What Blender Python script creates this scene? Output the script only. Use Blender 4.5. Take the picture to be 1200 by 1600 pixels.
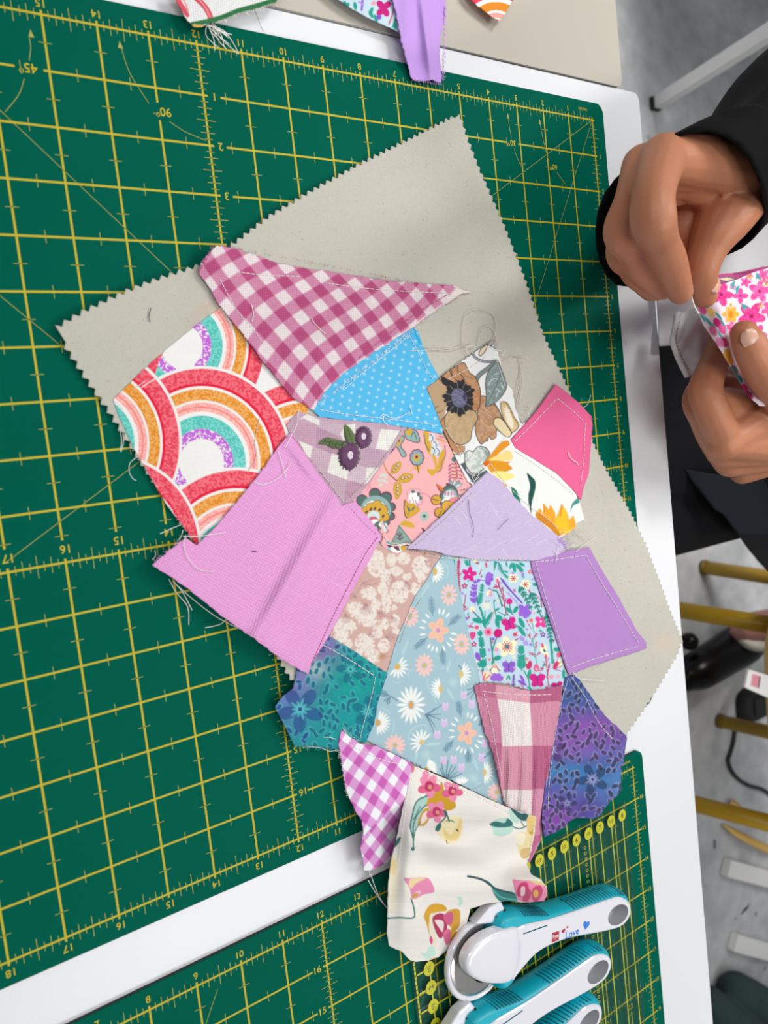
# Sewing table with a patchwork block on cutting mats, seen obliquely from above.
import bpy, bmesh, math, random
import numpy as np
from mathutils import Vector, Matrix

for o in list(bpy.data.objects): bpy.data.objects.remove(o, do_unlink=True)
random.seed(7); rng = np.random.default_rng(7)
SC = bpy.context.scene; COL = SC.collection
T = 0.74                       # height of the cutting surface above the floor
IN = 0.0254

# ---------------------------------------------------------------- camera
F_PX = 1251.654
RC = np.array([[0.81680801, -0.11207815, 0.56591799],
               [0.14442318, 0.98943711, -0.01249603],
               [-0.55853972, 0.09193853, 0.82436684]])
CP = np.array([-0.49208, -0.21220, T + 0.39966])
cam = bpy.data.cameras.new('camera'); camo = bpy.data.objects.new('camera', cam); COL.objects.link(camo)
cam.sensor_fit = 'VERTICAL'; cam.sensor_height = 36.0; cam.lens = F_PX * 36.0 / 1600.0
cam.clip_start = 0.02; cam.clip_end = 50
M3 = Matrix([list(r) for r in RC.T]); M4 = M3.to_4x4(); M4.translation = Vector(CP); camo.matrix_world = M4
cam.dof.use_dof = True; cam.dof.focus_distance = 0.52; cam.dof.aperture_fstop = 10.0
SC.camera = camo

# ---------------------------------------------------------------- world, lamps, exposure
w = bpy.data.worlds.new('room_light'); SC.world = w; w.use_nodes = True
w.node_tree.nodes['Background'].inputs[0].default_value = (0.93, 0.96, 1.0, 1)
w.node_tree.nodes['Background'].inputs[1].default_value = 0.22
def area(name, loc, aim, sx, sy, power, col=(1, 0.98, 0.95), spread=180):
    l = bpy.data.lights.new(name, 'AREA'); l.shape = 'RECTANGLE'; l.size = sx; l.size_y = sy; l.energy = power; l.color = col; l.spread = math.radians(spread)
    o = bpy.data.objects.new(name, l); COL.objects.link(o); o.location = loc
    o.rotation_euler = (Vector(aim) - Vector(loc)).to_track_quat('-Z', 'Y').to_euler(); return o
area('tube_and_fill_lamp', (1.05, 0.15, T + 1.70), (-0.1, -0.3, T), 0.30, 1.3, 17.5)
area('tube_and_fill_lamp', (0.35, -1.35, T + 1.75), (-0.1, -0.6, T), 1.3, 0.25, 15)
area('tube_and_fill_lamp', (-1.05, 0.1, T + 1.75), (-0.5, -0.3, T), 0.25, 1.3, 12)
area('tube_and_fill_lamp', (0.45, 1.20, T + 1.65), (1.38, 0.48, 0), 1.3, 0.30, 24, spread=85)  # added fill lamp, beam narrowed to brighten the floor past the table
SC.view_settings.view_transform = 'Standard'; SC.view_settings.look = 'None'
SC.view_settings.exposure = -0.01; SC.view_settings.gamma = 1.0; SC.view_settings.use_curve_mapping = False

# ---------------------------------------------------------------- geometry of the place from the lens
def U(px, py, z=0.0):
    """point of the place at height z above the cutting surface that the photograph shows at (px,py)"""
    px = np.asarray(px, float); py = np.asarray(py, float); z = np.asarray(z, float)
    q = np.stack(np.broadcast_arrays((px - 600) / F_PX, -(py - 800) / F_PX, -1.0 + 0 * px), -1)
    d = q @ RC
    t = (T + z - CP[2]) / d[..., 2]
    return CP + t[..., None] * d
def UV(px, py, z=0.0): return Vector(U(px, py, z).tolist())
def PX(p):
    q = (np.asarray(p, float) - CP) @ RC.T
    return 600 + F_PX * q[..., 0] / -q[..., 2], 800 - F_PX * q[..., 1] / -q[..., 2]

# ---------------------------------------------------------------- colours and materials
def lin(h):
    if isinstance(h, str):
        h = h.lstrip('#'); v = np.array([int(h[i:i + 2], 16) for i in (0, 2, 4)]) / 255.0
    else: v = np.array(h, float)
    return np.where(v <= 0.04045, v / 12.92, ((v + 0.055) / 1.055) ** 2.4)
def rgba(h): return (*lin(h).tolist(), 1.0)
MATS = {}
def pmat(name, col, rough=0.5, metal=0.0, noise=0.0, nscale=60, bump=0.0, bscale=300, spec=0.5, sheen=0.0, coat=0.0, sss=0.0, wave=False):
    if name in MATS: return MATS[name]
    m = bpy.data.materials.new(name); m.use_nodes = True; nt = m.node_tree; b = nt.nodes['Principled BSDF']
    b.inputs['Base Color'].default_value = rgba(col); b.inputs['Roughness'].default_value = rough; b.inputs['Metallic'].default_value = metal
    b.inputs['Specular IOR Level'].default_value = spec
    if sheen: b.inputs['Sheen Weight'].default_value = sheen
    if coat: b.inputs['Coat Weight'].default_value = coat; b.inputs['Coat Roughness'].default_value = 0.08
    if sss:
        b.inputs['Subsurface Weight'].default_value = sss; b.inputs['Subsurface Radius'].default_value = (0.006, 0.0025, 0.0015); b.inputs['Subsurface Scale'].default_value = 1.0
    tc = nt.nodes.new('ShaderNodeTexCoord')
    if noise:
        n = nt.nodes.new('ShaderNodeTexNoise'); n.inputs['Scale'].default_value = nscale; n.inputs['Detail'].default_value = 5
        nt.links.new(tc.outputs['Object'], n.inputs['Vector'])
        mx = nt.nodes.new('ShaderNodeMix'); mx.data_type = 'RGBA'
        c = lin(col); mx.inputs[6].default_value = (*np.clip(c * (1 - noise), 0, 1).tolist(), 1); mx.inputs[7].default_value = (*np.clip(c * (1 + noise), 0, 1).tolist(), 1)
        nt.links.new(n.outputs['Fac'], mx.inputs[0]); nt.links.new(mx.outputs[2], b.inputs['Base Color'])
    if bump:
        n2 = nt.nodes.new('ShaderNodeTexNoise'); n2.inputs['Scale'].default_value = bscale; n2.inputs['Detail'].default_value = 3
        nt.links.new(tc.outputs['Object'], n2.inputs['Vector'])
        bp = nt.nodes.new('ShaderNodeBump'); bp.inputs['Strength'].default_value = bump; bp.inputs['Distance'].default_value = 0.001
        nt.links.new(n2.outputs['Fac'], bp.inputs['Height']); nt.links.new(bp.outputs[0], b.inputs['Normal'])
    MATS[name] = m; return m
def cloth_mat(name, weave=900, angle=0.6, amount=0.10, bump=0.25, rough=0.85, sheen=0.15, spec=0.2):
    """printed cloth: colour from the print stored on the mesh, thread grain and relief from crossed waves"""
    if name in MATS: return MATS[name]
    m = bpy.data.materials.new(name); m.use_nodes = True; nt = m.node_tree; b = nt.nodes['Principled BSDF']; L = nt.links.new
    b.inputs['Roughness'].default_value = rough; b.inputs['Sheen Weight'].default_value = sheen; b.inputs['Specular IOR Level'].default_value = spec
    at = nt.nodes.new('ShaderNodeAttribute'); at.attribute_name = 'print'
    tc = nt.nodes.new('ShaderNodeTexCoord'); mp = nt.nodes.new('ShaderNodeMapping'); mp.inputs['Rotation'].default_value = (0, 0, angle)
    L(tc.outputs['Object'], mp.inputs['Vector'])
    ws = []
    for ax, sc in (('X', weave), ('Y', weave * 0.9)):
        wv = nt.nodes.new('ShaderNodeTexWave'); wv.wave_type = 'BANDS'; wv.bands_direction = ax; wv.inputs['Scale'].default_value = sc * 0.314
        wv.inputs['Distortion'].default_value = 2.5; wv.inputs['Detail'].default_value = 1.5; wv.inputs['Detail Scale'].default_value = 1.2
        L(mp.outputs[0], wv.inputs['Vector']); ws.append(wv)
    ad = nt.nodes.new('ShaderNodeMath'); ad.operation = 'ADD'; L(ws[0].outputs['Fac'], ad.inputs[0]); L(ws[1].outputs['Fac'], ad.inputs[1])
    mr = nt.nodes.new('ShaderNodeMapRange'); mr.inputs[1].default_value = 0; mr.inputs[2].default_value = 2; mr.inputs[3].default_value = 1 - amount; mr.inputs[4].default_value = 1 + amount * 0.6
    L(ad.outputs[0], mr.inputs[0])
    vm = nt.nodes.new('ShaderNodeVectorMath'); vm.operation = 'SCALE'; L(at.outputs['Color'], vm.inputs[0]); L(mr.outputs[0], vm.inputs['Scale'])
    L(vm.outputs[0], b.inputs['Base Color'])
    bp = nt.nodes.new('ShaderNodeBump'); bp.inputs['Strength'].default_value = bump; bp.inputs['Distance'].default_value = 0.0004
    L(ad.outputs[0], bp.inputs['Height']); L(bp.outputs[0], b.inputs['Normal'])
    MATS[name] = m; return m

# ---------------------------------------------------------------- object helpers
def tag(o, label=None, cat=None, group=None, kind=None):
    if label: o['label'] = label
    if cat: o['category'] = cat
    if group: o['group'] = group
    if kind: o['kind'] = kind
    return o
def empty(name, loc=(0, 0, 0), rz=0.0):
    o = bpy.data.objects.new(name, None); COL.objects.link(o); o.location = loc; o.rotation_euler = (0, 0, rz); o.empty_display_size = 0.02; return o
def put(name, me, mat, parent=None, world=True):
    o = bpy.data.objects.new(name, me); COL.objects.link(o)
    if mat: me.materials.append(mat) if not isinstance(mat, (list, tuple)) else [me.materials.append(x) for x in mat]
    if parent is not None:
        o.parent = parent
        if world: o.matrix_parent_inverse = parent_matrix(parent).inverted()
    return o
def parent_matrix(o):
    m = Matrix.LocRotScale(o.location, o.rotation_euler, o.scale)
    if o.parent is not None: m = parent_matrix(o.parent) @ o.matrix_parent_inverse @ m
    return m
def fast_mesh(name, V, Fc, smooth=True):
    me = bpy.data.meshes.new(name); V = np.asarray(V, np.float32)
    if isinstance(Fc, np.ndarray):
        n, k = Fc.shape
        me.vertices.add(len(V)); me.vertices.foreach_set('co', V.ravel())
        me.loops.add(n * k); me.loops.foreach_set('vertex_index', Fc.astype(np.int32).ravel())
        me.polygons.add(n); me.polygons.foreach_set('loop_start', np.arange(0, n * k, k, dtype=np.int32))
        me.update(calc_edges=True)
    else: me.from_pydata(V.tolist(), [], Fc)
    me.polygons.foreach_set('use_smooth', [smooth] * len(me.polygons)); me.update(); return me
class MB:
    """collects quads / tubes / boxes for one mesh"""
    def __init__(s): s.v = []; s.f = []
    def add(s, V, Fc):
        n = len(s.v); s.v.extend([tuple(map(float, p)) for p in V]); s.f.extend([tuple(i + n for i in f) for f in Fc])
    def box(s, c, size, rz=0.0):
        x, y, z = [k / 2 for k in size]; ca, sa = math.cos(rz), math.sin(rz)
        P = [(sx * x, sy * y, sz * z) for sz in (-1, 1) for sy in (-1, 1) for sx in (-1, 1)]
        s.add([(c[0] + ca * p[0] - sa * p[1], c[1] + sa * p[0] + ca * p[1], c[2] + p[2]) for p in P],
              [(0, 2, 3, 1), (4, 5, 7, 6), (0, 1, 5, 4), (2, 6, 7, 3), (0, 4, 6, 2), (1, 3, 7, 5)])
    def tube(s, pts, r, n=6, cap=True):
        pts = [Vector(p) for p in pts]; m = len(pts)
        rs = r if isinstance(r, (list, tuple, np.ndarray)) else [r] * m
        V = []; up = Vector((0, 0, 1)); prev = None
        for i in range(m):
            t = (pts[min(i + 1, m - 1)] - pts[max(i - 1, 0)]).normalized()
            if prev is None:
                a = t.orthogonal().normalized() if abs(t.dot(up)) > 0.95 else t.cross(up).normalized()
            else:
                a = prev - t * prev.dot(t); a = a.normalized() if a.length > 1e-8 else t.orthogonal().normalized()
            prev = a; b = t.cross(a)
            for k in range(n):
                th = 2 * math.pi * k / n; V.append(pts[i] + (a * math.cos(th) + b * math.sin(th)) * rs[i])
        Fc = [(i * n + k, i * n + (k + 1) % n, (i + 1) * n + (k + 1) % n, (i + 1) * n + k) for i in range(m - 1) for k in range(n)]
        if cap: Fc += [tuple(range(n - 1, -1, -1)), tuple((m - 1) * n + k for k in range(n))]
        s.add(V, Fc)
    def ribbon(s, a, b, wd, z):
        a = np.array(a, float); b = np.array(b, float); d = b - a; d /= max(np.linalg.norm(d), 1e-9); n = np.array([-d[1], d[0]]) * wd / 2
        s.add([(*(a + n), z), (*(a - n), z), (*(b - n), z), (*(b + n), z)], [(0, 1, 2, 3)])
    def prism(s, poly, z0, z1):
        n = len(poly); V = [(p[0], p[1], z0) for p in poly] + [(p[0], p[1], z1) for p in poly]
        s.add(V, [tuple(range(n - 1, -1, -1)), tuple(range(n, 2 * n))] + [(i, (i + 1) % n, n + (i + 1) % n, n + i) for i in range(n)])
    def build(s, name, mat, parent=None, smooth=False, world=True):
        me = bpy.data.meshes.new(name); me.from_pydata(s.v, [], s.f)
        if smooth: me.polygons.foreach_set('use_smooth', [True] * len(me.polygons))
        me.update(); return put(name, me, mat, parent, world)
def bevel(o, wd=0.002, seg=2, ang=0.6):
    m = o.modifiers.new('soft_edges', 'BEVEL'); m.width = wd; m.segments = seg; m.limit_method = 'ANGLE'; m.angle_limit = ang; return o
def cr(pts, n=8, closed=False):
    """Catmull-Rom through the points"""
    P = np.asarray(pts, float); m = len(P)
    if m < 3 and not closed:
        t = np.linspace(0, 1, n + 1)[:, None]; return P[0] * (1 - t) + P[1] * t
    out = []
    for i in range(m if closed else m - 1):
        p0, p1, p2, p3 = (P[(i + k) % m] for k in (-1, 0, 1, 2)) if closed else (P[max(i - 1, 0)], P[i], P[i + 1], P[min(i + 2, m - 1)])
        for t in np.arange(n) / n:
            out.append(0.5 * ((2 * p1) + (-p0 + p2) * t + (2 * p0 - 5 * p1 + 4 * p2 - p3) * t * t + (-p0 + 3 * p1 - 3 * p2 + p3) * t ** 3))
    if not closed: out.append(P[-1])
    return np.array(out)
def zoomed(ox, oy, s):
    """points read off an enlarged part of the photograph -> photograph pixels"""
    return lambda pts: [(ox + x / s, oy + y / s) for x, y in pts]

# ---------------------------------------------------------------- noise for prints and folds
def _hash(i, j, seed):
    h = (i.astype(np.int64) * 374761393 + j.astype(np.int64) * 668265263 + seed * 982451653) & 0x7fffffff
    h = ((h ^ (h >> 13)) * 1274126177) & 0x7fffffff
    return ((h ^ (h >> 16)) & 0xffff) / 65535.0
def vnoise(x, y, seed=0):
    i = np.floor(x).astype(np.int64); j = np.floor(y).astype(np.int64); fx = x - i; fy = y - j
    fx = fx * fx * (3 - 2 * fx); fy = fy * fy * (3 - 2 * fy)
    a = _hash(i, j, seed); b = _hash(i + 1, j, seed); c = _hash(i, j + 1, seed); d = _hash(i + 1, j + 1, seed)
    return (a * (1 - fx) + b * fx) * (1 - fy) + (c * (1 - fx) + d * fx) * fy
def fbm(x, y, seed=0, o=3):
    s = 0; a = 0.5; t = 0
    for k in range(o): s = s + a * vnoise(x * 2 ** k, y * 2 ** k, seed + k * 17); t += a; a *= 0.5
    return s / t

# ---------------------------------------------------------------- printing inks on cloth
def seg_dist(x, y, P, closed):
    d = np.full(x.shape, 1e9); m = len(P)
    for i in range(m if closed else m - 1):
        ax, ay = P[i]; bx, by = P[(i + 1) % m]; dx, dy = bx - ax, by - ay; L = dx * dx + dy * dy + 1e-12
        t = np.clip(((x - ax) * dx + (y - ay) * dy) / L, 0, 1)
        d = np.minimum(d, (x - ax - t * dx) ** 2 + (y - ay - t * dy) ** 2)
    return np.sqrt(d)
def inside(x, y, P):
    c = np.zeros(x.shape, bool); m = len(P)
    for i in range(m):
        ax, ay = P[i]; bx, by = P[(i + 1) % m]
        if ay == by: continue
        k = ((ay > y) != (by > y)) & (x < (bx - ax) * (y - ay) / (by - ay) + ax); c ^= k
    return c
class Ink:
    """the print of one piece of cloth: shapes laid on the mesh vertices (pixel frame of the enlarged view)"""
    def __init__(s, x, y, base):
        s.x = x; s.y = y; s.c = np.tile(lin(base), (len(x), 1)); s.ox = s.oy = 0.0; s.s = 1.0
    def view(s, ox, oy, sc): s.ox, s.oy, s.s = ox, oy, sc; return s
    def t(s, pts): return [(s.ox + a / s.s, s.oy + b / s.s) for a, b in pts]
    def sel(s, x0, y0, x1, y1, m=2): return np.nonzero((s.x > x0 - m) & (s.x < x1 + m) & (s.y > y0 - m) & (s.y < y1 + m))[0]
    def lay(s, i, a, col, col2=None, nz=None):
        c = lin(col)
        if col2 is not None:
            n = fbm(s.x[i] / nz, s.y[i] / nz, 5, 2); k = np.clip((n - 0.42) * 7, 0, 1)[:, None]; c = c * (1 - k) + lin(col2) * k
        a = np.asarray(a)[:, None]; s.c[i] = s.c[i] * (1 - a) + c * a
    def poly(s, pts, col, smooth=False, soft=0.5, raw=False, col2=None, nz=3, a=1.0):
        P = s.t(pts) if not raw else pts
        if smooth: P = [tuple(q) for q in cr(P, 5, True)]
        X = [p[0] for p in P]; Y = [p[1] for p in P]; i = s.sel(min(X), min(Y), max(X), max(Y))
        if not len(i): return
        x, y = s.x[i], s.y[i]; d = seg_dist(x, y, P, True); ins = inside(x, y, P); sd = np.where(ins, -d, d)
        s.lay(i, np.clip(0.5 - sd / (2 * soft), 0, 1) * a, col, col2, nz)
    def line(s, pts, wd, col, smooth=True, taper=0, soft=0.45, a=1.0):
        P = s.t(pts); wd = wd / s.s / 2
        if smooth and len(P) > 2: P = [tuple(q) for q in cr(P, 5)]
        X = [p[0] for p in P]; Y = [p[1] for p in P]; i = s.sel(min(X), min(Y), max(X), max(Y), wd + 2)
        if not len(i): return
        x, y = s.x[i], s.y[i]
        if taper:
            best = np.full(x.shape, 1e9); m = len(P)
            for k in range(m - 1):
                ax, ay = P[k]; bx, by = P[k + 1]; dx, dy = bx - ax, by - ay; L = dx * dx + dy * dy + 1e-12
                t = np.clip(((x - ax) * dx + (y - ay) * dy) / L, 0, 1); d = np.hypot(x - ax - t * dx, y - ay - t * dy)
                g = (k + t) / (m - 1); wk = wd * ((1 - taper * g) if taper < 2 else np.sin(np.pi * np.clip(g * 0.9 + 0.08, 0, 1)))
                best = np.minimum(best, d - wk)
            sd = best
        else: sd = seg_dist(x, y, P, False) - wd
        s.lay(i, np.clip(0.5 - sd / (2 * soft), 0, 1) * a, col)
    def ell(s, cx, cy, rx, ry, ang, col, soft=0.5, col2=None, nz=3, a=1.0, inner=None):
        (cx, cy), = s.t([(cx, cy)]); rx /= s.s; ry /= s.s; R = max(rx, ry); i = s.sel(cx - R, cy - R, cx + R, cy + R)
        if not len(i): return
        ca, sa = math.cos(math.radians(ang)), math.sin(math.radians(ang)); dx = s.x[i] - cx; dy = s.y[i] - cy
        u = (ca * dx + sa * dy) / rx; v = (-sa * dx + ca * dy) / ry; r = np.hypot(u, v); sd = (r - 1) * min(rx, ry)
        al = np.clip(0.5 - sd / (2 * soft), 0, 1)
        if inner is not None: al = al * np.clip(0.5 + (r - inner) * min(rx, ry) / (2 * soft), 0, 1)
        s.lay(i, al * a, col, col2, nz)
    def petal(s, bx, by, ang, L, wd, col, **k):
        """one petal from its base (bx,by) outwards at ang degrees"""
        a = math.radians(ang); s.ell(bx + math.cos(a) * L / 2, by + math.sin(a) * L / 2, L / 2, wd / 2, ang, col, **k)
    def flower(s, cx, cy, n, r0, r1, wd, col, centre=None, rc=6, sx=1.0, sy=1.0, a0=0, a1=360, off=0, **k):
        for j in range(n):
            th = math.radians(a0 + off + (a1 - a0) * j / n)
            x0, y0 = cx + math.cos(th) * r0 * sx, cy + math.sin(th) * r0 * sy; x1, y1 = cx + math.cos(th) * r1 * sx, cy + math.sin(th) * r1 * sy
            L = math.hypot(x1 - x0, y1 - y0); s.petal(x0, y0, math.degrees(math.atan2(y1 - y0, x1 - x0)), L, wd, col, **k)
        if centre: s.ell(cx, cy, rc * sx, rc * sy, 0, centre)
    def mottle(s, amt, sc, seed=3):
        s.c *= (1 + amt * (fbm(s.x / sc, s.y / sc, seed, 3) - 0.5) * 2)[:, None]

# ---------------------------------------------------------------- pieces of cloth
def jag(pts, step=5.0, amp=0.5, seed=1):
    """outline with the slight unevenness of a cut edge"""
    r = np.random.default_rng(seed); out = []
    P = np.asarray(pts, float); m = len(P)
    for i in range(m):
        a, b = P[i], P[(i + 1) % m]; L = np.linalg.norm(b - a); k = max(1, int(L / step)); nrm = np.array([-(b - a)[1], (b - a)[0]]) / max(L, 1e-6)
        for j in range(k): out.append(a + (b - a) * j / k + (nrm * r.normal(0, amp) if j else 0))
    return [tuple(p) for p in out]
def cloth(name, outline, zf, mat, parent, step=2.0, paint=None, base='#ffffff', thick=0.0005, label=None):
    P = [tuple(map(float, p)) for p in outline]; A = np.array(P)
    x0, y0 = A.min(0) - step; x1, y1 = A.max(0) + step
    xs = np.arange(x0, x1 + step, step); ys = np.arange(y0, y1 + step, step); nx, ny = len(xs), len(ys)
    CX, CY = np.meshgrid(xs[:-1] + step / 2, ys[:-1] + step / 2); used = inside(CX.ravel(), CY.ravel(), P).reshape(CX.shape)
    GX, GY = np.meshgrid(xs, ys); pad = np.zeros((ny + 1, nx + 1), int); pad[1:-1, 1:-1] = used
    cnt = pad[:-1, :-1] + pad[1:, :-1] + pad[:-1, 1:] + pad[1:, 1:]
    vid = -np.ones((ny, nx), int); vm = cnt > 0; vid[vm] = np.arange(vm.sum())
    X = GX[vm].copy(); Y = GY[vm].copy(); bd = np.nonzero(cnt[vm] < 4)[0]
    bx, by = X[bd], Y[bd]; best = np.full(len(bd), 1e9); qx = bx.copy(); qy = by.copy(); m = len(P)
    for i in range(m):
        ax, ay = P[i]; ex, ey = P[(i + 1) % m]; dx, dy = ex - ax, ey - ay; L = dx * dx + dy * dy + 1e-12
        t = np.clip(((bx - ax) * dx + (by - ay) * dy) / L, 0, 1); px = ax + t * dx; py = ay + t * dy; d = (bx - px) ** 2 + (by - py) ** 2
        k = d < best; best[k] = d[k]; qx[k] = px[k]; qy[k] = py[k]
    ok = best < (1.6 * step) ** 2; X[bd[ok]] = qx[ok]; Y[bd[ok]] = qy[ok]
    j, i = np.nonzero(used); Q = np.stack([vid[j, i], vid[j + 1, i], vid[j + 1, i + 1], vid[j, i + 1]], 1)
    V = U(X, Y, zf(X, Y))
    # turned-down raw edge
    E = np.concatenate([Q[:, [0, 1]], Q[:, [1, 2]], Q[:, [2, 3]], Q[:, [3, 0]]]); key = np.sort(E, 1); kk = key[:, 0] * (len(V) + 1) + key[:, 1]
    un, ix, ct = np.unique(kk, return_index=True, return_counts=True); be = E[ix[ct == 1]]; bv = np.unique(be); mp = -np.ones(len(V), int); mp[bv] = np.arange(len(bv)) + len(V)
    V2 = V[bv].copy(); V2[:, 2] -= thick; Q2 = np.stack([be[:, 1], be[:, 0], mp[be[:, 0]], mp[be[:, 1]]], 1)
    me = fast_mesh(name, np.concatenate([V, V2]), np.concatenate([Q, Q2]))
    ink = Ink(X, Y, base)
    if paint: paint(ink)
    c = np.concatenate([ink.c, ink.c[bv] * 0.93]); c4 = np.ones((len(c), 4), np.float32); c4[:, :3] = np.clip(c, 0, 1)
    at = me.color_attributes.new('print', 'FLOAT_COLOR', 'POINT'); at.data.foreach_set('color', c4.ravel())
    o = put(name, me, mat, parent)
    if label: o['label'] = label
    return o
def gauss(x, y, cx, cy, sx, sy, ang, amp):
    a = math.radians(ang); dx, dy = x - cx, y - cy; u = (math.cos(a) * dx + math.sin(a) * dy) / sx; v = (-math.sin(a) * dx + math.cos(a) * dy) / sy
    return amp * np.exp(-0.5 * (u * u + v * v))
THREAD = None
def stitches(parent, pts, zf, dash=6.0, gap=1.8, wd=0.00035, col='thread_white', name='stitching'):
    """running seam of short raised stitches"""
    P = np.array(cr(pts, 12) if len(pts) > 2 else pts, float); d = np.r_[0, np.cumsum(np.hypot(*np.diff(P, axis=0).T))]; mb = MB(); s = 0.0
    while s + dash < d[-1]:
        q = [(np.interp(k, d, P[:, 0]), np.interp(k, d, P[:, 1])) for k in (s, s + dash / 2, s + dash)]
        W = [U(a, b, zf(np.array([a]), np.array([b]))[0] + h) for (a, b), h in zip(q, (0.0001, 0.0005, 0.0001))]
        mb.tube(W, wd * 0.7, 4); s += dash + gap
    return mb.build(name, MATS[col], parent)
def threads(parent, curves, zf, r=0.00016, col='thread_white', lift=0.0008, name='loose_thread'):
    for c in curves:
        P = cr(c, 8); z = zf(P[:, 0], P[:, 1]) + lift * (0.6 + 0.8 * np.abs(np.sin(np.arange(len(P)) * 0.35)))
        mb = MB(); mb.tube(U(P[:, 0], P[:, 1], z), r, 5); mb.build(name, MATS[col], parent)
def fray(parent, a, b, zf, n, L, ang, col, spread=25, r=0.0001, name='frayed_edge', seed=0):
    """short loose warp ends along an edge from a to b"""
    rr = np.random.default_rng(seed); mb = MB()
    for k in range(n):
        t = rr.random(); p = np.array(a) * (1 - t) + np.array(b) * t; th = math.radians(ang + rr.normal(0, spread)); l = L * rr.uniform(0.35, 1.15)
        q = p + np.array([math.cos(th), math.sin(th)]) * l * 0.5 + rr.normal(0, L * 0.06, 2); e = p + np.array([math.cos(th + rr.normal(0, .3)), math.sin(th)]) * l
        S = np.array([p, q, e]); mb.tube(U(S[:, 0], S[:, 1], zf(S[:, 0], S[:, 1]) + np.array([0, 0.0006, 0.0002])), r, 3, cap=False)
    o = mb.build(name, MATS[col], parent); o['kind'] = 'stuff'; return o
pmat('thread_white', '#f3f1ee', 0.8); pmat('thread_pale', '#d9d2c4', 0.9); pmat('thread_pink', '#e7b6de', 0.9); pmat('thread_lilac', '#c9a5e6', 0.9)
pmat('thread_dark', '#5a4560', 0.9); pmat('thread_rose', '#c86a98', 0.9); pmat('thread_teal', '#37a9b8', 0.9)
# ================================================================ the room: floor
def floor_material():
    m = bpy.data.materials.new('concrete_floor'); m.use_nodes = True; nt = m.node_tree; b = nt.nodes['Principled BSDF']; L = nt.links.new
    tc = nt.nodes.new('ShaderNodeTexCoord'); b.inputs['Roughness'].default_value = 0.55
    n1 = nt.nodes.new('ShaderNodeTexNoise'); n1.inputs['Scale'].default_value = 3.5; n1.inputs['Detail'].default_value = 8; n1.inputs['Roughness'].default_value = 0.65
    n2 = nt.nodes.new('ShaderNodeTexNoise'); n2.inputs['Scale'].default_value = 22; n2.inputs['Detail'].default_value = 4
    n3 = nt.nodes.new('ShaderNodeTexVoronoi'); n3.inputs['Scale'].default_value = 9; n3.inputs['Randomness'].default_value = 1
    for n in (n1, n2, n3): L(tc.outputs['Object'], n.inputs['Vector'])
    r1 = nt.nodes.new('ShaderNodeValToRGB'); r1.color_ramp.elements[0].position = 0.3; r1.color_ramp.elements[0].color = rgba('#9b9ea1'); r1.color_ramp.elements[1].position = 0.72; r1.color_ramp.elements[1].color = rgba('#c8c9cb')
    L(n1.outputs['Fac'], r1.inputs[0])
    r3 = nt.nodes.new('ShaderNodeValToRGB'); r3.color_ramp.elements[0].position = 0.02; r3.color_ramp.elements[0].color = rgba('#5a5856'); r3.color_ramp.elements[1].position = 0.075; r3.color_ramp.elements[1].color = (1, 1, 1, 1)
    L(n3.outputs['Distance'], r3.inputs[0])
    mx = nt.nodes.new('ShaderNodeMix'); mx.data_type = 'RGBA'; mx.blend_type = 'MULTIPLY'; mx.inputs[0].default_value = 0.8
    L(r1.outputs[0], mx.inputs[6]); L(r3.outputs[0], mx.inputs[7])
    m2 = nt.nodes.new('ShaderNodeMix'); m2.data_type = 'RGBA'; m2.blend_type = 'OVERLAY'; m2.inputs[0].default_value = 0.35
    L(mx.outputs[2], m2.inputs[6]); L(n2.outputs['Fac'], m2.inputs[7]); L(m2.outputs[2], b.inputs['Base Color'])
    return m
mb = MB(); mb.add([(-3, -3.5, 0), (4, -3.5, 0), (4, 3.5, 0), (-3, 3.5, 0)], [(0, 1, 2, 3)])
fl = mb.build('floor', floor_material()); tag(fl, 'worn pale grey concrete floor', kind='structure')

# ================================================================ tables
pmat('table_white', '#e6e8ec', 0.35, noise=0.012, nscale=8, bump=0.05, bscale=900); pmat('table_cream', '#bcb5a9', 0.4, noise=0.02, nscale=6)
pmat('table_edge', '#c8cac8', 0.5); pmat('white_paint', '#dcdcda', 0.45, noise=0.03, nscale=20); pmat('rubber_black', '#17171a', 0.7)
def table(label, x0, x1, y0, y1, ztop, mat, legs, thick=0.022, rad=0.006, group=None):
    r = empty('work_table', ((x0 + x1) / 2, (y0 + y1) / 2, 0)); tag(r, label, 'table', group)
    mb = MB(); pts = []
    for cx, cy, a0 in ((x1 - rad, y1 - rad, 0), (x0 + rad, y1 - rad, 90), (x0 + rad, y0 + rad, 180), (x1 - rad, y0 + rad, 270)):
        pts += [(cx + rad * math.cos(math.radians(a0 + k * 22.5)), cy + rad * math.sin(math.radians(a0 + k * 22.5))) for k in range(5)]
    mb.prism(pts, ztop - thick, ztop - 0.0012); t = mb.build('table_edge', MATS['table_edge'], r)
    mb = MB(); mb.prism(pts, ztop - 0.0012, ztop); mb.build('tabletop', mat, r)
    for (lx, ly, tx, ty) in legs:
        mb = MB(); d = 0.0125
        V = [(lx + sx * d, ly + sy * d, 0.012) for sx, sy in ((-1, -1), (1, -1), (1, 1), (-1, 1))] + [(tx + sx * d, ty + sy * d, ztop - thick) for sx, sy in ((-1, -1), (1, -1), (1, 1), (-1, 1))]
        mb.add(V, [(3, 2, 1, 0), (4, 5, 6, 7), (0, 1, 5, 4), (1, 2, 6, 5), (2, 3, 7, 6), (3, 0, 4, 7)]); lg = mb.build('leg', MATS['white_paint'], r)
        mb = MB(); mb.box((lx, ly, 0.006), (0.027, 0.027, 0.012)); mb.build('rubber_foot', MATS['rubber_black'], lg)
    return r
TZ = T - 0.003
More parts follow.
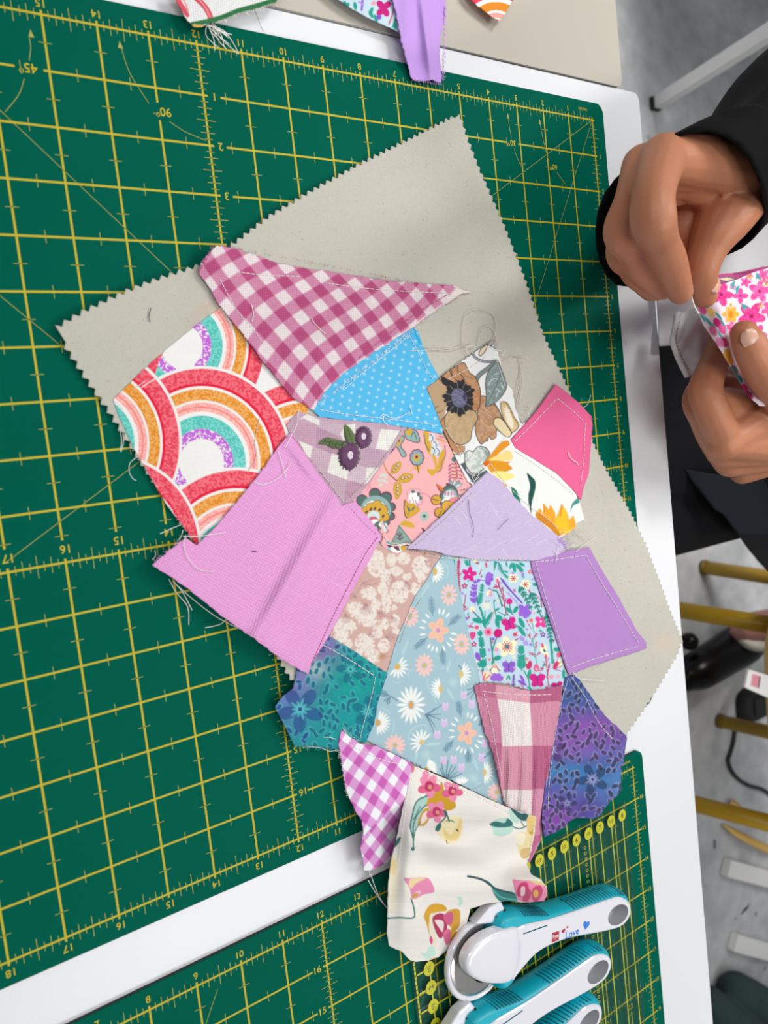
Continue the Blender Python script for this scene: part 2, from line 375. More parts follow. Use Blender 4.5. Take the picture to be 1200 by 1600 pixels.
table('white table under the green mats and the patchwork', -1.15, 0.0605, -1.45, 0.0286, TZ, MATS['table_white'],
      [(-1.05, -0.08, -1.05, -0.08), (-1.05, -1.35, -1.05, -1.35), (-0.35, -0.08, -0.35, -0.08), (-0.35, -1.35, -0.35, -1.35)])
table('cream table butted against the top edge of the white one', -1.15, 0.0393, 0.0292, 1.2, T - 0.0012, MATS['table_cream'],
      [(-1.05, 0.12, -1.05, 0.12), (-1.05, 1.1, -1.05, 1.1), (-0.3, 0.12, -0.3, 0.12), (-0.3, 1.1, -0.3, 1.1)])
foot = U(1021, 164, -T); up = U(1200, 51, -0.40); dirv = (up - foot) / (up[2] - foot[2]); topl = foot + dirv * (0.68 - 0)
table('white legged table on the floor past the black sleeve', float(topl[0]) - 0.014, float(topl[0]) + 1.0, float(topl[1]) - 0.014, float(topl[1]) + 1.3, 0.70, MATS['white_paint'],
      [(float(foot[0]), float(foot[1]), float(topl[0]), float(topl[1])), (float(foot[0]) + 0.95, float(foot[1]), float(topl[0]) + 0.92, float(topl[1])),
       (float(foot[0]), float(foot[1]) + 1.2, float(topl[0]), float(topl[1]) + 1.2), (float(foot[0]) + 0.95, float(foot[1]) + 1.2, float(topl[0]) + 0.92, float(topl[1]) + 1.2)], rad=0.02)

# ================================================================ cutting mats
def mat_green():
    m = pmat('mat_green', '#005c4a', 0.5, noise=0.05, nscale=14, bump=0.06, bscale=2500, spec=0.02); return m
pmat('mat_ink', '#bdaf12', 0.55); pmat('mat_ink_thin', '#a3a545', 0.55); pmat('mat_under', '#0b0d0f', 0.6)
GLY = {}
def glyph(text, bold=0.012):
    """outline mesh of a short word in the built-in typeface, centred, cap height about 1"""
    if (text, bold) in GLY: return GLY[(text, bold)]
    c = bpy.data.curves.new('glyph', 'FONT'); c.body = text; c.size = 1.4; c.align_x = 'CENTER'; c.align_y = 'CENTER'; c.offset = bold; c.resolution_u = 3
    o = bpy.data.objects.new('glyph', c); COL.objects.link(o); bpy.context.view_layer.update()
    dg = bpy.context.evaluated_depsgraph_get(); me = bpy.data.meshes.new_from_object(o.evaluated_get(dg))
    V = np.array([v.co[:2] for v in me.vertices]); Fc = [tuple(p.vertices) for p in me.polygons]
    bpy.data.objects.remove(o); bpy.data.curves.remove(c); bpy.data.meshes.remove(me)
    V = V - (V.max(0) + V.min(0)) / 2; GLY[(text, bold)] = (V, Fc); return V, Fc
def letter(mb, text, x, y, h, z, ang=0.0, bold=0.03, sx=1.0):
    V, Fc = glyph(text, bold); ca, sa = math.cos(ang), math.sin(ang)
    mb.add([(x + (ca * p[0] * sx - sa * p[1]) * h, y + (sa * p[0] * sx + ca * p[1]) * h, z) for p in V], Fc)
NUM = {}
def cutting_mat(label, loc, rz, backed):
    r = empty('cutting_mat', loc, rz); tag(r, label, 'cutting mat', 'green cutting mats')
    I = IN; pts = []; rad = 0.26
    for cx, cy, a0 in ((23.5 - rad, 17.45 - rad, 0), (-0.5 + rad, 17.45 - rad, 90), (-0.5 + rad, -0.5 + rad, 180), (23.5 - rad, -0.5 + rad, 270)):
        pts += [((cx + rad * math.cos(math.radians(a0 + k * 18))) * I, (cy + rad * math.sin(math.radians(a0 + k * 18))) * I) for k in range(6)]
    mb = MB(); mb.prism(pts, -0.0012, 0.0); mb.build('mat_sheet', mat_green(), r, world=False)
    mb = MB(); mb.prism(pts, -0.003, -0.0012); mb.build('mat_underside', MATS['mat_under'], r, world=False)
    z = 0.00012; g = MB(); th = MB(); WD = 0.00105; wt = 0.00032
    lab = 0.17
    def seg(b, x0, y0, x1, y1, wd): b.ribbon((x0 * I, y0 * I), (x1 * I, y1 * I), wd, z)
    for x in range(24):
        cuts = [(-0.08, 17.08)]
        if 0 < x < 23: cuts = [(-0.08, 9.58), (9.93, 17.08)]
        if x == 13: cuts = [(-0.08, 1.28), (1.62, 9.58), (9.93, 17.08)]
        for a, b in cuts: seg(g, x, a, x, b, WD)
    for y in range(18):
        cuts = [(-0.08, 23.08)]
        if 0 < y < 17: cuts = [(-0.08, 11.62), (11.9, 23.2)]
        if y == 1: cuts = [(-0.08, 3.08), (3.5, 11.62), (11.9, 15.1), (15.6, 23.2)]
        for a, b in cuts: g.ribbon((a * I, y * I), (b * I, y * I), WD, z + 0.00001)
    def rule(fixed, vertical, n):
        for k in range(n * 8 + 1):
            if k % 8 == 0: continue
            l = 0.21 if k % 4 == 0 else (0.15 if k % 2 == 0 else 0.09); p = k / 8
            if vertical: seg(th, fixed - l, p, fixed + l, p, wt)
            else: seg(th, p, fixed - l, p, fixed + l, wt)
    rule(0, False, 23); rule(17, False, 23); rule(10, False, 23); rule(0, True, 17); rule(23, True, 17); rule(12, True, 17)
    for x in range(1, 23):
        for y in range(17):
            if x != 12: seg(th, x - 0.12, y + 0.5, x + 0.12, y + 0.5, wt)
    for y in range(1, 17):
        for x in range(23):
            if y != 10: seg(th, x + 0.5, y - 0.12, x + 0.5, y + 0.12, wt)
    for a, b in (((0, 0), (9.5, 5.485)), ((0, 0), (5.5, 9.526)), ((17.75, 0.02), (12, 5.77)), ((17.0, 9.81), (12.0, 6.92)), ((17.6, 3.9), (12.4, 9.1)), ((9.42, 16.72), (7.0, 12.53))): seg(th, *a, *b, 0.0003)
    def arc(pts, tip):
        P = cr(pts, 6)
        for a, b in zip(P[:-1], P[1:]): seg(th, *a, *b, 0.0003)
        d = np.array(tip)
        if np.hypot(*(d - np.array(pts[0]))) < 0.12: th.add([(*((d + q) * I), z) for q in ((0, -0.12), (0.05, 0.02), (-0.05, 0.02))], [(2, 1, 0)])
    arc([(15.27, 0.45), (15.27, 0.63), (15.33, 0.86)], (15.23, 0.42)); arc([(15.46, 1.2), (15.6, 1.5), (15.87, 1.83)], (15.23, 0.42))
    arc([(13.58, 0.35), (13.48, 0.8), (13.18, 1.32)], (13.6, 0.33)); arc([(12.8, 1.62), (12.5, 1.78), (12.06, 1.91)], (13.6, 0.33))
    arc([(3.36, 0.36), (3.34, 0.62), (3.31, 0.86)], (3.36, 0.36)); arc([(3.25, 1.14), (3.17, 1.35), (3.02, 1.6)], (3.36, 0.36))
    arc([(2.17, 0.36), (2.1, 0.8), (2.0, 1.2), (1.95, 1.34)], (2.17, 0.36)); arc([(1.68, 1.6), (1.5, 1.78), (1.33, 1.94)], (2.17, 0.36))
    tz = z + 0.00003
    class Each:
        v = []
    def letter(_, text, x, y, h, zz, bold=0.03):
        X, Y = PX(np.array(parent_matrix(r) @ Vector((x, y, 0))))
        if not (-30 < X < 1230 and -30 < Y < 1630): return
        key = (text, h)
        if key not in NUM:
            V, Fc = glyph(text, bold * 0.5); me = bpy.data.meshes.new('numeral'); me.from_pydata([(p[0] * h, p[1] * h, 0) for p in V], [], Fc); me.materials.append(MATS['mat_ink']); NUM[key] = me
        o = bpy.data.objects.new('numeral', NUM[key]); COL.objects.link(o); o.parent = r; o.location = (x, y, zz)
    t = None
    for k in range(1, 23):
        letter(t, str(k), k * I, -0.2 * I, 0.145 * I, tz); letter(t, str(k), k * I, 17.22 * I, 0.145 * I, tz)
        letter(t, str(k), (k - 0.02) * I, 9.755 * I, 0.16 * I, tz)
    for k in range(1, 17):
        letter(t, str(k), 11.755 * I, k * I, 0.16 * I, tz); letter(t, str(k), -0.21 * I, k * I, 0.13 * I, tz); letter(t, str(k), 23.31 * I, k * I, 0.13 * I, tz)
        seg(g, 11.98, k, 11.9, k, WD)
    letter(t, '90', 12.86 * I, 1.45 * I, 0.17 * I, tz); letter(t, '45', 15.32 * I, 1.0 * I, 0.17 * I, tz)
    letter(t, '30', 3.27 * I, 1.0 * I, 0.15 * I, tz); letter(t, '60', 1.75 * I, 1.48 * I, 0.15 * I, tz)
    for dx, dy in ((13.02, 1.51), (15.49, 1.06), (3.43, 1.05), (1.91, 1.53)):
        Q = [(dx + 0.035 * math.cos(q * math.pi / 5), dy + 0.035 * math.sin(q * math.pi / 5)) for q in range(11)]
        for a, b in zip(Q[:-1], Q[1:]): seg(g, *a, *b, 0.0004)
    letter(t, 'inches', 0.38 * I, -0.25 * I, 0.1 * I, tz, bold=0.01); letter(t, 'inches', 22.75 * I, 17.27 * I, 0.1 * I, tz, bold=0.01)
    g.build('printed_grid', MATS['mat_ink'], r, world=False); th.build('printed_rule_marks', MATS['mat_ink_thin'], r, world=False)
    for o in r.children:
        if o.name.startswith('printed_rule'): o['kind'] = 'stuff'
    return r
cutting_mat('large green cutting mat with yellow grid under the patchwork', (0, 0, T), math.pi, False)
cutting_mat('green cutting mat at the bottom under the rotary cutters and clear ruler', (-0.6024, -0.91784, T), -0.00144, True)
# ================================================================ the patchwork block
QUILT = empty('patchwork_block', tuple(U(560, 760, 0)))
tag(QUILT, 'unfinished patchwork of bright fabric scraps sewn on pinked calico', 'patchwork')
def sm(x, a, b): t = np.clip((x - a) / (b - a), 0, 1); return t * t * (3 - 2 * t)
def zb(x, y):
    """height of the calico over the cutting surface: it ripples and its edges stand off"""
    z = 0.0014 + 0.0012 * (fbm(x / 90, y / 90, 11, 3) - 0.4)
    z = z + gauss(x, y, 300, 400, 280, 22, -28, 0.0030) + gauss(x, y, 715, 195, 40, 50, 0, 0.004)
    z = z + gauss(x, y, 700, 300, 26, 120, 12, 0.0025) + gauss(x, y, 780, 350, 26, 140, -22, 0.0035)
    z = z + gauss(x, y, 905, 575, 16, 90, -28, 0.0055) + gauss(x, y, 860, 560, 18, 80, -25, -0.002) + gauss(x, y, 960, 760, 20, 70, -25, 0.003)
    z = z + gauss(x, y, 960, 905, 26, 36, 20, 0.003) + gauss(x, y, 985, 985, 22, 60, 40, 0.0025) + gauss(x, y, 1040, 985, 40, 50, 0, 0.002)
    z = z + gauss(x, y, 120, 540, 60, 60, 0, 0.0015) + gauss(x, y, 300, 680, 70, 120, -35, 0.002)
    z = z + gauss(x, y, 440, 940, 90, 70, 0, 0.006) + gauss(x, y, 500, 1100, 80, 70, 0, 0.005) + gauss(x, y, 700, 1000, 110, 170, -30, 0.004)
    z = z + gauss(x, y, 830, 1150, 60, 120, 5, 0.006) + gauss(x, y, 920, 1170, 60, 100, 0, 0.006)
    return z
def lay(n, extra=None, edge=0.0):
    if extra is None: return lambda x, y: zb(x, y) + 0.0005 * n
    return lambda x, y: zb(x, y) + 0.0005 * n + extra(x, y)
def pinked(side, pitch=0.0050, depth=0.0024):
    W = U(*np.array(side, float).T, 0.0)[:, :2]; d = np.r_[0, np.cumsum(np.hypot(*np.diff(W, axis=0).T))]; n = int(d[-1] / (pitch / 2)); out = []
    for k in range(n):
        s = k * pitch / 2; p = np.array([np.interp(s, d, W[:, 0]), np.interp(s, d, W[:, 1])]); q = np.array([np.interp(s + 1e-4, d, W[:, 0]), np.interp(s + 1e-4, d, W[:, 1])])
        t = (q - p) / max(np.linalg.norm(q - p), 1e-9); nr = np.array([t[1], -t[0]]); p = p + nr * (depth / 2 if k % 2 else -depth / 2)
        X, Y = PX(np.array([p[0], p[1], T])); out.append((float(X), float(Y)))
    return out
B1 = [(88, 511), (127, 488), (187, 459), (228, 442), (275, 426), (313, 414), (345, 396), (420, 338), (483, 300), (560, 257), (630, 222), (716, 178)]
B2 = [(718, 178), (730, 215), (748, 262), (785, 345), (822, 440), (850, 525), (880, 590), (912, 660), (945, 730), (985, 800), (1008, 848), (1028, 900), (1045, 948), (1066, 1000)]
B3 = [(1066, 1003), (1056, 1028), (1037, 1059), (1015, 1096), (989, 1133), (965, 1168), (900, 1195), (800, 1205), (680, 1200), (560, 1215)]
B4 = [(540, 1205), (527, 1175), (505, 1120), (450, 1055), (430, 1020), (380, 945), (300, 840), (235, 745), (188, 672), (170, 643), (143, 605), (120, 570), (94, 528)]
backing_outline = pinked(B1[::1]) + pinked(B2) + pinked(B3) + pinked(B4)
def calico(k):
    n = fbm(k.x / 1.6, k.y / 1.6, 21, 2); k.c *= (0.95 + 0.1 * n)[:, None]
    sp = vnoise(k.x / 1.9, k.y / 1.9, 33); i = np.nonzero(sp > 0.955)[0]; k.c[i] = k.c[i] * 0.78
    sp = vnoise(k.x / 3.5, k.y / 1.5, 39); i = np.nonzero(sp > 0.985)[0]; k.c[i] = k.c[i] * np.array([0.62, 0.55, 0.5])
    st = fbm(k.x / 60, k.y / 60, 51, 2); k.c *= (1 - 0.05 * np.clip(st - 0.5, 0, 1) * 2)[:, None]
    k.ell(318, 484, 30, 9, -45, '#cfae9c', soft=6, a=0.35); k.ell(1040, 1005, 20, 14, 0, '#d9bfae', soft=8, a=0.35)
CALICO = cloth('calico_backing', backing_outline, zb, cloth_mat('calico_cloth', weave=1100, angle=0.5, amount=0.12, bump=0.3), QUILT, step=1.8, paint=calico, base='#c5c3b8', label='unbleached calico backing with zigzag pinked edges')
threads(CALICO, [[(234, 503), (233, 492), (236, 481)], [(225, 465), (230, 500), (229, 508)]][:1], zb, col='thread_dark', r=0.0002)
threads(CALICO, [[(722, 545), (724, 500), (735, 486), (752, 484), (770, 492), (775, 510), (768, 535), (752, 548)], [(745, 540), (755, 512), (770, 515), (778, 540)],
                 [(640, 548), (690, 546), (735, 541)], [(655, 540), (700, 548), (730, 536)], [(775, 620), (800, 640), (812, 590), (818, 565)], [(765, 555), (782, 566), (800, 558), (826, 560)],
                 [(812, 560), (815, 600), (810, 632)], [(905, 640), (918, 632), (923, 617)]], lambda x, y: zb(x, y) + 0.0006, col='thread_pale', r=0.00022)
# ---------------------------------------------------------------- patches, upper half
CM = cloth_mat('quilting_cotton', weave=1500, angle=0.4, amount=0.05, bump=0.12)
LINEN = cloth_mat('loose_linen', weave=750, angle=0.62, amount=0.13, bump=0.4)
CHAMB = cloth_mat('chambray_cloth', weave=950, angle=0.3, amount=0.12, bump=0.3)
GAUZE = cloth_mat('gauze_cloth', weave=800, angle=0.1, amount=0.14, bump=0.5)

# rainbow print
def rainbow_print(k):
    def bow(cx, cy, R, bg=True):
        d = np.hypot((k.x - cx), (k.y - cy) * 0.94) / R; rim = R * 0.012
        def band(r0, r1, c1, c2, nz):
            a = np.clip((d - r0) * R / 0.9 + 0.5, 0, 1) * np.clip((r1 - d) * R / 0.9 + 0.5, 0, 1); i = np.nonzero(a > 0)[0]; k.lay(i, a[i], c1, c2, nz)
        i = np.nonzero(d < 1.035)[0]; k.lay(i, np.clip((1.035 - d[i]) * R, 0, 1), '#eeeeec')
        band(0.83, 1.0, '#e3405a', '#f2707c', 2.6); band(0.815, 0.845, '#e2153f', '#e2153f', 3)
        band(0.665, 0.785, '#e08a22', '#efb061', 2.2); band(0.545, 0.64, '#f59c95', '#fbc4bd', 1.4); band(0.585, 0.60, '#f07f7c', '#f07f7c', 2); band(0.36, 0.50, '#4cc0b6', '#7fd6ce', 2.0)
        a = np.clip((d - 0.255) * R / 0.9 + 0.5, 0, 1) * np.clip((0.36 - d) * R / 0.9 + 0.5, 0, 1) * (fbm(k.x / 2.3, k.y / 2.3, 8, 2) < 0.60); i = np.nonzero(a > 0)[0]; k.lay(i, a[i], '#c266d8')
    k.view(60, 360, 3)
    bow(60 + 672 / 3, 360 + 545 / 3, 128)                         # behind, top
    k.poly([(585, 570), (562, 622), (540, 705), (480, 660), (540, 600)], '#e3405a', col2='#f2707c', nz=2.6)
    bow(477, 747, 141); bow(315, 723, 138); bow(370, 887, 143); bow(141, 693, 139); bow(175, 860, 136)
    k.line([(485, 735), (530, 705), (560, 690)], 5, '#f6e6e6'); k.mottle(0.04, 2.0)
RAIN = cloth('rainbow_patch', jag([(345, 480), (300, 513), (263, 543), (215, 586), (177, 624), (184, 645), (200, 680), (207, 697), (227, 730), (242, 758), (260, 788), (278, 812), (292, 829), (307, 853),
     (345, 815), (400, 750), (480, 650), (480, 610), (440, 560), (400, 500)], 4, 0.35), lay(1), CM, QUILT, step=1.05, paint=rainbow_print, base='#eeeeec', label='white patch printed with red, orange and teal rainbows')
stitches(RAIN, [(226, 596), (215, 604), (206, 612)], lay(1.3)); stitches(RAIN, [(405, 655), (398, 690), (400, 715), (385, 740)], lay(1.3), col='thread_pale')
threads(RAIN, [[(214, 714), (203, 724), (202, 738), (208, 748), (213, 751)], [(192, 674), (193, 690), (189, 706)], [(188, 674), (190, 690), (188, 705)], [(193, 640), (184, 630), (179, 628)]], zb)
fray(RAIN, (205, 695), (300, 842), lay(0.5), 90, 4, 175, 'thread_white', seed=2)

# large rose gingham
ox, oy, s = 300, 370, 5.4545
LAT = [((440, 440), 0, 0), ((630, 350), 0, 1), ((820, 260), 0, 2), ((600, 625), 1, 0), ((800, 520), 1, 1), ((955, 430), 1, 2), ((1090, 340), 1, 3), ((765, 805), 2, 0), ((950, 700), 2, 1), ((1105, 595), 2, 2),
       ((920, 975), 3, 0), ((1085, 855), 3, 1), ((1055, 1150), 4, 0), ((310, 605), 0, -1), ((455, 790), 1, -1), ((630, 965), 2, -1), ((790, 1150), 3, -1), ((945, 1305), 4, -1), ((520, 180), -1, 1), ((305, 270), -1, 0), ((155, 425), -1, -1), ((215, 120), -2, 0)]
LAT = [(ox + a / s, oy + b / s, i, j) for (a, b), i, j in LAT]
LAT += [(500 + a / 4.8, 400 + b / 4.8, i, j) for (a, b), i, j in [((130, 295), 2, 3), ((255, 215), 2, 4), ((130, 525), 3, 2), ((260, 430), 3, 3), ((385, 345), 3, 4), ((510, 245), 3, 5), ((100, 765), 4, 1), ((230, 675), 4, 2), ((365, 575), 4, 3), ((500, 480), 4, 4), ((615, 395), 4, 5), ((730, 305), 4, 6)]]
def polyfit2(L, deg=3):
    L = np.array(L, float); cx, cy = L[:, 0].mean(), L[:, 1].mean(); f = lambda x, y: np.stack([((x - cx) / 100) ** a * ((y - cy) / 100) ** b for a in range(deg + 1) for b in range(deg + 1 - a)], -1)
    A = f(L[:, 0], L[:, 1]); cu = np.linalg.lstsq(A, L[:, 2], rcond=None)[0]; cv = np.linalg.lstsq(A, L[:, 3], rcond=None)[0]
    return lambda x, y: (f(x, y) @ cu, f(x, y) @ cv)
def check(k, uv, light, mid, dark, idx=None, soft=0.03, half=0.25):
    u, v = uv(k.x, k.y); fu = np.abs(u - np.round(u)); fv = np.abs(v - np.round(v))
    a = np.clip((fu - half) / (2 * soft) + 0.5, 0, 1); b = np.clip((fv - half) / (2 * soft) + 0.5, 0, 1); t = a + b
    lo, mi, hi = lin(light), lin(mid), lin(dark); t = t[:, None]
    c = np.where(t < 1, lo * (1 - t) + mi * t, mi * (2 - t) + hi * (t - 1))
    if idx is None: k.c[:] = c
    else: k.c[idx] = c[idx]
ROSE = polyfit2(LAT)
def rose_gingham(k):
    check(k, ROSE, '#ecdfe2', '#d38bad', '#b9507f'); n = fbm(k.x / 1.2, k.y / 1.2, 4, 2); k.c *= (0.93 + 0.14 * n)[:, None]
    k.poly([(716, 444), (736, 456), (722, 460), (712, 466), (690, 479), (702, 462)], '#eee6e2', raw=True, soft=2)
    k.view(1, 0, 1)
    for a, b in (((690, 478), (590, 548)), ((600, 541), (500, 628))):
        for q in range(3): k.line([(a[0] - 2, a[1] - 2 + q * 1.5), ((a[0] + b[0]) / 2, (a[1] + b[1]) / 2 - 2 + q), (b[0], b[1] + q)], 1.6, '#f0dfe4', a=0.6)
zg = lay(3, lambda x, y: gauss(x, y, 335, 410, 22, 26, 0, 0.003) + gauss(x, y, 470, 560, 40, 24, 40, 0.002) + gauss(x, y, 560, 500, 60, 30, -35, 0.0015) + gauss(x, y, 380, 520, 22, 60, -38, 0.002))
GING = cloth('rose_gingham_patch', jag([(339, 383), (352, 385), (396, 397), (430, 410), (486, 421), (520, 425), (564, 432), (605, 439), (642, 442), (690, 445), (711, 446), (724, 453), (737, 456), (722, 459), (712, 466), (704, 472), (690, 479),
     (668, 495), (650, 509), (618, 530), (588, 548), (555, 571), (533, 587), (508, 612), (490, 641), (480, 634), (458, 622), (430, 588), (407, 560), (388, 533), (372, 513), (343, 477), (328, 450), (311, 428), (314, 412), (322, 400)], 4, 0.6, 3),
     zg, GAUZE, QUILT, step=1.15, paint=rose_gingham, base='#d38bad', label='rose and white gingham patch with a long pointed end')
stitches(GING, [(369, 424), (403, 429), (440, 431), (475, 432)], zg); stitches(GING, [(509, 442), (560, 449), (615, 454), (702, 458)], zg)
stitches(GING, [(344, 436), (356, 460), (372, 487), (390, 508), (415, 540)], zg); stitches(GING, [(698, 461), (650, 490), (600, 528), (560, 560)], zg, col='thread_rose')
threads(GING, [[(486, 496), (493, 507), (509, 522)], [(393, 476), (396, 490), (394, 502)]], zg, r=0.00022)
fray(GING, (700, 470), (495, 632), zg, 150, 6, 60, 'thread_white', seed=5, spread=60); fray(GING, (345, 384), (640, 441), zg, 90, 3, -80, 'thread_rose', seed=6); fray(GING, (335, 385), (312, 425), zg, 40, 6, -160, 'thread_rose', seed=7)

# blue with pin dots
def blue_dots(k):
    k.view(500, 400, 4.8)
    D = [((612, 640), 0)]
    b1 = np.array([61, 31.]); b2 = np.array([-12, 57.]); o = np.array([570, 690.])
    for i in range(-9, 9):
        for j in range(-3, 12):
            p = o + b1 * i * (0.97 if i < 0 else 1) + b2 * j; k.ell(p[0], p[1], 9.5, 9.5, 0, '#b4e1f7', soft=1.2, a=0.85)
    k.poly([(690, 545), (712, 545), (770, 690), (745, 660)], '#22a9dd', soft=1); k.mottle(0.05, 2)
zl = lay(3.4, lambda x, y: gauss(x, y, 600, 640, 60, 40, 20, 0.0012))
BLUE = cloth('blue_dotted_patch', jag([(488, 640), (505, 614), (535, 582), (580, 546), (614, 526), (640, 510), (652, 516), (662, 542), (672, 565), (685, 588), (692, 600), (696, 640), (691, 678), (660, 672), (600, 662), (540, 656), (500, 652)], 5, 0.3, 9),
     lay(2.6), CM, QUILT, step=1.15, paint=blue_dots, base='#55b9e8', label='sky blue triangular patch with tiny white dots')
stitches(BLUE, [(500, 640), (540, 647), (600, 654), (660, 661), (686, 665)], lay(2.9)); stitches(BLUE, [(640, 525), (655, 553), (668, 580), (680, 596)], lay(2.9)); stitches(BLUE, [(640, 524), (600, 556), (560, 588), (535, 612)], lay(2.9))
threads(BLUE, [[(596, 650), (600, 647), (612, 653), (625, 652), (636, 646), (645, 646)], [(606, 664), (601, 660), (599, 652), (604, 648)], [(640, 636), (643, 640), (644, 647)]], lay(2.9), r=0.0002)

# white with brown anemone
def anemone(k):
    k.view(660, 520, 6); DK = '#45423f'
    def out(pts, col, wd=8, col2=None): k.poly(pts, col, smooth=True, col2=col2, nz=3.5); k.line(list(pts) + [pts[0]], wd, DK)
    out([(610, 105), (575, 125), (545, 160), (530, 200), (545, 215), (580, 185), (600, 150)], '#e8d9b8'); k.poly([(600, 60), (690, 60), (700, 140), (620, 110)], '#a9a3ab'); k.line([(610, 108), (655, 130), (690, 148)], 9, DK)
    k.line([(470, 195), (500, 235), (560, 265), (630, 270), (690, 265)], 26, DK); k.line([(470, 195), (500, 235), (560, 265), (630, 270), (690, 265)], 17, '#8e96a0')
    k.line([(505, 440), (540, 390), (620, 330), (690, 270)], 44, DK); k.line([(505, 440), (540, 390), (620, 330), (690, 270)], 32, '#7d8889')
    out([(535, 595), (520, 720), (500, 850), (495, 920), (520, 1000), (552, 1045), (585, 1020), (612, 1012), (622, 970), (650, 1000), (690, 975), (695, 920), (740, 860), (748, 810), (720, 730), (670, 665), (600, 600)], '#b08563', col2='#c09877')
    for p in ([(600, 750), (650, 790)], [(545, 810), (600, 870), (690, 890)], [(560, 690), (640, 760)]): k.line(p, 5, '#d8b79a')
    out([(590, 690), (600, 600), (592, 480), (610, 380), (680, 285), (705, 260), (745, 350), (790, 490), (760, 570), (700, 640), (640, 680)], '#7c8d8c', col2='#8d9c9a')
    k.line([(600, 680), (660, 560), (710, 450), (735, 400)], 6, '#4d5a5c')
    for p in ([(640, 560), (620, 540)], [(700, 430), (650, 440), (620, 490)], [(690, 520), (740, 560)], [(710, 380), (670, 390)], [(735, 470), (760, 520)], [(690, 600), (720, 540)]): k.line(p, 5, '#dfe5e2')
    out([(40, 520), (150, 430), (270, 340), (360, 285), (400, 290), (440, 370), (500, 420), (540, 520), (545, 600), (535, 690), (505, 735), (470, 730), (330, 560), (200, 740), (180, 860), (120, 740)], '#b5825c', col2='#c39670')
    k.poly([(40, 520), (150, 430), (210, 470), (235, 600), (215, 760), (160, 830), (100, 660)], '#b69a78'); k.poly([(160, 840), (215, 760), (230, 950), (330, 1050), (390, 1060), (390, 1110), (330, 1140), (270, 1100)], '#b98760'); k.line([(395, 1062), (392, 1105), (360, 1138), (300, 1140)], 8, DK)
    out([(240, 740), (210, 800), (220, 900), (260, 990), (330, 1045), (390, 1045), (450, 1000), (470, 900), (520, 800), (490, 735), (400, 700), (300, 700)], '#c3a882', col2='#b89d78')
    k.line([(268, 345), (285, 410), (340, 460), (385, 475)], 8, DK); k.line([(330, 300), (335, 360), (400, 440)], 8, DK); k.line([(150, 432), (200, 470)], 8, DK); k.line([(100, 715), (150, 685)], 6, DK); k.line([(130, 755), (190, 730)], 6, DK); k.line([(160, 845), (230, 760)], 7, DK); k.line([(255, 355), (275, 400)], 8, DK)
    for q in range(22):
        a = 2 * math.pi * q / 22 + 0.1; L = 72 + 14 * ((q * 7) % 3); c = (345 + 62 * math.cos(a), 610 + 80 * math.sin(a)); k.petal(c[0], c[1], math.degrees(a), L, 50, '#2c2b2f')
    k.petal(250, 500, 230, 110, 56, '#2c2b2f'); k.petal(300, 480, 190, 120, 60, '#2c2b2f')
    k.ell(345, 610, 70, 92, -18, '#5d5c76', col2='#777694', nz=2); k.ell(395, 600, 14, 40, 0, '#3f3f58')
    for q in range(11): a = 2 * math.pi * q / 11; k.line([(345 + 80 * math.cos(a), 610 + 100 * math.sin(a)), (345 + 130 * math.cos(a), 610 + 150 * math.sin(a))], 4, '#8f8d8c')
    out([(735, 700), (740, 650), (790, 655), (830, 720), (860, 790), (905, 870), (840, 935), (790, 860), (755, 790)], '#d9c08e'); k.poly([(770, 720), (800, 700), (850, 830), (850, 900), (800, 850)], '#efe6cf', smooth=True); k.line([(745, 665), (790, 670), (860, 800), (900, 870)], 14, '#b98f45', a=0.7)
    out([(665, 850), (680, 805), (730, 800), (790, 860), (835, 940), (800, 980), (740, 940), (690, 895)], '#e2d2a8'); out([(890, 680), (915, 690), (950, 770), (960, 800), (935, 850), (910, 790)], '#c9a35a')
    k.line([(680, 665), (720, 730), (750, 800), (840, 940)], 7, DK); k.line([(690, 880), (760, 955)], 7, '#9aa389')
    k.poly([(355, 1230), (395, 1212), (420, 1300), (480, 1345), (610, 1280), (625, 1290), (480, 1420)], '#4d5b60')
    out([(395, 1130), (430, 1105), (480, 1110), (520, 1070), (590, 1075), (630, 1135), (600, 1230), (560, 1290), (500, 1330), (440, 1300), (400, 1220)], '#b5bfbb', wd=9, col2='#d6dbd6'); k.poly([(560, 1075), (630, 1130), (600, 1240), (590, 1150)], '#6f8084', smooth=True, soft=3, a=0.8)
ANEM = cloth('anemone_patch', jag([(666, 606), (690, 588), (713, 570), (740, 552), (763, 536), (775, 531), (776, 545), (783, 567), (791, 598), (800, 608), (806, 640), (816, 662), (822, 660), (800, 684), (794, 690), (800, 700), (775, 735), (742, 760), (730, 752), (718, 726), (703, 695), (688, 660), (676, 628)], 4, 0.4, 4),
     lay(3.2), CM, QUILT, step=1.05, paint=anemone, base='#e9eaea', label='white patch printed with a brown anemone and grey leaf')
stitches(ANEM, [(700, 592), (735, 574), (762, 556)], lay(3.5)); stitches(ANEM, [(775, 560), (785, 590), (790, 606)], lay(3.5)); stitches(ANEM, [(696, 668), (716, 700), (720, 716)], lay(3.5))
fray(ANEM, (780, 560), (792, 600), lay(3), 26, 4, 5, 'thread_pale', seed=8, spread=15); fray(ANEM, (800, 612), (812, 650), lay(3), 10, 22, 45, 'thread_pale', seed=12, spread=30)
threads(ANEM, [[(775, 535), (768, 545), (783, 548), (785, 556), (790, 545)], [(735, 556), (728, 545), (742, 540), (738, 552)], [(812, 636), (813, 620), (816, 612)], [(824, 655), (828, 640), (832, 632)]], lay(3.4), r=0.00022)

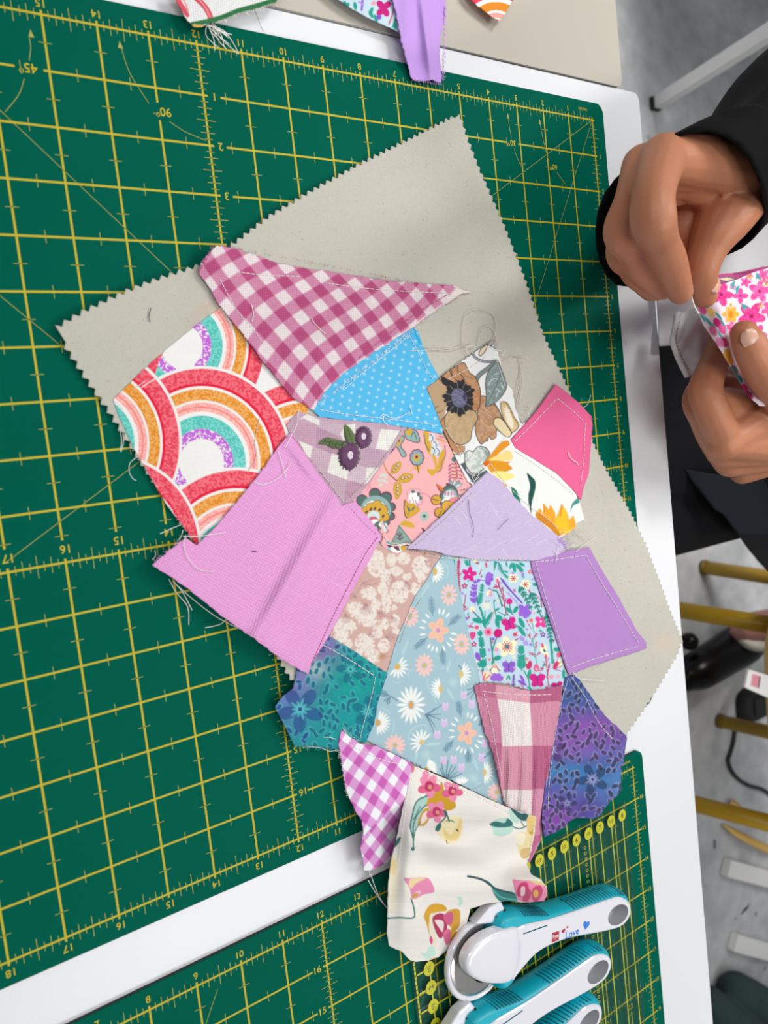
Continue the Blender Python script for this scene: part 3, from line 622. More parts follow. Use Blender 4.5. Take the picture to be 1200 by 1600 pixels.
# pale lilac gingham with embroidered flowers
def lilac_gingham(k):
    k.view(440, 640, 6); W = '#ecebe4'; Mi = '#d0b4c6'; Dk = '#b28aa6'
    k.c[:] = lin('#c9a9bd')
    k.poly([(165, 90), (240, 40), (360, 100), (355, 150), (200, 80)], W); k.poly([(130, 90), (330, 165), (320, 350), (290, 345), (160, 290), (110, 180)], '#c9a3b8'); k.poly([(330, 165), (500, 230), (560, 280), (560, 420), (480, 430), (320, 350)], '#bd97ad')
    k.poly([(160, 290), (290, 345), (290, 460), (250, 450)], W); k.poly([(290, 345), (460, 410), (440, 590), (380, 590), (270, 460)], '#cdb2c2')
    k.poly([(470, 410), (640, 470), (615, 660), (430, 590)], W); k.poly([(540, 210), (580, 150), (690, 130), (700, 250), (600, 330)], W); k.poly([(690, 130), (930, 180), (880, 370), (700, 330)], '#ceb3c4')
    k.poly([(930, 180), (1110, 200), (1000, 385), (880, 370)], W); k.poly([(690, 340), (850, 370), (820, 540), (680, 520)], '#c2a2b6'); k.poly([(850, 370), (990, 385), (930, 540), (820, 540)], '#c3a4b8')
    k.poly([(640, 490), (800, 545), (790, 700), (615, 660)], '#d5c0cc'); k.poly([(800, 545), (910, 545), (800, 690), (780, 690)], W); k.poly([(380, 590), (610, 660), (590, 860), (560, 850)], '#c7abbb'); k.poly([(610, 660), (790, 710), (640, 830), (590, 860)], '#c098ae')
    k.poly([(360, 100), (600, 140), (540, 240), (350, 170)], '#cfb5c5')
    k.mottle(0.12, 1.2)
LILG = cloth('lilac_gingham_patch', jag([(448, 664), (466, 642), (500, 652), (540, 656), (600, 662), (635, 668), (628, 680), (612, 705), (598, 724), (580, 752), (560, 775), (538, 796), (512, 768), (490, 742), (470, 710), (456, 684)], 4, 0.4, 6),
     lay(2.2), GAUZE, QUILT, step=1.1, paint=lilac_gingham, base='#c9a9bd', label='pale lilac gingham patch with two embroidered purple flowers')
pmat('silk_purple', '#5e2a5a', 0.55, sheen=0.4); pmat('silk_green', '#59733c', 0.55, sheen=0.3); pmat('silk_pale', '#e2d3e2', 0.6)
def satin(name, mat, cx, cy, rin, rout, sx, sy, n, rot=0, spread=None):
    mb = MB(); rr = np.random.default_rng(3)
    for q in range(n):
        a = 2 * math.pi * q / n + rot; r1 = rout * rr.uniform(0.9, 1.12)
        P = np.array([(cx + math.cos(a) * rin * sx, cy + math.sin(a) * rin * sy), (cx + math.cos(a) * (rin + r1) / 2 * sx, cy + math.sin(a) * (rin + r1) / 2 * sy), (cx + math.cos(a + 0.06) * r1 * sx, cy + math.sin(a + 0.06) * r1 * sy)])
        z = lay(2.6)(P[:, 0], P[:, 1]) + np.array([0.0005, 0.0009, 0.0001]); mb.tube(U(P[:, 0], P[:, 1], z), 0.00042, 5)
    return mb.build(name, MATS[mat], LILG, smooth=True)
satin('embroidered_flower', 'silk_purple', 545.5, 711, 3, 16.5, 1.0, 1.38, 64); satin('embroidered_flower_centre', 'silk_pale', 547.5, 711.5, 0.3, 6, 1.0, 1.55, 26)
satin('embroidered_flower', 'silk_purple', 568, 683.5, 3, 13, 1.0, 1.25, 54); satin('embroidered_flower_centre', 'silk_pale', 568, 681.5, 0.3, 5, 1.0, 1.4, 22)
def leaf(axis, wd, n):
    A = cr(axis, 10); mb = MB()
    for q in range(n):
        t = q / (n - 1); i = t * (len(A) - 1); p = A[int(i)]; d = A[min(int(i) + 1, len(A) - 1)] - A[max(int(i) - 1, 0)]; d /= np.linalg.norm(d); nn = np.array([-d[1], d[0]]); h = wd * math.sin(math.pi * (0.12 + 0.85 * t)) ** 0.7
        for sg in (-1, 1):
            P = np.array([p, p + nn * sg * h * 0.5 - d * 1.5, p + nn * sg * h - d * 3]); mb.tube(U(P[:, 0], P[:, 1], lay(2.5)(P[:, 0], P[:, 1]) + np.array([0.0007, 0.0007, 0.0001])), 0.0004, 4)
    mb.build('embroidered_leaf', MATS['silk_green'], LILG, smooth=True)
leaf([(540, 696), (525, 694), (510, 690), (499, 693)], 7.5, 26); leaf([(549, 690), (545, 678), (540, 664)], 7.5, 22)
stitches(LILG, [(500, 736), (520, 762), (538, 785)], lay(2.5)); stitches(LILG, [(628, 672), (600, 715), (575, 748), (545, 780)], lay(2.5), col='thread_pale', dash=3)
# pink paisley garden print
def paisley(k):
    k.view(540, 660, 5.4545); PL = '#6b3a56'; TE = '#8fb2ae'; DT = '#55716c'; GO = '#d6a93a'; WH = '#f2f3ee'
    def out(pts, col, wd=7, edge=PL): k.poly(pts, col, smooth=True); k.line(list(pts) + [pts[0]], wd, edge)
    # teal and gold leaves at the top
    out([(430, 130), (470, 100), (500, 140), (470, 200), (505, 250), (515, 285), (480, 290), (450, 230), (420, 190)], TE); k.ell(455, 165, 16, 42, 15, GO); k.ell(455, 158, 8, 12, 0, PL); k.line([(330, 280), (390, 250), (420, 210)], 10, PL)
    out([(500, 70), (560, 60), (610, 80), (630, 165), (560, 160), (510, 130)], TE); k.poly([(510, 70), (560, 60), (565, 100), (530, 110)], GO, smooth=True); k.line([(560, 120), (580, 80), (605, 140)], 8, DT)
    # small blossom
    for q in range(9): a = 2 * math.pi * q / 9; k.ell(608 + 38 * math.cos(a), 300 + 48 * math.sin(a), 26, 26, 0, PL)
    for q in range(9): a = 2 * math.pi * q / 9; k.ell(608 + 36 * math.cos(a), 300 + 46 * math.sin(a), 19, 19, 0, '#9aa5b6' if q > 4 else TE)
    k.ell(605, 300, 28, 32, 0, GO); k.ell(605, 295, 12, 14, 0, PL); k.poly([(560, 390), (600, 375), (640, 365), (625, 440), (600, 400)], GO); k.line([(610, 360), (618, 400), (625, 435)], 6, PL)
    # gold twig with three leaves
    k.line([(318, 330), (345, 400), (380, 450), (440, 500)], 9, '#c08a2a'); k.line([(370, 440), (440, 500)], 7, PL)
    for P, ax in (([(385, 435), (400, 370), (465, 335), (465, 390), (430, 430)], [(400, 420), (450, 355)]), ([(440, 490), (500, 435), (575, 450), (545, 500), (490, 515)], [(470, 480), (550, 460)]), ([(420, 515), (410, 580), (435, 655), (475, 590), (465, 520)], [(440, 530), (440, 620)])):
        k.poly(P, GO, smooth=True); k.line(P + [P[0]], 5, '#b58a28')
        for t in (0.15, 0.5, 0.85): a, b = ax; k.ell(a[0] + (b[0] - a[0]) * t, a[1] + (b[1] - a[1]) * t, 12, 12, 0, PL); k.ell(a[0] + (b[0] - a[0]) * t + 3, a[1] + (b[1] - a[1]) * t - 2, 8, 8, 0, '#d9d7d4')
    k.line([(290, 395), (275, 398)], 7, GO)
    # pale leaf sprig
    for p in ((310, 450, 26, 14, -40), (335, 455, 26, 13, 60), (295, 495, 26, 12, 10), (335, 500, 28, 12, 40), (300, 535, 22, 10, -30)): k.ell(*p[:4], p[4], '#cfd9cf')
    k.line([(200, 510), (215, 570), (235, 590)], 14, '#e79aa8'); k.line([(205, 515), (180, 580)], 14, '#e79aa8'); k.line([(660, 605), (700, 620), (735, 660)], 10, '#e38d9a')
    # large fan flower
    for cx, cy, r in ((140, 665, 52), (250, 610, 52), (345, 640, 52), (390, 720, 40), (385, 800, 38), (350, 850, 30)): k.ell(cx, cy, r, r, 0, PL)
    for cx, cy, r in ((142, 668, 45), (250, 614, 44), (342, 645, 44), (380, 722, 36), (376, 800, 32), (345, 845, 26)): k.ell(cx, cy, r, r, 0, DT)
    k.ell(260, 745, 128, 120, 20, TE); k.ell(255, 765, 108, 100, 20, WH)
    for cx, cy, r in ((170, 755, 34), (210, 725, 36), (268, 705, 40), (315, 745, 42), (335, 805, 36)): k.ell(cx, cy, r + 5, r + 5, 0, PL); 
    for cx, cy, r in ((170, 755, 34), (210, 725, 36), (268, 705, 40), (315, 745, 42), (335, 805, 36)): k.ell(cx, cy, r, r, 0, GO)
    k.ell(255, 790, 80, 62, 30, GO)
    for cx, cy in ((178, 765), (215, 740), (250, 735), (290, 745), (320, 800)): k.ell(cx, cy, 10, 16, 30, PL)
    k.ell(240, 800, 52, 48, 0, '#cfe0e2'); k.ell(235, 830, 40, 30, 0, '#c8667c'); k.ell(255, 870, 48, 40, 30, WH); k.ell(265, 865, 38, 14, -40, DT); k.ell(280, 890, 32, 12, 50, DT); k.poly([(310, 870), (350, 860), (355, 920), (335, 935), (315, 905)], '#d6dfe2', smooth=True); k.line([(325, 865), (360, 925), (345, 940)], 7, '#9c4a6b'); k.line([(270, 890), (300, 960), (315, 980), (300, 1020)], 9, PL)
    # tulip
    out([(530, 640), (525, 590), (570, 565), (630, 575), (655, 640), (640, 700), (560, 690)], '#e9b9c4', edge='#d78ea0'); k.ell(580, 650, 46, 58, 0, WH)
    for p in ((545, 660), (570, 640), (595, 660), (610, 690)): k.line([p, (p[0] + 8, p[1] + 36)], 8, '#c38ca8')
    k.ell(575, 590, 16, 14, 0, DT); k.ell(622, 612, 14, 20, 0, DT); k.ell(640, 645, 12, 18, 0, DT)
    out([(505, 660), (500, 760), (520, 815), (580, 790), (630, 745), (600, 720), (580, 690), (545, 700)], GO, edge='#c98f2c'); k.line([(505, 660), (498, 730), (508, 790), (520, 812)], 9, PL); k.line([(530, 790), (535, 740), (520, 710)], 7, DT); k.ell(540, 740, 22, 10, 60, DT); k.ell(575, 735, 20, 9, -50, DT)
    k.line([(500, 830), (490, 860), (460, 880)], 6, '#b98a2e'); k.poly([(465, 870), (500, 840), (560, 850), (590, 890), (540, 895), (505, 885)], GO, smooth=True)
    # small teal flower
    for q in range(6): a = 2 * math.pi * q / 6; k.ell(672 + 24 * math.cos(a), 800 + 28 * math.sin(a), 18, 16, math.degrees(a), '#a9c3bc')
    k.ell(672, 798, 14, 14, 0, DT); k.line([(655, 905), (670, 925)], 16, PL)
    # teal pod at the bottom
    out([(455, 880), (430, 950), (400, 1010), (430, 1040), (520, 1020), (565, 1030), (520, 960)], '#8aa89f', edge=DT)
    for p in ([(460, 935), (462, 1000)], [(440, 950), (460, 975)], [(480, 945), (465, 975)], [(440, 985), (462, 1000)], [(490, 980), (465, 1000)]): k.line(p, 10, '#6b4a63')
    k.ell(375, 1025, 30, 16, 20, TE); k.ell(390, 1060, 36, 14, 20, PL); k.ell(370, 1085, 26, 18, 40, '#a9c3cf'); k.ell(430, 1085, 50, 26, 20, WH); k.ell(440, 1070, 34, 18, 30, PL); k.ell(490, 1065, 34, 34, 0, WH); k.ell(492, 1068, 24, 26, 0, GO); k.line([(500, 1050), (560, 1045)], 10, PL)
    # gold paisley plume at the top right
    k.poly([(665, 85), (705, 85), (730, 200), (770, 300), (780, 400), (740, 455), (690, 400), (760, 395), (740, 300), (690, 235)], GO, smooth=True); k.line([(668, 100), (680, 180), (710, 240)], 9, DT)
    for p in ((735, 130, 26, 40), (765, 190, 28, 40), (750, 240, 24, 40), (790, 250, 26, 50)): k.ell(p[0], p[1], p[2], p[3], 15, '#cfdfe6'); k.line([(p[0] - 15, p[1] - 30), (p[0] + 10, p[1]), (p[0] - 5, p[1] + 35)], 7, PL)
    k.poly([(800, 270), (840, 230), (845, 320), (815, 400), (775, 420), (790, 330)], GO, smooth=True); k.line([(845, 200), (850, 280), (820, 340), (815, 400), (780, 425)], 9, '#9c6a86'); k.line([(780, 140), (820, 150), (850, 165)], 13, '#d59a4a'); k.line([(800, 120), (840, 130)], 10, '#d46a8a')
    # coral fern
    k.line([(925, 310), (945, 400), (950, 480)], 9, PL); k.ell(925, 315, 22, 22, 0, DT)
    for q, yy in enumerate((355, 385, 415, 445, 470)):
        k.line([(945, yy + 10), (905, yy), (880, yy + 22)], 12, '#a9527a'); k.line([(940, yy), (975, yy - 10 + 4 * q), (992, yy + 12)], 12, '#a9527a'); k.line([(940, yy + 12), (905, yy + 5)], 7, '#e7a06a'); k.line([(945, yy + 4), (978, yy)], 7, '#e7a06a')
    # pomegranate flower right
    for a, c in ((-150, PL), (-120, TE), (-85, '#cfe0e6'), (-55, TE), (-30, '#c8d6dc')): k.petal(925, 560, a, 80, 30, PL); k.petal(925, 560, a, 72, 22, c)
    k.ell(880, 640, 82, 112, 12, PL); k.ell(882, 640, 74, 104, 12, DT); k.ell(890, 650, 62, 84, 12, TE); k.ell(885, 620, 50, 40, 0, '#d5e3e6')
    for q in range(4): k.ell(850 + 26 * q, 605, 9, 22, 10, '#c48ba4')
    k.ell(880, 665, 62, 26, -10, WH); k.ell(920, 680, 50, 44, -30, '#e38e96'); k.ell(860, 715, 48, 54, 20, PL); k.ell(862, 715, 42, 48, 20, GO); k.ell(915, 715, 36, 36, 0, GO); k.line([(845, 740), (885, 700)], 7, '#d9808a'); k.line([(940, 690), (900, 740)], 7, '#d9808a')
    k.ell(770, 660, 46, 46, 0, PL); k.ell(772, 660, 39, 39, 0, GO); k.line([(740, 655), (790, 665)], 8, PL); k.ell(800, 770, 48, 46, 20, PL); k.ell(803, 768, 41, 39, 20, GO); k.line([(790, 800), (820, 750)], 8, PL); k.poly([(775, 530), (820, 550), (830, 585), (795, 580)], '#d9743c', smooth=True); k.line([(775, 525), (800, 580), (830, 590)], 7, PL)
    k.line([(980, 580), (1020, 570)], 8, PL); k.line([(960, 620), (1010, 615)], 8, DT)
    k.mottle(0.04, 2)
PAIS = cloth('pink_paisley_patch', jag([(536, 780), (552, 766), (580, 748), (600, 720), (614, 703), (630, 676), (640, 668), (672, 674), (692, 680), (702, 696), (716, 722), (730, 750), (738, 760), (715, 782), (690, 806), (665, 832), (640, 855), (620, 865), (600, 856), (592, 844), (598, 835), (570, 805)], 4, 0.4, 8),
     lay(1.6), CM, QUILT, step=1.05, paint=paisley, base='#efb3b5', label='salmon pink patch printed with teal and gold paisley flowers')
stitches(PAIS, [(600, 838), (612, 848), (640, 852)], lay(1.9)); threads(PAIS, [[(604, 850), (620, 853), (642, 850)]], lay(1.9))

# white with yellow flowers
def yellow_flowers(k):
    k.view(720, 660, 5.4545); O = '#e09a23'; Y = '#f0cf55'; D = '#c97a1a'
    k.poly([(185, 330), (240, 290), (350, 165), (435, 170), (330, 260), (250, 340)], '#e0921f', smooth=True); k.poly([(240, 320), (330, 270), (400, 235), (440, 275), (430, 320), (300, 330)], '#efd688', smooth=True); k.poly([(230, 350), (270, 325), (400, 335), (435, 330), (405, 355), (440, 395), (360, 425), (290, 410)], '#dd951b', smooth=True)
    k.poly([(180, 335), (230, 325), (260, 350), (210, 375)], '#d4701f', smooth=True); k.poly([(225, 375), (270, 370), (330, 415), (270, 435)], O, smooth=True); k.poly([(270, 430), (340, 415), (440, 440), (450, 470), (360, 495)], '#eee28c', smooth=True); k.poly([(270, 450), (320, 480), (395, 545), (335, 535), (295, 490)], '#dfa32c', smooth=True)
    G = '#164f47'
    k.poly([(563, 432), (600, 460), (635, 500), (635, 570), (605, 690), (600, 775), (580, 700), (575, 620), (590, 540)], G, smooth=True); k.poly([(430, 550), (480, 590), (510, 690), (470, 660), (440, 610)], '#1e7a63', smooth=True); k.poly([(935, 760), (950, 690), (1005, 640), (1015, 680), (960, 710)], '#3f8f86', smooth=True)
    k.poly([(640, 760), (680, 730), (700, 780), (710, 690), (745, 740), (765, 700), (805, 770), (810, 820), (860, 690), (905, 770), (925, 830), (960, 790), (985, 880), (920, 940), (840, 970), (740, 890), (650, 820)], '#e8a52c'); k.poly([(640, 770), (700, 790), (790, 860), (845, 900), (835, 970), (740, 890), (650, 820)], '#cf8622', smooth=True)
    k.poly([(800, 860), (840, 780), (880, 730), (910, 800), (920, 900), (850, 930)], '#f0c029', smooth=True, soft=3); k.poly([(850, 910), (930, 900), (985, 885), (920, 940), (850, 955)], '#f3c93e', smooth=True); k.line([(705, 700), (710, 770)], 10, '#d98a20'); k.line([(860, 700), (850, 800)], 12, '#dc9326'); k.line([(845, 915), (910, 915), (980, 888)], 5, '#d9873a')
    k.poly([(400, 140), (440, 170), (500, 230), (430, 210)], '#f4f3f1')
YELF = cloth('yellow_flower_patch', jag([(753, 728), (765, 712), (782, 690), (792, 682), (800, 690), (815, 700), (835, 716), (862, 733), (885, 752), (900, 772), (906, 785), (910, 800), (914, 812), (901, 818), (900, 824), (880, 838), (872, 840), (850, 825), (830, 805), (805, 778), (790, 760), (770, 745)], 4, 0.5, 10),
     lay(3.8), CM, QUILT, step=1.05, paint=yellow_flowers, base='#e8ebe8', label='white patch printed with yellow flowers and dark green leaves')
stitches(YELF, [(766, 724), (778, 740), (795, 760), (826, 790), (850, 806), (874, 828)], lay(4.1)); stitches(YELF, [(805, 705), (840, 728), (880, 758), (898, 775)], lay(4.1), dash=3)
fray(YELF, (900, 826), (886, 838), lay(3.5), 16, 20, 60, 'thread_pale', seed=14, spread=30)

# hot pink
def plain(col, amt=0.03):
    def f(k): k.mottle(amt, 1.5); k.mottle(0.02, 20, 9)
    return f
HOT = cloth('hot_pink_patch', jag([(798, 688), (815, 669), (840, 640), (868, 600), (885, 613), (905, 630), (924, 650), (926, 664), (923, 700), (920, 740), (912, 762), (908, 782), (895, 765), (870, 740), (838, 720), (805, 700)], 6, 0.25, 13),
     lay(4.2), CM, QUILT, step=1.6, paint=plain(0), base='#e66596', label='plain hot pink patch')
stitches(HOT, [(804, 690), (830, 665), (870, 623)], lay(4.5)); stitches(HOT, [(870, 622), (893, 640), (915, 661)], lay(4.5)); stitches(HOT, [(915, 661), (913, 690), (912, 720), (906, 765)], lay(4.5)); threads(HOT, [[(888, 707), (892, 716), (900, 722), (904, 727)]], lay(4.5), r=0.0003)

# pale lilac chambray triangle
def chambray(k):
    n = fbm(k.x / 0.9 + k.y * 0.2, k.y / 1.2, 3, 2); k.c *= (0.92 + 0.15 * n)[:, None]
    for q in range(26):
        r = np.random.default_rng(q); a = (640 + 230 * r.random(), 740 + 130 * r.random()); d = r.choice([0, 1]); L = r.uniform(10, 40); v = (0.62, 0.78) if d else (0.85, -0.5); k.view(0, 0, 1).line([a, (a[0] + v[0] * L, a[1] + v[1] * L)], 0.9, '#e6def0', a=0.6)
TRI = cloth('pale_lilac_patch', jag([(636, 857), (660, 834), (700, 797), (740, 758), (763, 737), (775, 745), (792, 762), (812, 785), (835, 808), (862, 830), (876, 840), (884, 848), (880, 862), (868, 868), (835, 876), (790, 875), (740, 874), (705, 868), (670, 860)], 4, 0.5, 15),
     lay(4.6), CHAMB, QUILT, step=1.15, paint=chambray, base='#cbbbdd', label='pale lilac chambray triangle')
stitches(TRI, [(665, 866), (700, 872), (760, 874), (825, 874)], lay(4.8), col='thread_white', dash=3); stitches(TRI, [(650, 852), (690, 816), (740, 768)], lay(4.9), col='thread_pale', dash=4)
fray(TRI, (870, 842), (886, 858), lay(4.6), 30, 14, 0, 'thread_lilac', seed=16, spread=40); fray(TRI, (640, 858), (700, 870), lay(4.6), 40, 4, 100, 'thread_dark', seed=17)
threads(TRI, [[(732, 780), (734, 800), (740, 825), (738, 840)], [(778, 828), (785, 820), (796, 810)]], lay(4.9), col='thread_dark', r=0.00014)
threads(TRI, [[(738, 760), (746, 744), (755, 735), (765, 725)], [(742, 752), (738, 745), (745, 737), (748, 745), (740, 752)], [(870, 866), (872, 852), (866, 845)], [(878, 862), (890, 855), (905, 852)]], lay(5.0))

# big pink linen square
def linen(k):
    n = vnoise(k.x / 1.1 - k.y / 3.0, k.y / 2.0, 7); m = vnoise(k.x / 6 + k.y / 9, k.y / 1.2 - k.x / 1.6, 8); k.c *= (0.93 + 0.09 * n + 0.05 * m)[:, None]
    sh = fbm(k.x / 40, k.y / 40, 2, 2)
    r = np.random.default_rng(4)
    for q in range(46):
        a = (250 + 340 * r.random(), 690 + 350 * r.random()); L = r.uniform(12, 60); v = (0.62, -0.78) if r.random() < 0.5 else (0.84, 0.54); k.view(0, 0, 1).line([a, (a[0] + v[0] * L, a[1] + v[1] * L)], 1.0, '#efbdec', a=0.5)
    k.view(0, 0, 1).line([(393, 861), (400, 862)], 2.2, '#5a4a6a'); 
    d = np.clip((k.y - (0.62 * (k.x - 240) + 895)) / 30 + 1, 0, 1)
zp = lay(4.0, lambda x, y: gauss(x, y, 455, 900, 9, 120, 30, 0.0042) + gauss(x, y, 490, 930, 16, 120, 30, -0.001) + gauss(x, y, 470, 720, 5, 30, -38, 0.002) + gauss(x, y, 270, 890, 50, 40, 0, 0.005) + gauss(x, y, 380, 980, 60, 16, 32, 0.004))
PINK = cloth('pink_linen_patch', jag([(238, 883), (262, 862), (290, 840), (308, 852), (340, 820), (400, 748), (440, 692), (455, 676), (466, 695), (490, 730), (510, 757), (535, 790), (555, 783), (580, 815), (597, 836), (580, 870), (555, 915), (535, 955), (515, 992), (500, 1015), (488, 1035), (481, 1054), (470, 1048), (440, 1030), (400, 1000), (350, 965), (300, 925), (265, 900)], 4, 0.5, 18),
     zp, LINEN, QUILT, step=1.25, paint=linen, base='#e9a4dc', label='large bright pink linen square with loose threads')
stitches(PINK, [(590, 840), (570, 868), (540, 925), (515, 975), (486, 1040)], zp, col='thread_rose', dash=3); stitches(PINK, [(545, 790), (570, 818), (592, 838)], zp, col='thread_pink', dash=4)
threads(PINK, [[(397, 752), (410, 757), (430, 750), (445, 738), (455, 722)], [(435, 705), (441, 725), (447, 746)], [(290, 836), (288, 855), (296, 875), (312, 890), (334, 893)], [(286, 838), (310, 838), (340, 834), (353, 832)], [(466, 640), (465, 660), (458, 676), (445, 700)]], lambda x, y: zp(x, y) + 0.0004, r=0.0002)
threads(PINK, [[(264, 905), (275, 925), (293, 948), (295, 976)], [(270, 908), (285, 925), (300, 953)], [(272, 910), (300, 935), (340, 965), (390, 990), (400, 996)], [(320, 981), (345, 975), (357, 962)], [(250, 834), (270, 825), (283, 820)], [(277, 845), (283, 838), (286, 828)], [(238, 875), (243, 868), (242, 860)]], lambda x, y: zb(x, y) * 0.6, r=0.0002)
fray(PINK, (240, 880), (290, 842), zp, 30, 6, -140, 'thread_pink', seed=19); fray(PINK, (455, 680), (540, 790), zp, 60, 2.5, -40, 'thread_rose', seed=20)

# taupe cow-parsley print
def parsley(k):
    k.view(500, 850, 5.714); W = '#e8e1d8'
    r = np.random.default_rng(12)
    for cx, cy, rx, ry in ((500, 170, 75, 120), (640, 140, 45, 55), (745, 130, 55, 50), (900, 200, 75, 90), (900, 290, 40, 50), (590, 300, 50, 70), (680, 240, 60, 40), (780, 290, 40, 30), (560, 400, 45, 55), (710, 430, 80, 100), (850, 400, 50, 50), (435, 440, 68, 60), (590, 520, 40, 100), (310, 570, 70, 55), (440, 620, 60, 60), (500, 540, 40, 60), (330, 630, 50, 40), (430, 690, 85, 45), (570, 710, 45, 50), (670, 690, 40, 60), (220, 740, 100, 80), (660, 570, 22, 24), (510, 790, 45, 60), (400, 900, 85, 100), (570, 910, 50, 60), (190, 830, 60, 50), (480, 1010, 50, 70), (250, 890, 40, 40), (680, 780, 30, 30)):
        for q in range(int(rx * ry / 42)):
            a = 2 * math.pi * r.random(); d = math.sqrt(r.random()); k.ell(cx + rx * d * math.cos(a), cy + ry * d * math.sin(a), 10, 10, 0, W, soft=1.0, a=0.6)
    for cx, cy, a0, L, n in ((640, 290, 90, 60, 7), (770, 350, 75, 70, 7), (410, 545, 90, 80, 8), (230, 640, 80, 70, 8), (530, 620, 30, 60, 7), (440, 810, 10, 60, 6), (950, 160, 30, 60, 6), (310, 470, 200, 40, 6), (650, 660, 60, 45, 6), (600, 830, 0, 70, 6), (395, 350, 20, 60, 5)):
        for q in range(n): a = math.radians(a0 - 45 + 90 * q / (n - 1)); k.line([(cx - math.cos(math.radians(a0)) * 20, cy - math.sin(math.radians(a0)) * 20), (cx + math.cos(a) * L, cy + math.sin(a) * L)], 5, '#b0848a', a=0.8)
    for p in ([(370, 510), (420, 560), (440, 620)], [(310, 470), (360, 380), (380, 345)], [(380, 345), (450, 370), (500, 350)], [(520, 590), (580, 660)], [(560, 760), (600, 850)]): k.line(p, 5, '#b0848a', a=0.8)
    k.ell(555, 1000, 38, 26, -20, '#b98a5e', soft=3, a=0.8); k.mottle(0.1, 1.5)
TAUP = cloth('taupe_parsley_patch', jag([(512, 1000), (530, 958), (550, 920), (570, 880), (588, 848), (604, 858), (640, 858), (670, 862), (692, 866), (705, 872), (690, 900), (660, 950), (630, 1000), (604, 1050), (595, 1050), (570, 1030), (545, 1018)], 4, 0.5, 21),
     lay(1.0), CM, QUILT, step=1.05, paint=parsley, base='#cfaaa2', label='dusty pink patch printed with cream cow parsley')
fray(TAUP, (640, 853), (688, 864), lay(1.4), 30, 5, -80, 'thread_dark', seed=22); fray(TAUP, (525, 1008), (595, 1046), lay(1.2), 60, 3, 110, 'thread_pale', seed=23)
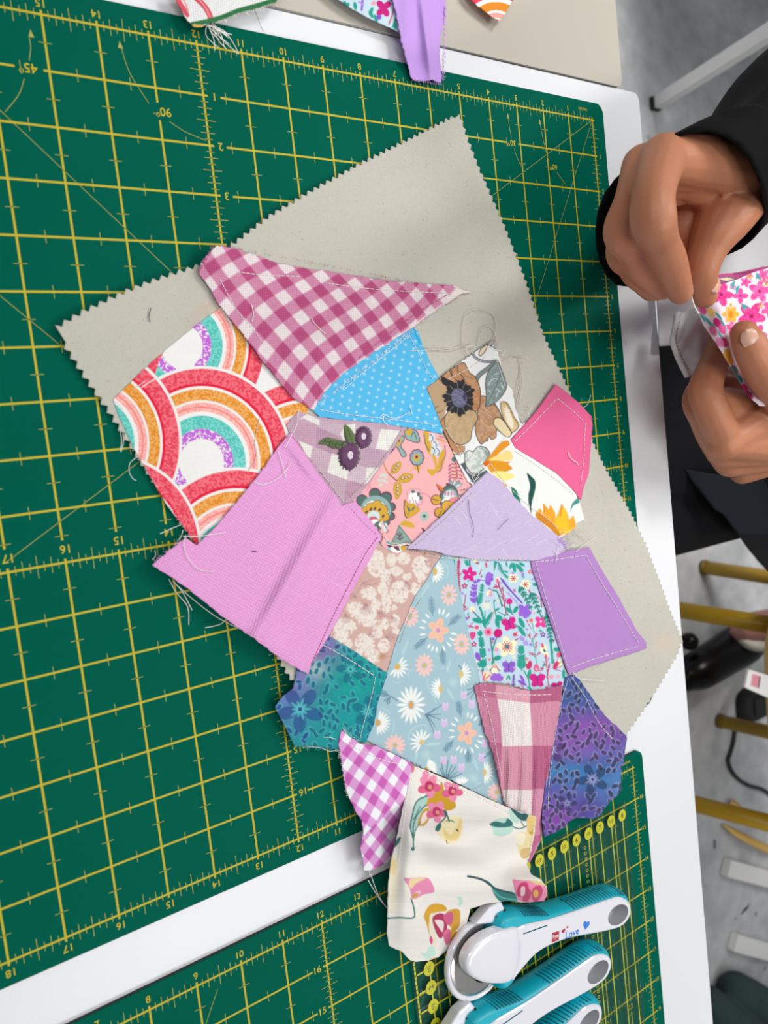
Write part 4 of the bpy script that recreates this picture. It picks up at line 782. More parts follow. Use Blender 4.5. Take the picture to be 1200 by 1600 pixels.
# ---------------------------------------------------------------- patches, lower half
def daisies(k):
    W = '#eef2ee'; PK = '#f0c6c0'; PE = '#edbfa8'; SL = '#5f879c'; PL = '#b9d6da'; YO = '#d9b25a'
    def fern(x, y, ang, L, n=6, col=SL, wd=4.6, sp=25):
        a = math.radians(ang); ux, uy = math.cos(a), math.sin(a); k.line([(x, y), (x + ux * L, y + uy * L)], wd, col)
        for q in range(n):
            t = 0.12 + 0.75 * q / n; bx, by = x + ux * L * t, y + uy * L * t; l = sp * (1.25 - 0.6 * t) * 1.6
            for sg in (-1, 1): b = a + sg * 0.55; k.line([(bx, by), (bx + math.cos(b) * l, by + math.sin(b) * l)], wd, col)
    def burst(x, y, s=1.0):
        for a in (-70, -85, -52, 10, 28, 46, 68, 95, 110, 125, 168, 188, 208, 228):
            t = math.radians(a); k.petal(x + math.cos(t) * 100 * s, y + math.sin(t) * 128 * s, a, 46 * s, 15 * s, W)
        for q in range(5): t = math.radians(-90 + 72 * q + 18); k.ell(x + math.cos(t) * 42 * s, y + math.sin(t) * 56 * s, 44 * s, 30 * s, math.degrees(t), PE)
        for q in range(5): t = math.radians(-90 + 72 * q + 18); k.line([(x + math.cos(t) * 20 * s, y + math.sin(t) * 24 * s), (x + math.cos(t) * 60 * s, y + math.sin(t) * 80 * s)], 3, '#d79b86', a=0.6)
        k.ell(x, y, 15 * s, 18 * s, 0, '#c48fd0')
    k.view(560, 860, 5)
    fern(580, 510, -95, 150); fern(700, 590, -42, 130); fern(540, 680, 140, 140); fern(655, 760, 86, 140); burst(622, 625)
    k.flower(708, 348, 11, 22, 74, 22, PK, YO, 13, sx=0.92, sy=1.2); k.flower(403, 515, 12, 22, 72, 24, PK, YO, 13, sx=1.0, sy=1.2); k.flower(806, 732, 12, 22, 70, 24, PK, YO, 13, sx=0.95, sy=1.25); k.flower(515, 898, 12, 22, 76, 25, PK, YO, 14, sx=0.98, sy=1.2)
    k.flower(597, 165, 9, 22, 78, 15, W, sx=0.95, sy=1.1, a0=-62, a1=120); k.ell(597, 165, 14, 30, 0, YO); k.flower(307, 910, 9, 22, 84, 16, W, sx=1.0, sy=1.05, a0=-60, a1=160); k.ell(305, 908, 20, 24, 30, YO)
    k.flower(805, 965, 9, 20, 84, 15, W, sx=0.9, sy=1.1, a0=-70, a1=110); k.ell(803, 968, 14, 30, 0, '#e2c06a'); k.petal(285, 662, -25, 46, 18, W); k.line([(785, 900), (808, 925)], 6, '#555555')
    for p in ([(690, 110), (700, 160), (690, 220)], [(660, 90), (690, 130)], [(500, 300), (540, 250)], [(480, 380), (520, 320)]): k.line(p, 7, PL, a=0.7)
    fern(340, 830, -70, 150, 8, PL, 4, 12); fern(690, 960, -75, 110, 7, PL, 4, 10); fern(560, 250, 125, 120, 6, PL, 4, 10); k.ell(265, 790, 22, 22, 0, PL, soft=3, a=0.7)
    k.line([(385, 990), (400, 940), (425, 930)], 6, PL); k.line([(880, 900), (910, 960), (900, 1000)], 6, PL)
    k.view(560, 1040, 5)
    fern(255, 240, 200, 130, 7); fern(255, 240, 130, 60, 3); k.line([(255, 240), (305, 275)], 7, SL)
    k.flower(412, 307, 16, 26, 118, 23, W, '#d2a268', 18, sx=0.95, sy=1.25); k.ell(412, 307, 20, 30, 0, '#d2a268')
    k.flower(640, 180, 9, 14, 78, 15, W, sx=0.95, sy=1.1, a0=105, a1=275); k.ell(642, 182, 13, 34, 0, '#dcbd70'); k.flower(155, 445, 11, 22, 94, 16, W, sx=1.0, sy=1.0, a0=-80, a1=110); k.ell(152, 447, 20, 26, 0, '#cda45c')
    k.flower(492, 597, 9, 16, 90, 16, W, sx=1.0, sy=1.1, a0=120, a1=345); k.ell(495, 598, 22, 16, -30, '#e0bf72'); k.flower(286, 622, 11, 20, 86, 24, PK, YO, 14, a0=140, a1=440)
    for tp in ((660, 300), (600, 330), (645, 380), (640, 420), (600, 480), (590, 530)): k.line([(525, 385), ((525 + tp[0]) / 2 + 8, (385 + tp[1]) / 2), tp], 10, '#5f8398', taper=0.6)
    for x, y in ((680, 325), (672, 452), (617, 545), (823, 235), (885, 305), (990, 610), (962, 722), (665, 745), (745, 740), (805, 800)):
        k.ell(x, y, 27, 30, 0, '#d3bfe2'); k.ell(x - 14, y - 24, 9, 14, -15, '#dccbe8'); k.ell(x + 14, y - 24, 9, 14, 15, '#dccbe8')
    for tp in ((900, 170), (850, 190), (850, 230), (880, 250)): k.line([(930, 165), tp], 9, '#6d92a5')
    fern(800, 400, -100, 130); fern(745, 580, 130, 120); fern(855, 650, 88, 110); fern(935, 470, -40, 60, 3); burst(845, 528, 0.95)
    for tp in ((650, 760), (640, 800), (700, 740), (730, 780), (760, 790), (810, 840), (770, 830)): k.line([(690, 885), ((690 + tp[0]) / 2 - 6, (885 + tp[1]) / 2 + 10), tp], 12, '#5f8398', taper=0.5)
    k.flower(540, 805, 7, 12, 76, 20, W, a0=-80, a1=40); k.ell(530, 805, 18, 14, 0, YO); k.flower(988, 835, 9, 18, 84, 15, W, sx=0.8, sy=1.05, a0=-90, a1=110); k.ell(985, 838, 13, 26, 0, '#dcbd70'); k.flower(810, 930, 7, 12, 66, 18, W, a0=180, a1=340); k.flower(1082, 990, 11, 20, 78, 22, PK, YO, 14, a0=100, a1=420)
    k.line([(1000, 690), (1040, 670)], 9, SL); k.line([(980, 720), (1030, 690)], 8, SL)
    for x, y in ((740, 130), (530, 695), (900, 880)): k.ell(x, y, 30, 30, 0, PL, soft=4, a=0.7)
    fern(520, 620, -5, 130, 7, PL, 5, 14); fern(690, 170, 60, 120, 7, PL, 4, 12); fern(900, 720, 70, 110, 6, PL, 4, 12); fern(460, 660, 100, 90, 5, PL, 4, 10)
    for p in ([(390, 580), (400, 520), (440, 480)], [(430, 490), (480, 465), (540, 470)], [(265, 530), (275, 480), (280, 410)], [(190, 330), (250, 370)], [(540, 100), (550, 180), (610, 290)], [(270, 130), (340, 128)], [(920, 930), (960, 910)]): k.line(p, 8, PL, a=0.8)
    k.mottle(0.03, 2)
DAIS = cloth('blue_daisy_patch', jag([(693, 864), (706, 868), (711, 885), (718, 920), (726, 960), (735, 1000), (745, 1040), (750, 1062), (745, 1075), (755, 1120), (768, 1160), (778, 1205), (784, 1240), (792, 1262), (760, 1246), (720, 1226), (690, 1212), (660, 1200), (640, 1190), (612, 1176), (590, 1166), (572, 1156), (580, 1130), (590, 1085), (605, 1050), (617, 1010), (628, 980), (643, 945), (650, 930), (668, 905), (680, 882)], 4, 0.4, 24),
     lay(2.0), CM, QUILT, step=1.05, paint=daisies, base='#a3c3cf', label='dusty blue patch printed with white and pink daisies')
threads(DAIS, [[(718, 1232), (735, 1236), (755, 1230)]], lay(2.4)); fray(DAIS, (590, 1166), (700, 1216), lay(2.2), 50, 3, 110, 'thread_dark', seed=25); stitches(DAIS, [(625, 1005), (640, 965), (662, 930)], lay(2.3), col='thread_pale', dash=3)

# meadow print, aqua with magenta flowers and butterflies
def meadow(k):
    k.view(690, 860, 5.714); G = '#1f9c8c'; MG = '#d3218b'; PU = '#8b57cf'; CR = '#f3ecc4'; RD = '#b8336a'; LP = '#ef7fb0'
    def frond(P, n, l, col=G, wd=9, both=True):
        C = cr(P, 10); k.line(P, wd, col)
        for q in range(n):
            t = int((0.1 + 0.88 * q / n) * (len(C) - 1)); p = C[t]; d = C[min(t + 1, len(C) - 1)] - C[max(t - 1, 0)]; a = math.atan2(d[1], d[0])
            for sg in ((-1, 1) if both else (1,)): b = a + sg * 0.8; k.petal(p[0], p[1], math.degrees(b), l * (1.1 - 0.5 * q / n), l * 0.42, col)
    def leafb(x, y, ang, L, wd, col=G): k.petal(x, y, ang, L, wd, col)
    def butterfly(x, y, s, col, rot=0):
        for a, l, wd in ((-40, 62, 50), (-140, 62, 50), (45, 50, 40), (135, 50, 40)): k.petal(x, y, a + rot, l * s, wd * s, col)
        for a in (-40, -140): t = math.radians(a + rot); k.line([(x, y), (x + math.cos(t) * 40 * s, y + math.sin(t) * 40 * s)], 4, '#7a1d6a' if col == MG else '#5b3a9c', a=0.6)
        t = math.radians(90 + rot); k.line([(x - math.cos(t) * 30 * s, y - math.sin(t) * 30 * s), (x + math.cos(t) * 36 * s, y + math.sin(t) * 36 * s)], 7, '#5a2a6a')
        for sg in (-1, 1): t = math.radians(-90 + sg * 22 + rot); k.line([(x, y - 20 * s), (x + math.cos(t) * 62 * s, y + math.sin(t) * 62 * s)], 3.5, '#4a2a5a')
    def five(x, y, r, col, c='#f3a6c6', rot=0):
        for q in range(5): k.petal(x, y, -90 + 72 * q + rot, r, r * 0.62, col)
        k.ell(x, y, 9, 9, 0, c)
    def twig(P, col=RD, wd=9, n=4, l=30):
        C = cr(P, 8); k.line(P, wd, col)
        for q in range(n): t = int((0.3 + 0.65 * q / n) * (len(C) - 1)); p = C[t]; d = C[t] - C[max(t - 2, 0)]; a = math.atan2(d[1], d[0]) + (0.6 if q % 2 else -0.6); k.line([tuple(p), (p[0] + math.cos(a) * l, p[1] + math.sin(a) * l)], wd * 0.8, col)
    def dot(x, y, r, col): k.ell(x, y, r, r, 0, col)
    rf = np.random.default_rng(77)
    for q in range(150):
        x, y = rf.uniform(90, 1100), rf.uniform(80, 1240); c = ['#2aa596', '#1b8578', '#c23a78', '#e0567a', '#9a80dd', '#f0e7bd', '#b8336a'][q % 7]; a = rf.uniform(0, 360)
        if q % 3: k.petal(x, y, a, rf.uniform(22, 46), rf.uniform(9, 16), c)
        else:
            for t in range(4): k.petal(x, y, a + 90 * t, 17, 10, c)
    k.line([(115, 75), (105, 160), (115, 260)], 34, '#22ab9c', taper=3); frond([(155, 75), (150, 200), (165, 370)], 22, 20, RD, 10)
    k.line([(250, 90), (255, 200)], 13, '#19776c'); leafb(235, 140, -110, 60, 34); five(246, 212, 70, MG, rot=10); frond([(300, 480), (285, 380), (305, 265)], 7, 48, PU, 8); frond([(325, 490), (350, 400), (365, 300)], 8, 34, G, 12)
    k.line([(195, 560), (205, 470), (215, 395)], 9, RD); k.line([(200, 500), (165, 450)], 8, RD); k.line([(200, 540), (235, 515)], 8, RD)
    dot(215, 610, 17, PU); dot(185, 385, 12, '#a98be0'); five(205, 318, 28, '#a52a5c'); k.line([(295, 100), (310, 110), (330, 115)], 14, RD); dot(300, 85, 22, CR); k.line([(340, 215), (355, 175)], 8, RD); k.line([(395, 110), (400, 150)], 12, RD); dot(398, 130, 12, '#e0567a')
    for a, l in ((-60, 85), (-30, 70), (30, 60)): k.petal(395, 265, a + 20, l, 44, PU)
    k.petal(405, 280, -75, 90, 52, '#9a68d8'); k.line([(345, 265), (395, 270)], 6, PU); dot(330, 268, 14, PU)
    twig([(580, 570), (550, 430), (500, 290)], n=5, l=46); dot(500, 260, 20, CR); k.petal(500, 300, -95, 50, 26, LP); k.line([(440, 355), (490, 365), (520, 430), (540, 500)], 13, '#1b8578'); k.petal(440, 355, 125, 60, 40, CR); k.line([(435, 365), (425, 410)], 8, LP); k.line([(442, 370), (445, 410)], 8, LP)
    for q in range(9): k.petal(400, 490, -160 + 40 * q, 46, 12, '#e3ead2')
    k.line([(390, 690), (350, 620), (285, 550)], 14, G); k.line([(390, 690), (360, 560), (340, 510)], 20, G); k.line([(390, 690), (385, 540)], 9, G); k.line([(395, 670), (440, 550)], 18, G, taper=3); leafb(370, 640, 195, 100, 44); k.petal(385, 660, -58, 130, 34, G); dot(275, 525, 24, CR); k.line([(290, 560), (275, 535)], 8, RD)
    k.line([(515, 690), (480, 560), (465, 455)], 9, '#1f9c8c'); leafb(490, 580, 40, 70, 44); leafb(490, 600, 80, 90, 40); leafb(475, 540, -30, 50, 20); k.line([(435, 630), (465, 545)], 6, '#c76a6a'); k.line([(505, 550), (560, 575)], 8, G)
    twig([(500, 260), (520, 330)], n=1); twig([(580, 570), (560, 450), (545, 330)], n=6, l=18, wd=7)
    frond([(530, 250), (600, 340), (720, 470)], 16, 16, '#7b49bd', 14); frond([(580, 370), (640, 430), (700, 500)], 10, 18, '#b9a4e6', 9); dot(605, 455, 28, MG); k.line([(605, 480), (625, 560), (635, 570)], 9, '#1b8578'); leafb(630, 555, 215, 75, 36); leafb(640, 560, -55, 75, 36)
    for a, l in ((20, 66), (-50, 72), (80, 70), (140, 64), (-130, 70), (-160, 50)): k.petal(740, 540, a, l, 48, '#9460d2')
    k.line([(480, 110), (465, 215)], 30, G, taper=1.2); frond([(510, 110), (540, 190), (600, 255)], 8, 24, G, 13); leafb(640, 110, 80, 90, 34); leafb(660, 120, 45, 100, 36); leafb(630, 110, 110, 60, 26); leafb(690, 110, 30, 60, 26); k.line([(575, 110), (585, 140)], 14, G)
    for x, y in ((640, 250), (750, 305)):
        for q in range(6): k.petal(x, y, 60 * q, 46, 30, CR)
        for q in range(6): k.line([(x, y), (x + 24 * math.cos(q * 1.05), y + 24 * math.sin(q * 1.05))], 8, RD)
    dot(725, 215, 15, '#9a80dd'); five(790, 190, 22, '#e0567a'); frond([(690, 320), (740, 400), (805, 530)], 7, 40, '#1b8578', 9); frond([(790, 370), (830, 450), (885, 580)], 6, 46, '#1b8578', 10); leafb(810, 300, 10, 55, 30); k.line([(840, 390), (870, 430)], 8, RD); frond([(885, 420), (895, 510)], 5, 14, RD, 7)
    butterfly(605, 660, 1.25, MG, -15); dot(640, 575, 4, MG); leafb(690, 600, 62, 105, 40); leafb(680, 670, 55, 120, 38); dot(655, 752, 18, '#e0567a'); k.line([(640, 745), (680, 760)], 8, RD)
    k.line([(770, 650), (800, 700)], 7, RD); dot(798, 625, 18, '#e66a6a'); k.line([(810, 650), (825, 730)], 8, '#4ab3a8'); dot(828, 560, 10, '#f0a090'); dot(760, 705, 11, '#a98be0')
    for q in range(4): k.petal(885, 640, 45 + 90 * q, 62, 44, '#dd3f98')
    dot(885, 635, 10, '#f6c1d8'); frond([(930, 560), (960, 700), (985, 830)], 10, 40, '#1b8578', 10); five(905, 752, 26, '#6b4aa8')
    twig([(850, 1010), (830, 900), (815, 800)], '#56b5aa', 9, 3, 40); twig([(795, 790), (780, 750)], RD, 7, 4, 26); twig([(820, 790), (850, 740)], RD, 7, 4, 22); twig([(840, 890), (845, 815)], RD, 7, 4, 18); twig([(840, 930), (785, 920)], RD, 7, 4, 24); twig([(850, 940), (880, 910)], RD, 7, 3, 20)
    frond([(770, 850), (730, 800), (700, 770)], 5, 30, '#a98be0', 7); dot(795, 840, 15, '#9a80dd'); frond([(715, 1070), (712, 960), (710, 850)], 8, 52, '#1f9c8c', 11)
    k.ell(910, 880, 30, 40, 0, CR); k.petal(905, 870, -100, 44, 24, '#e0567a'); k.petal(910, 880, 60, 34, 20, '#2a6a60'); k.line([(975, 830), (985, 920), (990, 1005)], 20, G); leafb(1000, 880, 10, 60, 40); twig([(955, 1220), (940, 1060), (930, 960)], RD, 8, 4, 46); dot(935, 930, 22, CR); k.petal(930, 970, -90, 44, 26, '#e0567a'); twig([(950, 1110), (960, 1000)], RD, 7, 6, 16)
    k.ell(1045, 1010, 30, 36, 30, CR)
    for q in range(5): a = math.radians(-120 + 30 * q); k.line([(1005, 1060), (1005 + 70 * math.cos(a + .5), 1060 + 90 * math.sin(a + .2))], 7, RD)
    k.petal(1000, 1060, -60, 80, 40, '#c5346e'); dot(1050, 930, 24, '#e0567a'); k.petal(1090, 1060, 90, 90, 30, G)
    for q in range(14): k.petal(418, 728, 25 * q, 42, 11, '#f06f9e')
    dot(418, 728, 13, '#b0285c'); k.ell(503, 740, 38, 42, 20, '#c5187b'); k.line([(435, 780), (450, 890), (460, 1000)], 12, '#1b8578'); k.line([(488, 785), (460, 870), (455, 900)], 12, '#1b8578'); leafb(465, 970, -15, 70, 44); leafb(460, 980, 95, 50, 30)
    for q in range(7): a = math.radians(35 + 18 * q); k.line([(475, 1010), (475 + 70 * math.cos(a), 1010 + 85 * math.sin(a))], 8, RD if q % 2 else CR)
    k.ell(470, 1075, 28, 24, 0, CR); frond([(370, 1070), (365, 900), (340, 720)], 14, 44, G, 12)
    for q in range(5): k.petal(585, 860, -100 + 72 * q, 96, 66, CR)
    for q in range(12): a = 2 * math.pi * q / 12; k.line([(585 + 12 * math.cos(a), 860 + 12 * math.sin(a)), (585 + 46 * math.cos(a), 860 + 46 * math.sin(a))], 9, '#b8336a')
    k.ell(585, 858, 16, 18, 0, '#2f7f88'); k.line([(250, 670), (290, 690)], 8, RD); k.line([(225, 670), (270, 685)], 7, RD); k.line([(260, 660), (245, 690)], 7, RD); dot(315, 688, 18, '#e0567a'); k.poly([(250, 735), (300, 730), (300, 770), (275, 800), (255, 775)], '#d84a8c', smooth=True); five(290, 838, 26, '#a52a5c'); k.petal(310, 910, 70, 80, 44, '#8b57cf'); dot(458, 790, 15, '#8b57cf'); five(490, 885, 20, '#f07a8e'); dot(425, 890, 14, '#a98be0'); dot(428, 975, 11, '#e66a5a')
    butterfly(600, 1045, 1.15, '#8f5fd0', 0)
    for q in range(4): k.petal(490, 1160, -150 + 42 * q, 68, 46, '#9b66d6')
    k.ell(400, 1120, 38, 42, 0, '#f0dcb4'); k.line([(370, 1160), (390, 1100)], 9, '#d2357a'); k.line([(380, 1160), (430, 1115)], 9, '#d2357a'); k.line([(362, 1080), (372, 1150)], 9, '#d2357a'); frond([(640, 1220), (642, 1160), (645, 1110)], 6, 22, '#7a4fae', 9); k.line([(580, 1150), (600, 1120), (610, 1150)], 14, G); k.petal(680, 1160, 30, 90, 30, '#8b57cf'); k.petal(700, 1110, 60, 80, 26, '#8b57cf'); k.line([(710, 1200), (740, 1240)], 8, RD)
    k.line([(790, 1240), (775, 1150), (735, 1075)], 12, '#1f9c8c'); leafb(775, 1150, -80, 90, 34); k.petal(770, 1060, -75, 80, 56, '#c5346e'); k.line([(760, 1010), (775, 985)], 8, CR); k.petal(845, 1085, -90, 70, 50, '#e0628e'); dot(845, 1060, 9, '#f8d6c0'); butterfly(855, 1165, 1.35, MG, 0)
    five(980, 1130, 24, '#f08a9a'); five(1040, 1125, 20, '#f0a0a8'); k.petal(975, 1200, 0, 60, 40, '#c5187b'); k.petal(1030, 1190, 0, 50, 44, '#c5187b'); k.line([(770, 1220), (800, 1240)], 14, G); k.petal(320, 1000, 60, 50, 22, G)
MEAD = cloth('meadow_floral_patch', jag([(704, 872), (745, 872), (800, 876), (832, 876), (836, 905), (850, 945), (868, 990), (880, 1040), (888, 1062), (884, 1076), (870, 1077), (840, 1080), (815, 1076), (790, 1068), (765, 1066), (750, 1068), (742, 1030), (732, 990), (724, 950), (714, 905)], 4, 0.3, 27),
     lay(1.4), CM, QUILT, step=0.95, paint=meadow, base='#bdd6e6', label='aqua patch printed with magenta meadow flowers and butterflies')

# plain violet
PURP = cloth('violet_patch', jag([(829, 872), (850, 866), (890, 860), (921, 855), (932, 876), (945, 898), (962, 925), (980, 958), (995, 985), (1010, 1004), (1010, 1013), (985, 1022), (955, 1031), (925, 1040), (890, 1055), (884, 1042), (872, 1005), (858, 965), (842, 920), (832, 890)], 6, 0.25, 28),
     lay(3.4, lambda x, y: gauss(x, y, 885, 905, 14, 40, 15, 0.0015) + gauss(x, y, 960, 965, 14, 40, 20, 0.002)), CM, QUILT, step=1.6, paint=plain(0), base='#b083c4', label='plain violet four-sided patch')
zv = lay(4.1, lambda x, y: gauss(x, y, 885, 905, 14, 40, 15, 0.0015) + gauss(x, y, 960, 965, 14, 40, 20, 0.002))
for L in ([(836, 878), (865, 875), (912, 868), (918, 872)], [(918, 872), (940, 910), (965, 950), (998, 1005)], [(996, 1010), (960, 1020), (915, 1034), (888, 1046)], [(838, 880), (852, 930), (870, 985), (888, 1045)]): stitches(PURP, L, zv)
threads(PURP, [[(868, 880), (870, 868), (864, 858)], [(895, 1050), (905, 1060), (930, 1063), (945, 1063)], [(900, 862), (912, 852), (930, 840)]], zv, r=0.0002)
fray(PURP, (895, 1050), (945, 1036), zv, 14, 12, 70, 'thread_pale', seed=29, spread=40); fray(PURP, (836, 885), (885, 1045), zv, 40, 2, 170, 'thread_dark', seed=30)

# rose and white muslin gingham
def muslin(k):
    k.view(730, 1050, 5.335); k.c[:] = lin('#d590a8'); D = '#b75f84'; W = '#ece3e2'; M = '#d896ac'
    k.poly([(60, 110), (240, 110), (235, 185), (250, 215), (100, 215), (70, 180)], '#c06f8f'); k.poly([(520, 150), (790, 110), (780, 250), (525, 260)], D)
    k.poly([(240, 110), (520, 150), (525, 260), (250, 225)], '#dda0b4'); k.poly([(250, 225), (520, 258), (535, 400), (545, 615), (290, 620), (280, 400)], W)
    k.poly([(100, 200), (250, 220), (280, 400), (290, 590), (180, 570), (130, 460)], '#cc84a0'); k.poly([(180, 580), (290, 590), (285, 780), (275, 930), (230, 790)], '#bd6b8e')
    k.poly([(525, 260), (770, 240), (710, 620), (545, 615)], '#d48fa8'); k.poly([(290, 625), (545, 620), (545, 980), (300, 1000), (280, 800)], M); k.poly([(545, 615), (710, 615), (650, 980), (545, 975)], '#ba6088')
    k.poly([(300, 980), (545, 985), (535, 1200), (400, 1150), (300, 1090)], '#ede0e0'); k.poly([(545, 975), (650, 975), (620, 1160), (640, 1360), (560, 1370), (535, 1190)], '#d98fae'); k.poly([(540, 1370), (640, 1350), (560, 1480), (520, 1590), (500, 1580)], '#c96c97')
    n = vnoise(k.x / 2.2, k.y / 60, 5); k.c *= (0.92 + 0.16 * n)[:, None]; k.mottle(0.08, 1.0)
zm = lay(3.6, lambda x, y: 0.0012 * np.sin(x / 3.4 + 0.5 * np.sin(y / 40)) * sm(y, 1150, 1210) * (1 - sm(y, 1260, 1300)) + gauss(x, y, 800, 1180, 30, 80, 5, 0.003))
MUSL = cloth('rose_muslin_patch', jag([(741, 1072), (755, 1067), (775, 1068), (800, 1074), (825, 1079), (850, 1077), (879, 1071), (876, 1100), (868, 1140), (860, 1185), (853, 1235), (848, 1270), (849, 1300), (842, 1320), (828, 1348), (822, 1345), (810, 1300), (795, 1270), (786, 1250), (781, 1220), (772, 1180), (758, 1145), (750, 1110)], 4, 0.5, 31),
     zm, GAUZE, QUILT, step=1.1, paint=muslin, base='#d590a8', label='crinkled rose and white muslin gingham strip')
stitches(MUSL, [(754, 1080), (790, 1084), (830, 1086), (868, 1085)], zm); stitches(MUSL, [(756, 1084), (768, 1130), (776, 1175), (784, 1215)], zm); fray(MUSL, (742, 1070), (875, 1072), zm, 60, 3, -90, 'thread_dark', seed=32)

# batiks: dyed ground with leaf-shaped resist
def batik(k, ground, leafc, light, seed, n, big):
    for i, a, c in ground: 
        w_ = np.clip(i(k.x, k.y), 0, 1) * a; k.c[:] = k.c * (1 - w_[:, None]) + lin(c) * w_[:, None]
    n2 = fbm(k.x / 14, k.y / 14, seed, 3); k.c *= (0.8 + 0.42 * n2)[:, None]
    # pale resist veins and darker leaves
    r = np.random.default_rng(seed); pts = []
    x0, x1, y0, y1 = k.x.min(), k.x.max(), k.y.min(), k.y.max()
    k.view(0, 0, 1)
    while len(pts) < n:
        p = np.array([r.uniform(x0, x1), r.uniform(y0, y1)])
        if all(np.hypot(*(p - q)) > 8.0 for q in pts[-400:]) and all(np.hypot(p[0] - b[0], p[1] - b[1]) > b[2] for b in big): pts.append(p)
        else:
            n -= 0.02
    base = k.c.copy(); a0 = np.full(len(k.x), 0.0)
    LV = [(p, r.uniform(40, 140) if r.random() < 0.7 else r.uniform(0, 180), r.uniform(9, 14), r.uniform(4.8, 6.8)) for p in pts]
    for p, ang, L, wd in LV:
        i = k.sel(p[0] - 12, p[1] - 12, p[0] + 12, p[1] + 12)
        if not len(i): continue
        ca, sa = math.cos(math.radians(ang)), math.sin(math.radians(ang)); dx, dy = k.x[i] - p[0], k.y[i] - p[1]; u = (ca * dx + sa * dy) / (L / 2); v = (-sa * dx + ca * dy) / (wd / 2 * (1 - 0.3 * np.clip(u, -1, 1))); rr = np.hypot(u, v)
        a = np.clip((1.5 - rr) * 2.5, 0, 1) * 0.42; k.c[i] = k.c[i] * (1 - a[:, None]) + lin(light) * a[:, None]
    for p, ang, L, wd in LV:
        k.ell(p[0], p[1], L / 2, wd / 2, ang, leafc(p[0], p[1]), soft=0.6, a=0.9)
    for bx, by, R, ang, npet in big:
        for q in range(npet): t = ang + 360 * q / npet; k.petal(bx + math.cos(math.radians(t)) * R * 0.2, by + math.sin(math.radians(t)) * R * 0.2, t, R * 0.95, R * 0.62, leafc(bx, by), soft=0.8, a=0.7)
        for q in range(npet * 2): t = ang + 180 * q / npet; k.petal(bx, by, t + 15, R * (0.55 if q % 2 else 0.4), R * 0.12, light, soft=0.6, a=0.6)
        k.ell(bx, by, R * 0.1, R * 0.1, 0, leafc(bx, by))
def teal_batik(k):
    g = lambda cx, cy, sx, sy: (lambda x, y: np.exp(-((x - cx) / sx) ** 2 - ((y - cy) / sy) ** 2))
    batik(k, [(g(440, 1085, 45, 60), 0.85, '#5f78b4'), (g(500, 1010, 32, 30), 1.0, '#8a63b0'), (g(465, 1060, 26, 26), 0.7, '#8a6ab8'), (g(494, 1045, 16, 14), 0.8, '#aab6b4'), (g(570, 1060, 40, 40), 0.5, '#14a08f'), (g(590, 1130, 30, 50), 0.6, '#0f7fa0')],
          lambda x, y: '#27438a' if x < 478 and y > 1040 else ('#46367c' if y < 1032 and x < 530 else '#0d637f'), '#5fd0cf', 41, 135, [(469, 1108, 32, 20, 5), (574, 1112, 22, 60, 5), (548, 1046, 20, 40, 5)])
TEAL = cloth('teal_batik_patch', jag([(513, 993), (530, 1003), (545, 1012), (570, 1028), (590, 1042), (606, 1052), (598, 1075), (590, 1100), (585, 1130), (572, 1160), (560, 1160), (535, 1172), (520, 1170), (495, 1166), (460, 1166), (452, 1148), (442, 1128), (433, 1112), (430, 1104), (442, 1088), (458, 1076), (462, 1060), (464, 1040), (480, 1030), (497, 1015)], 4, 0.4, 42),
     lay(2.8), CM, QUILT, step=1.0, paint=teal_batik, base='#139294', label='teal batik patch fading to violet, printed with leaves')
stitches(TEAL, [(505, 1008), (540, 1027), (587, 1057)], lay(3.1)); stitches(TEAL, [(587, 1057), (580, 1090), (570, 1125), (562, 1155)], lay(3.1)); fray(TEAL, (462, 1166), (525, 1170), lay(2.2), 40, 5, 100, 'thread_teal', seed=43); threads(TEAL, [[(480, 1167), (500, 1168), (515, 1174), (525, 1172)], [(505, 1152), (515, 1152), (525, 1155)]], lay(2.4))
def violet_batik(k):
    g = lambda cx, cy, sx, sy: (lambda x, y: np.exp(-((x - cx) / sx) ** 2 - ((y - cy) / sy) ** 2))
    batik(k, [(g(890, 1085, 60, 28), 1.0, '#33558c'), (g(930, 1140, 70, 26), 1.0, '#80489f'), (g(890, 1165, 40, 26), 0.9, '#8453a8'), (g(880, 1205, 40, 14), 0.8, '#3383b4'), (g(930, 1215, 60, 26), 0.95, '#3070aa'), (g(965, 1230, 26, 30), 0.7, '#5282bc'), (g(870, 1280, 40, 34), 1.0, '#7d459f'), (g(915, 1265, 22, 18), 0.8, '#4a3f8c')],
          lambda x, y: '#1c2c50' if (y < 1105 or 1192 < y < 1262) else '#3c2758', '#a9a8dc', 51, 190, [(862, 1172, 20, -20, 5), (926, 1218, 22, 30, 5), (886, 1255, 14, 0, 5)])
zk = lay(3.0, lambda x, y: gauss(x, y, 870, 1300, 30, 20, 0, 0.004) + gauss(x, y, 915, 1275, 14, 18, 0, -0.001) + gauss(x, y, 960, 1230, 24, 40, 0, 0.003))
VIOL = cloth('violet_batik_patch', jag([(884, 1058), (898, 1054), (906, 1062), (925, 1090), (945, 1118), (965, 1136), (980, 1152), (975, 1185), (970, 1215), (971, 1235), (962, 1246), (950, 1256), (937, 1275), (925, 1280), (915, 1278), (900, 1278), (888, 1284), (884, 1292), (865, 1302), (851, 1308), (847, 1285), (848, 1262), (852, 1225), (860, 1185), (866, 1150), (872, 1115), (880, 1075)], 4, 0.4, 52),
     zk, CM, QUILT, step=1.0, paint=violet_batik, base='#4f55a0', label='violet and blue batik patch printed with dark leaves')
stitches(VIOL, [(888, 1060), (878, 1095), (868, 1145), (862, 1190), (857, 1240), (857, 1270)], zk); stitches(VIOL, [(893, 1058), (915, 1090), (935, 1128), (960, 1158)], zk)

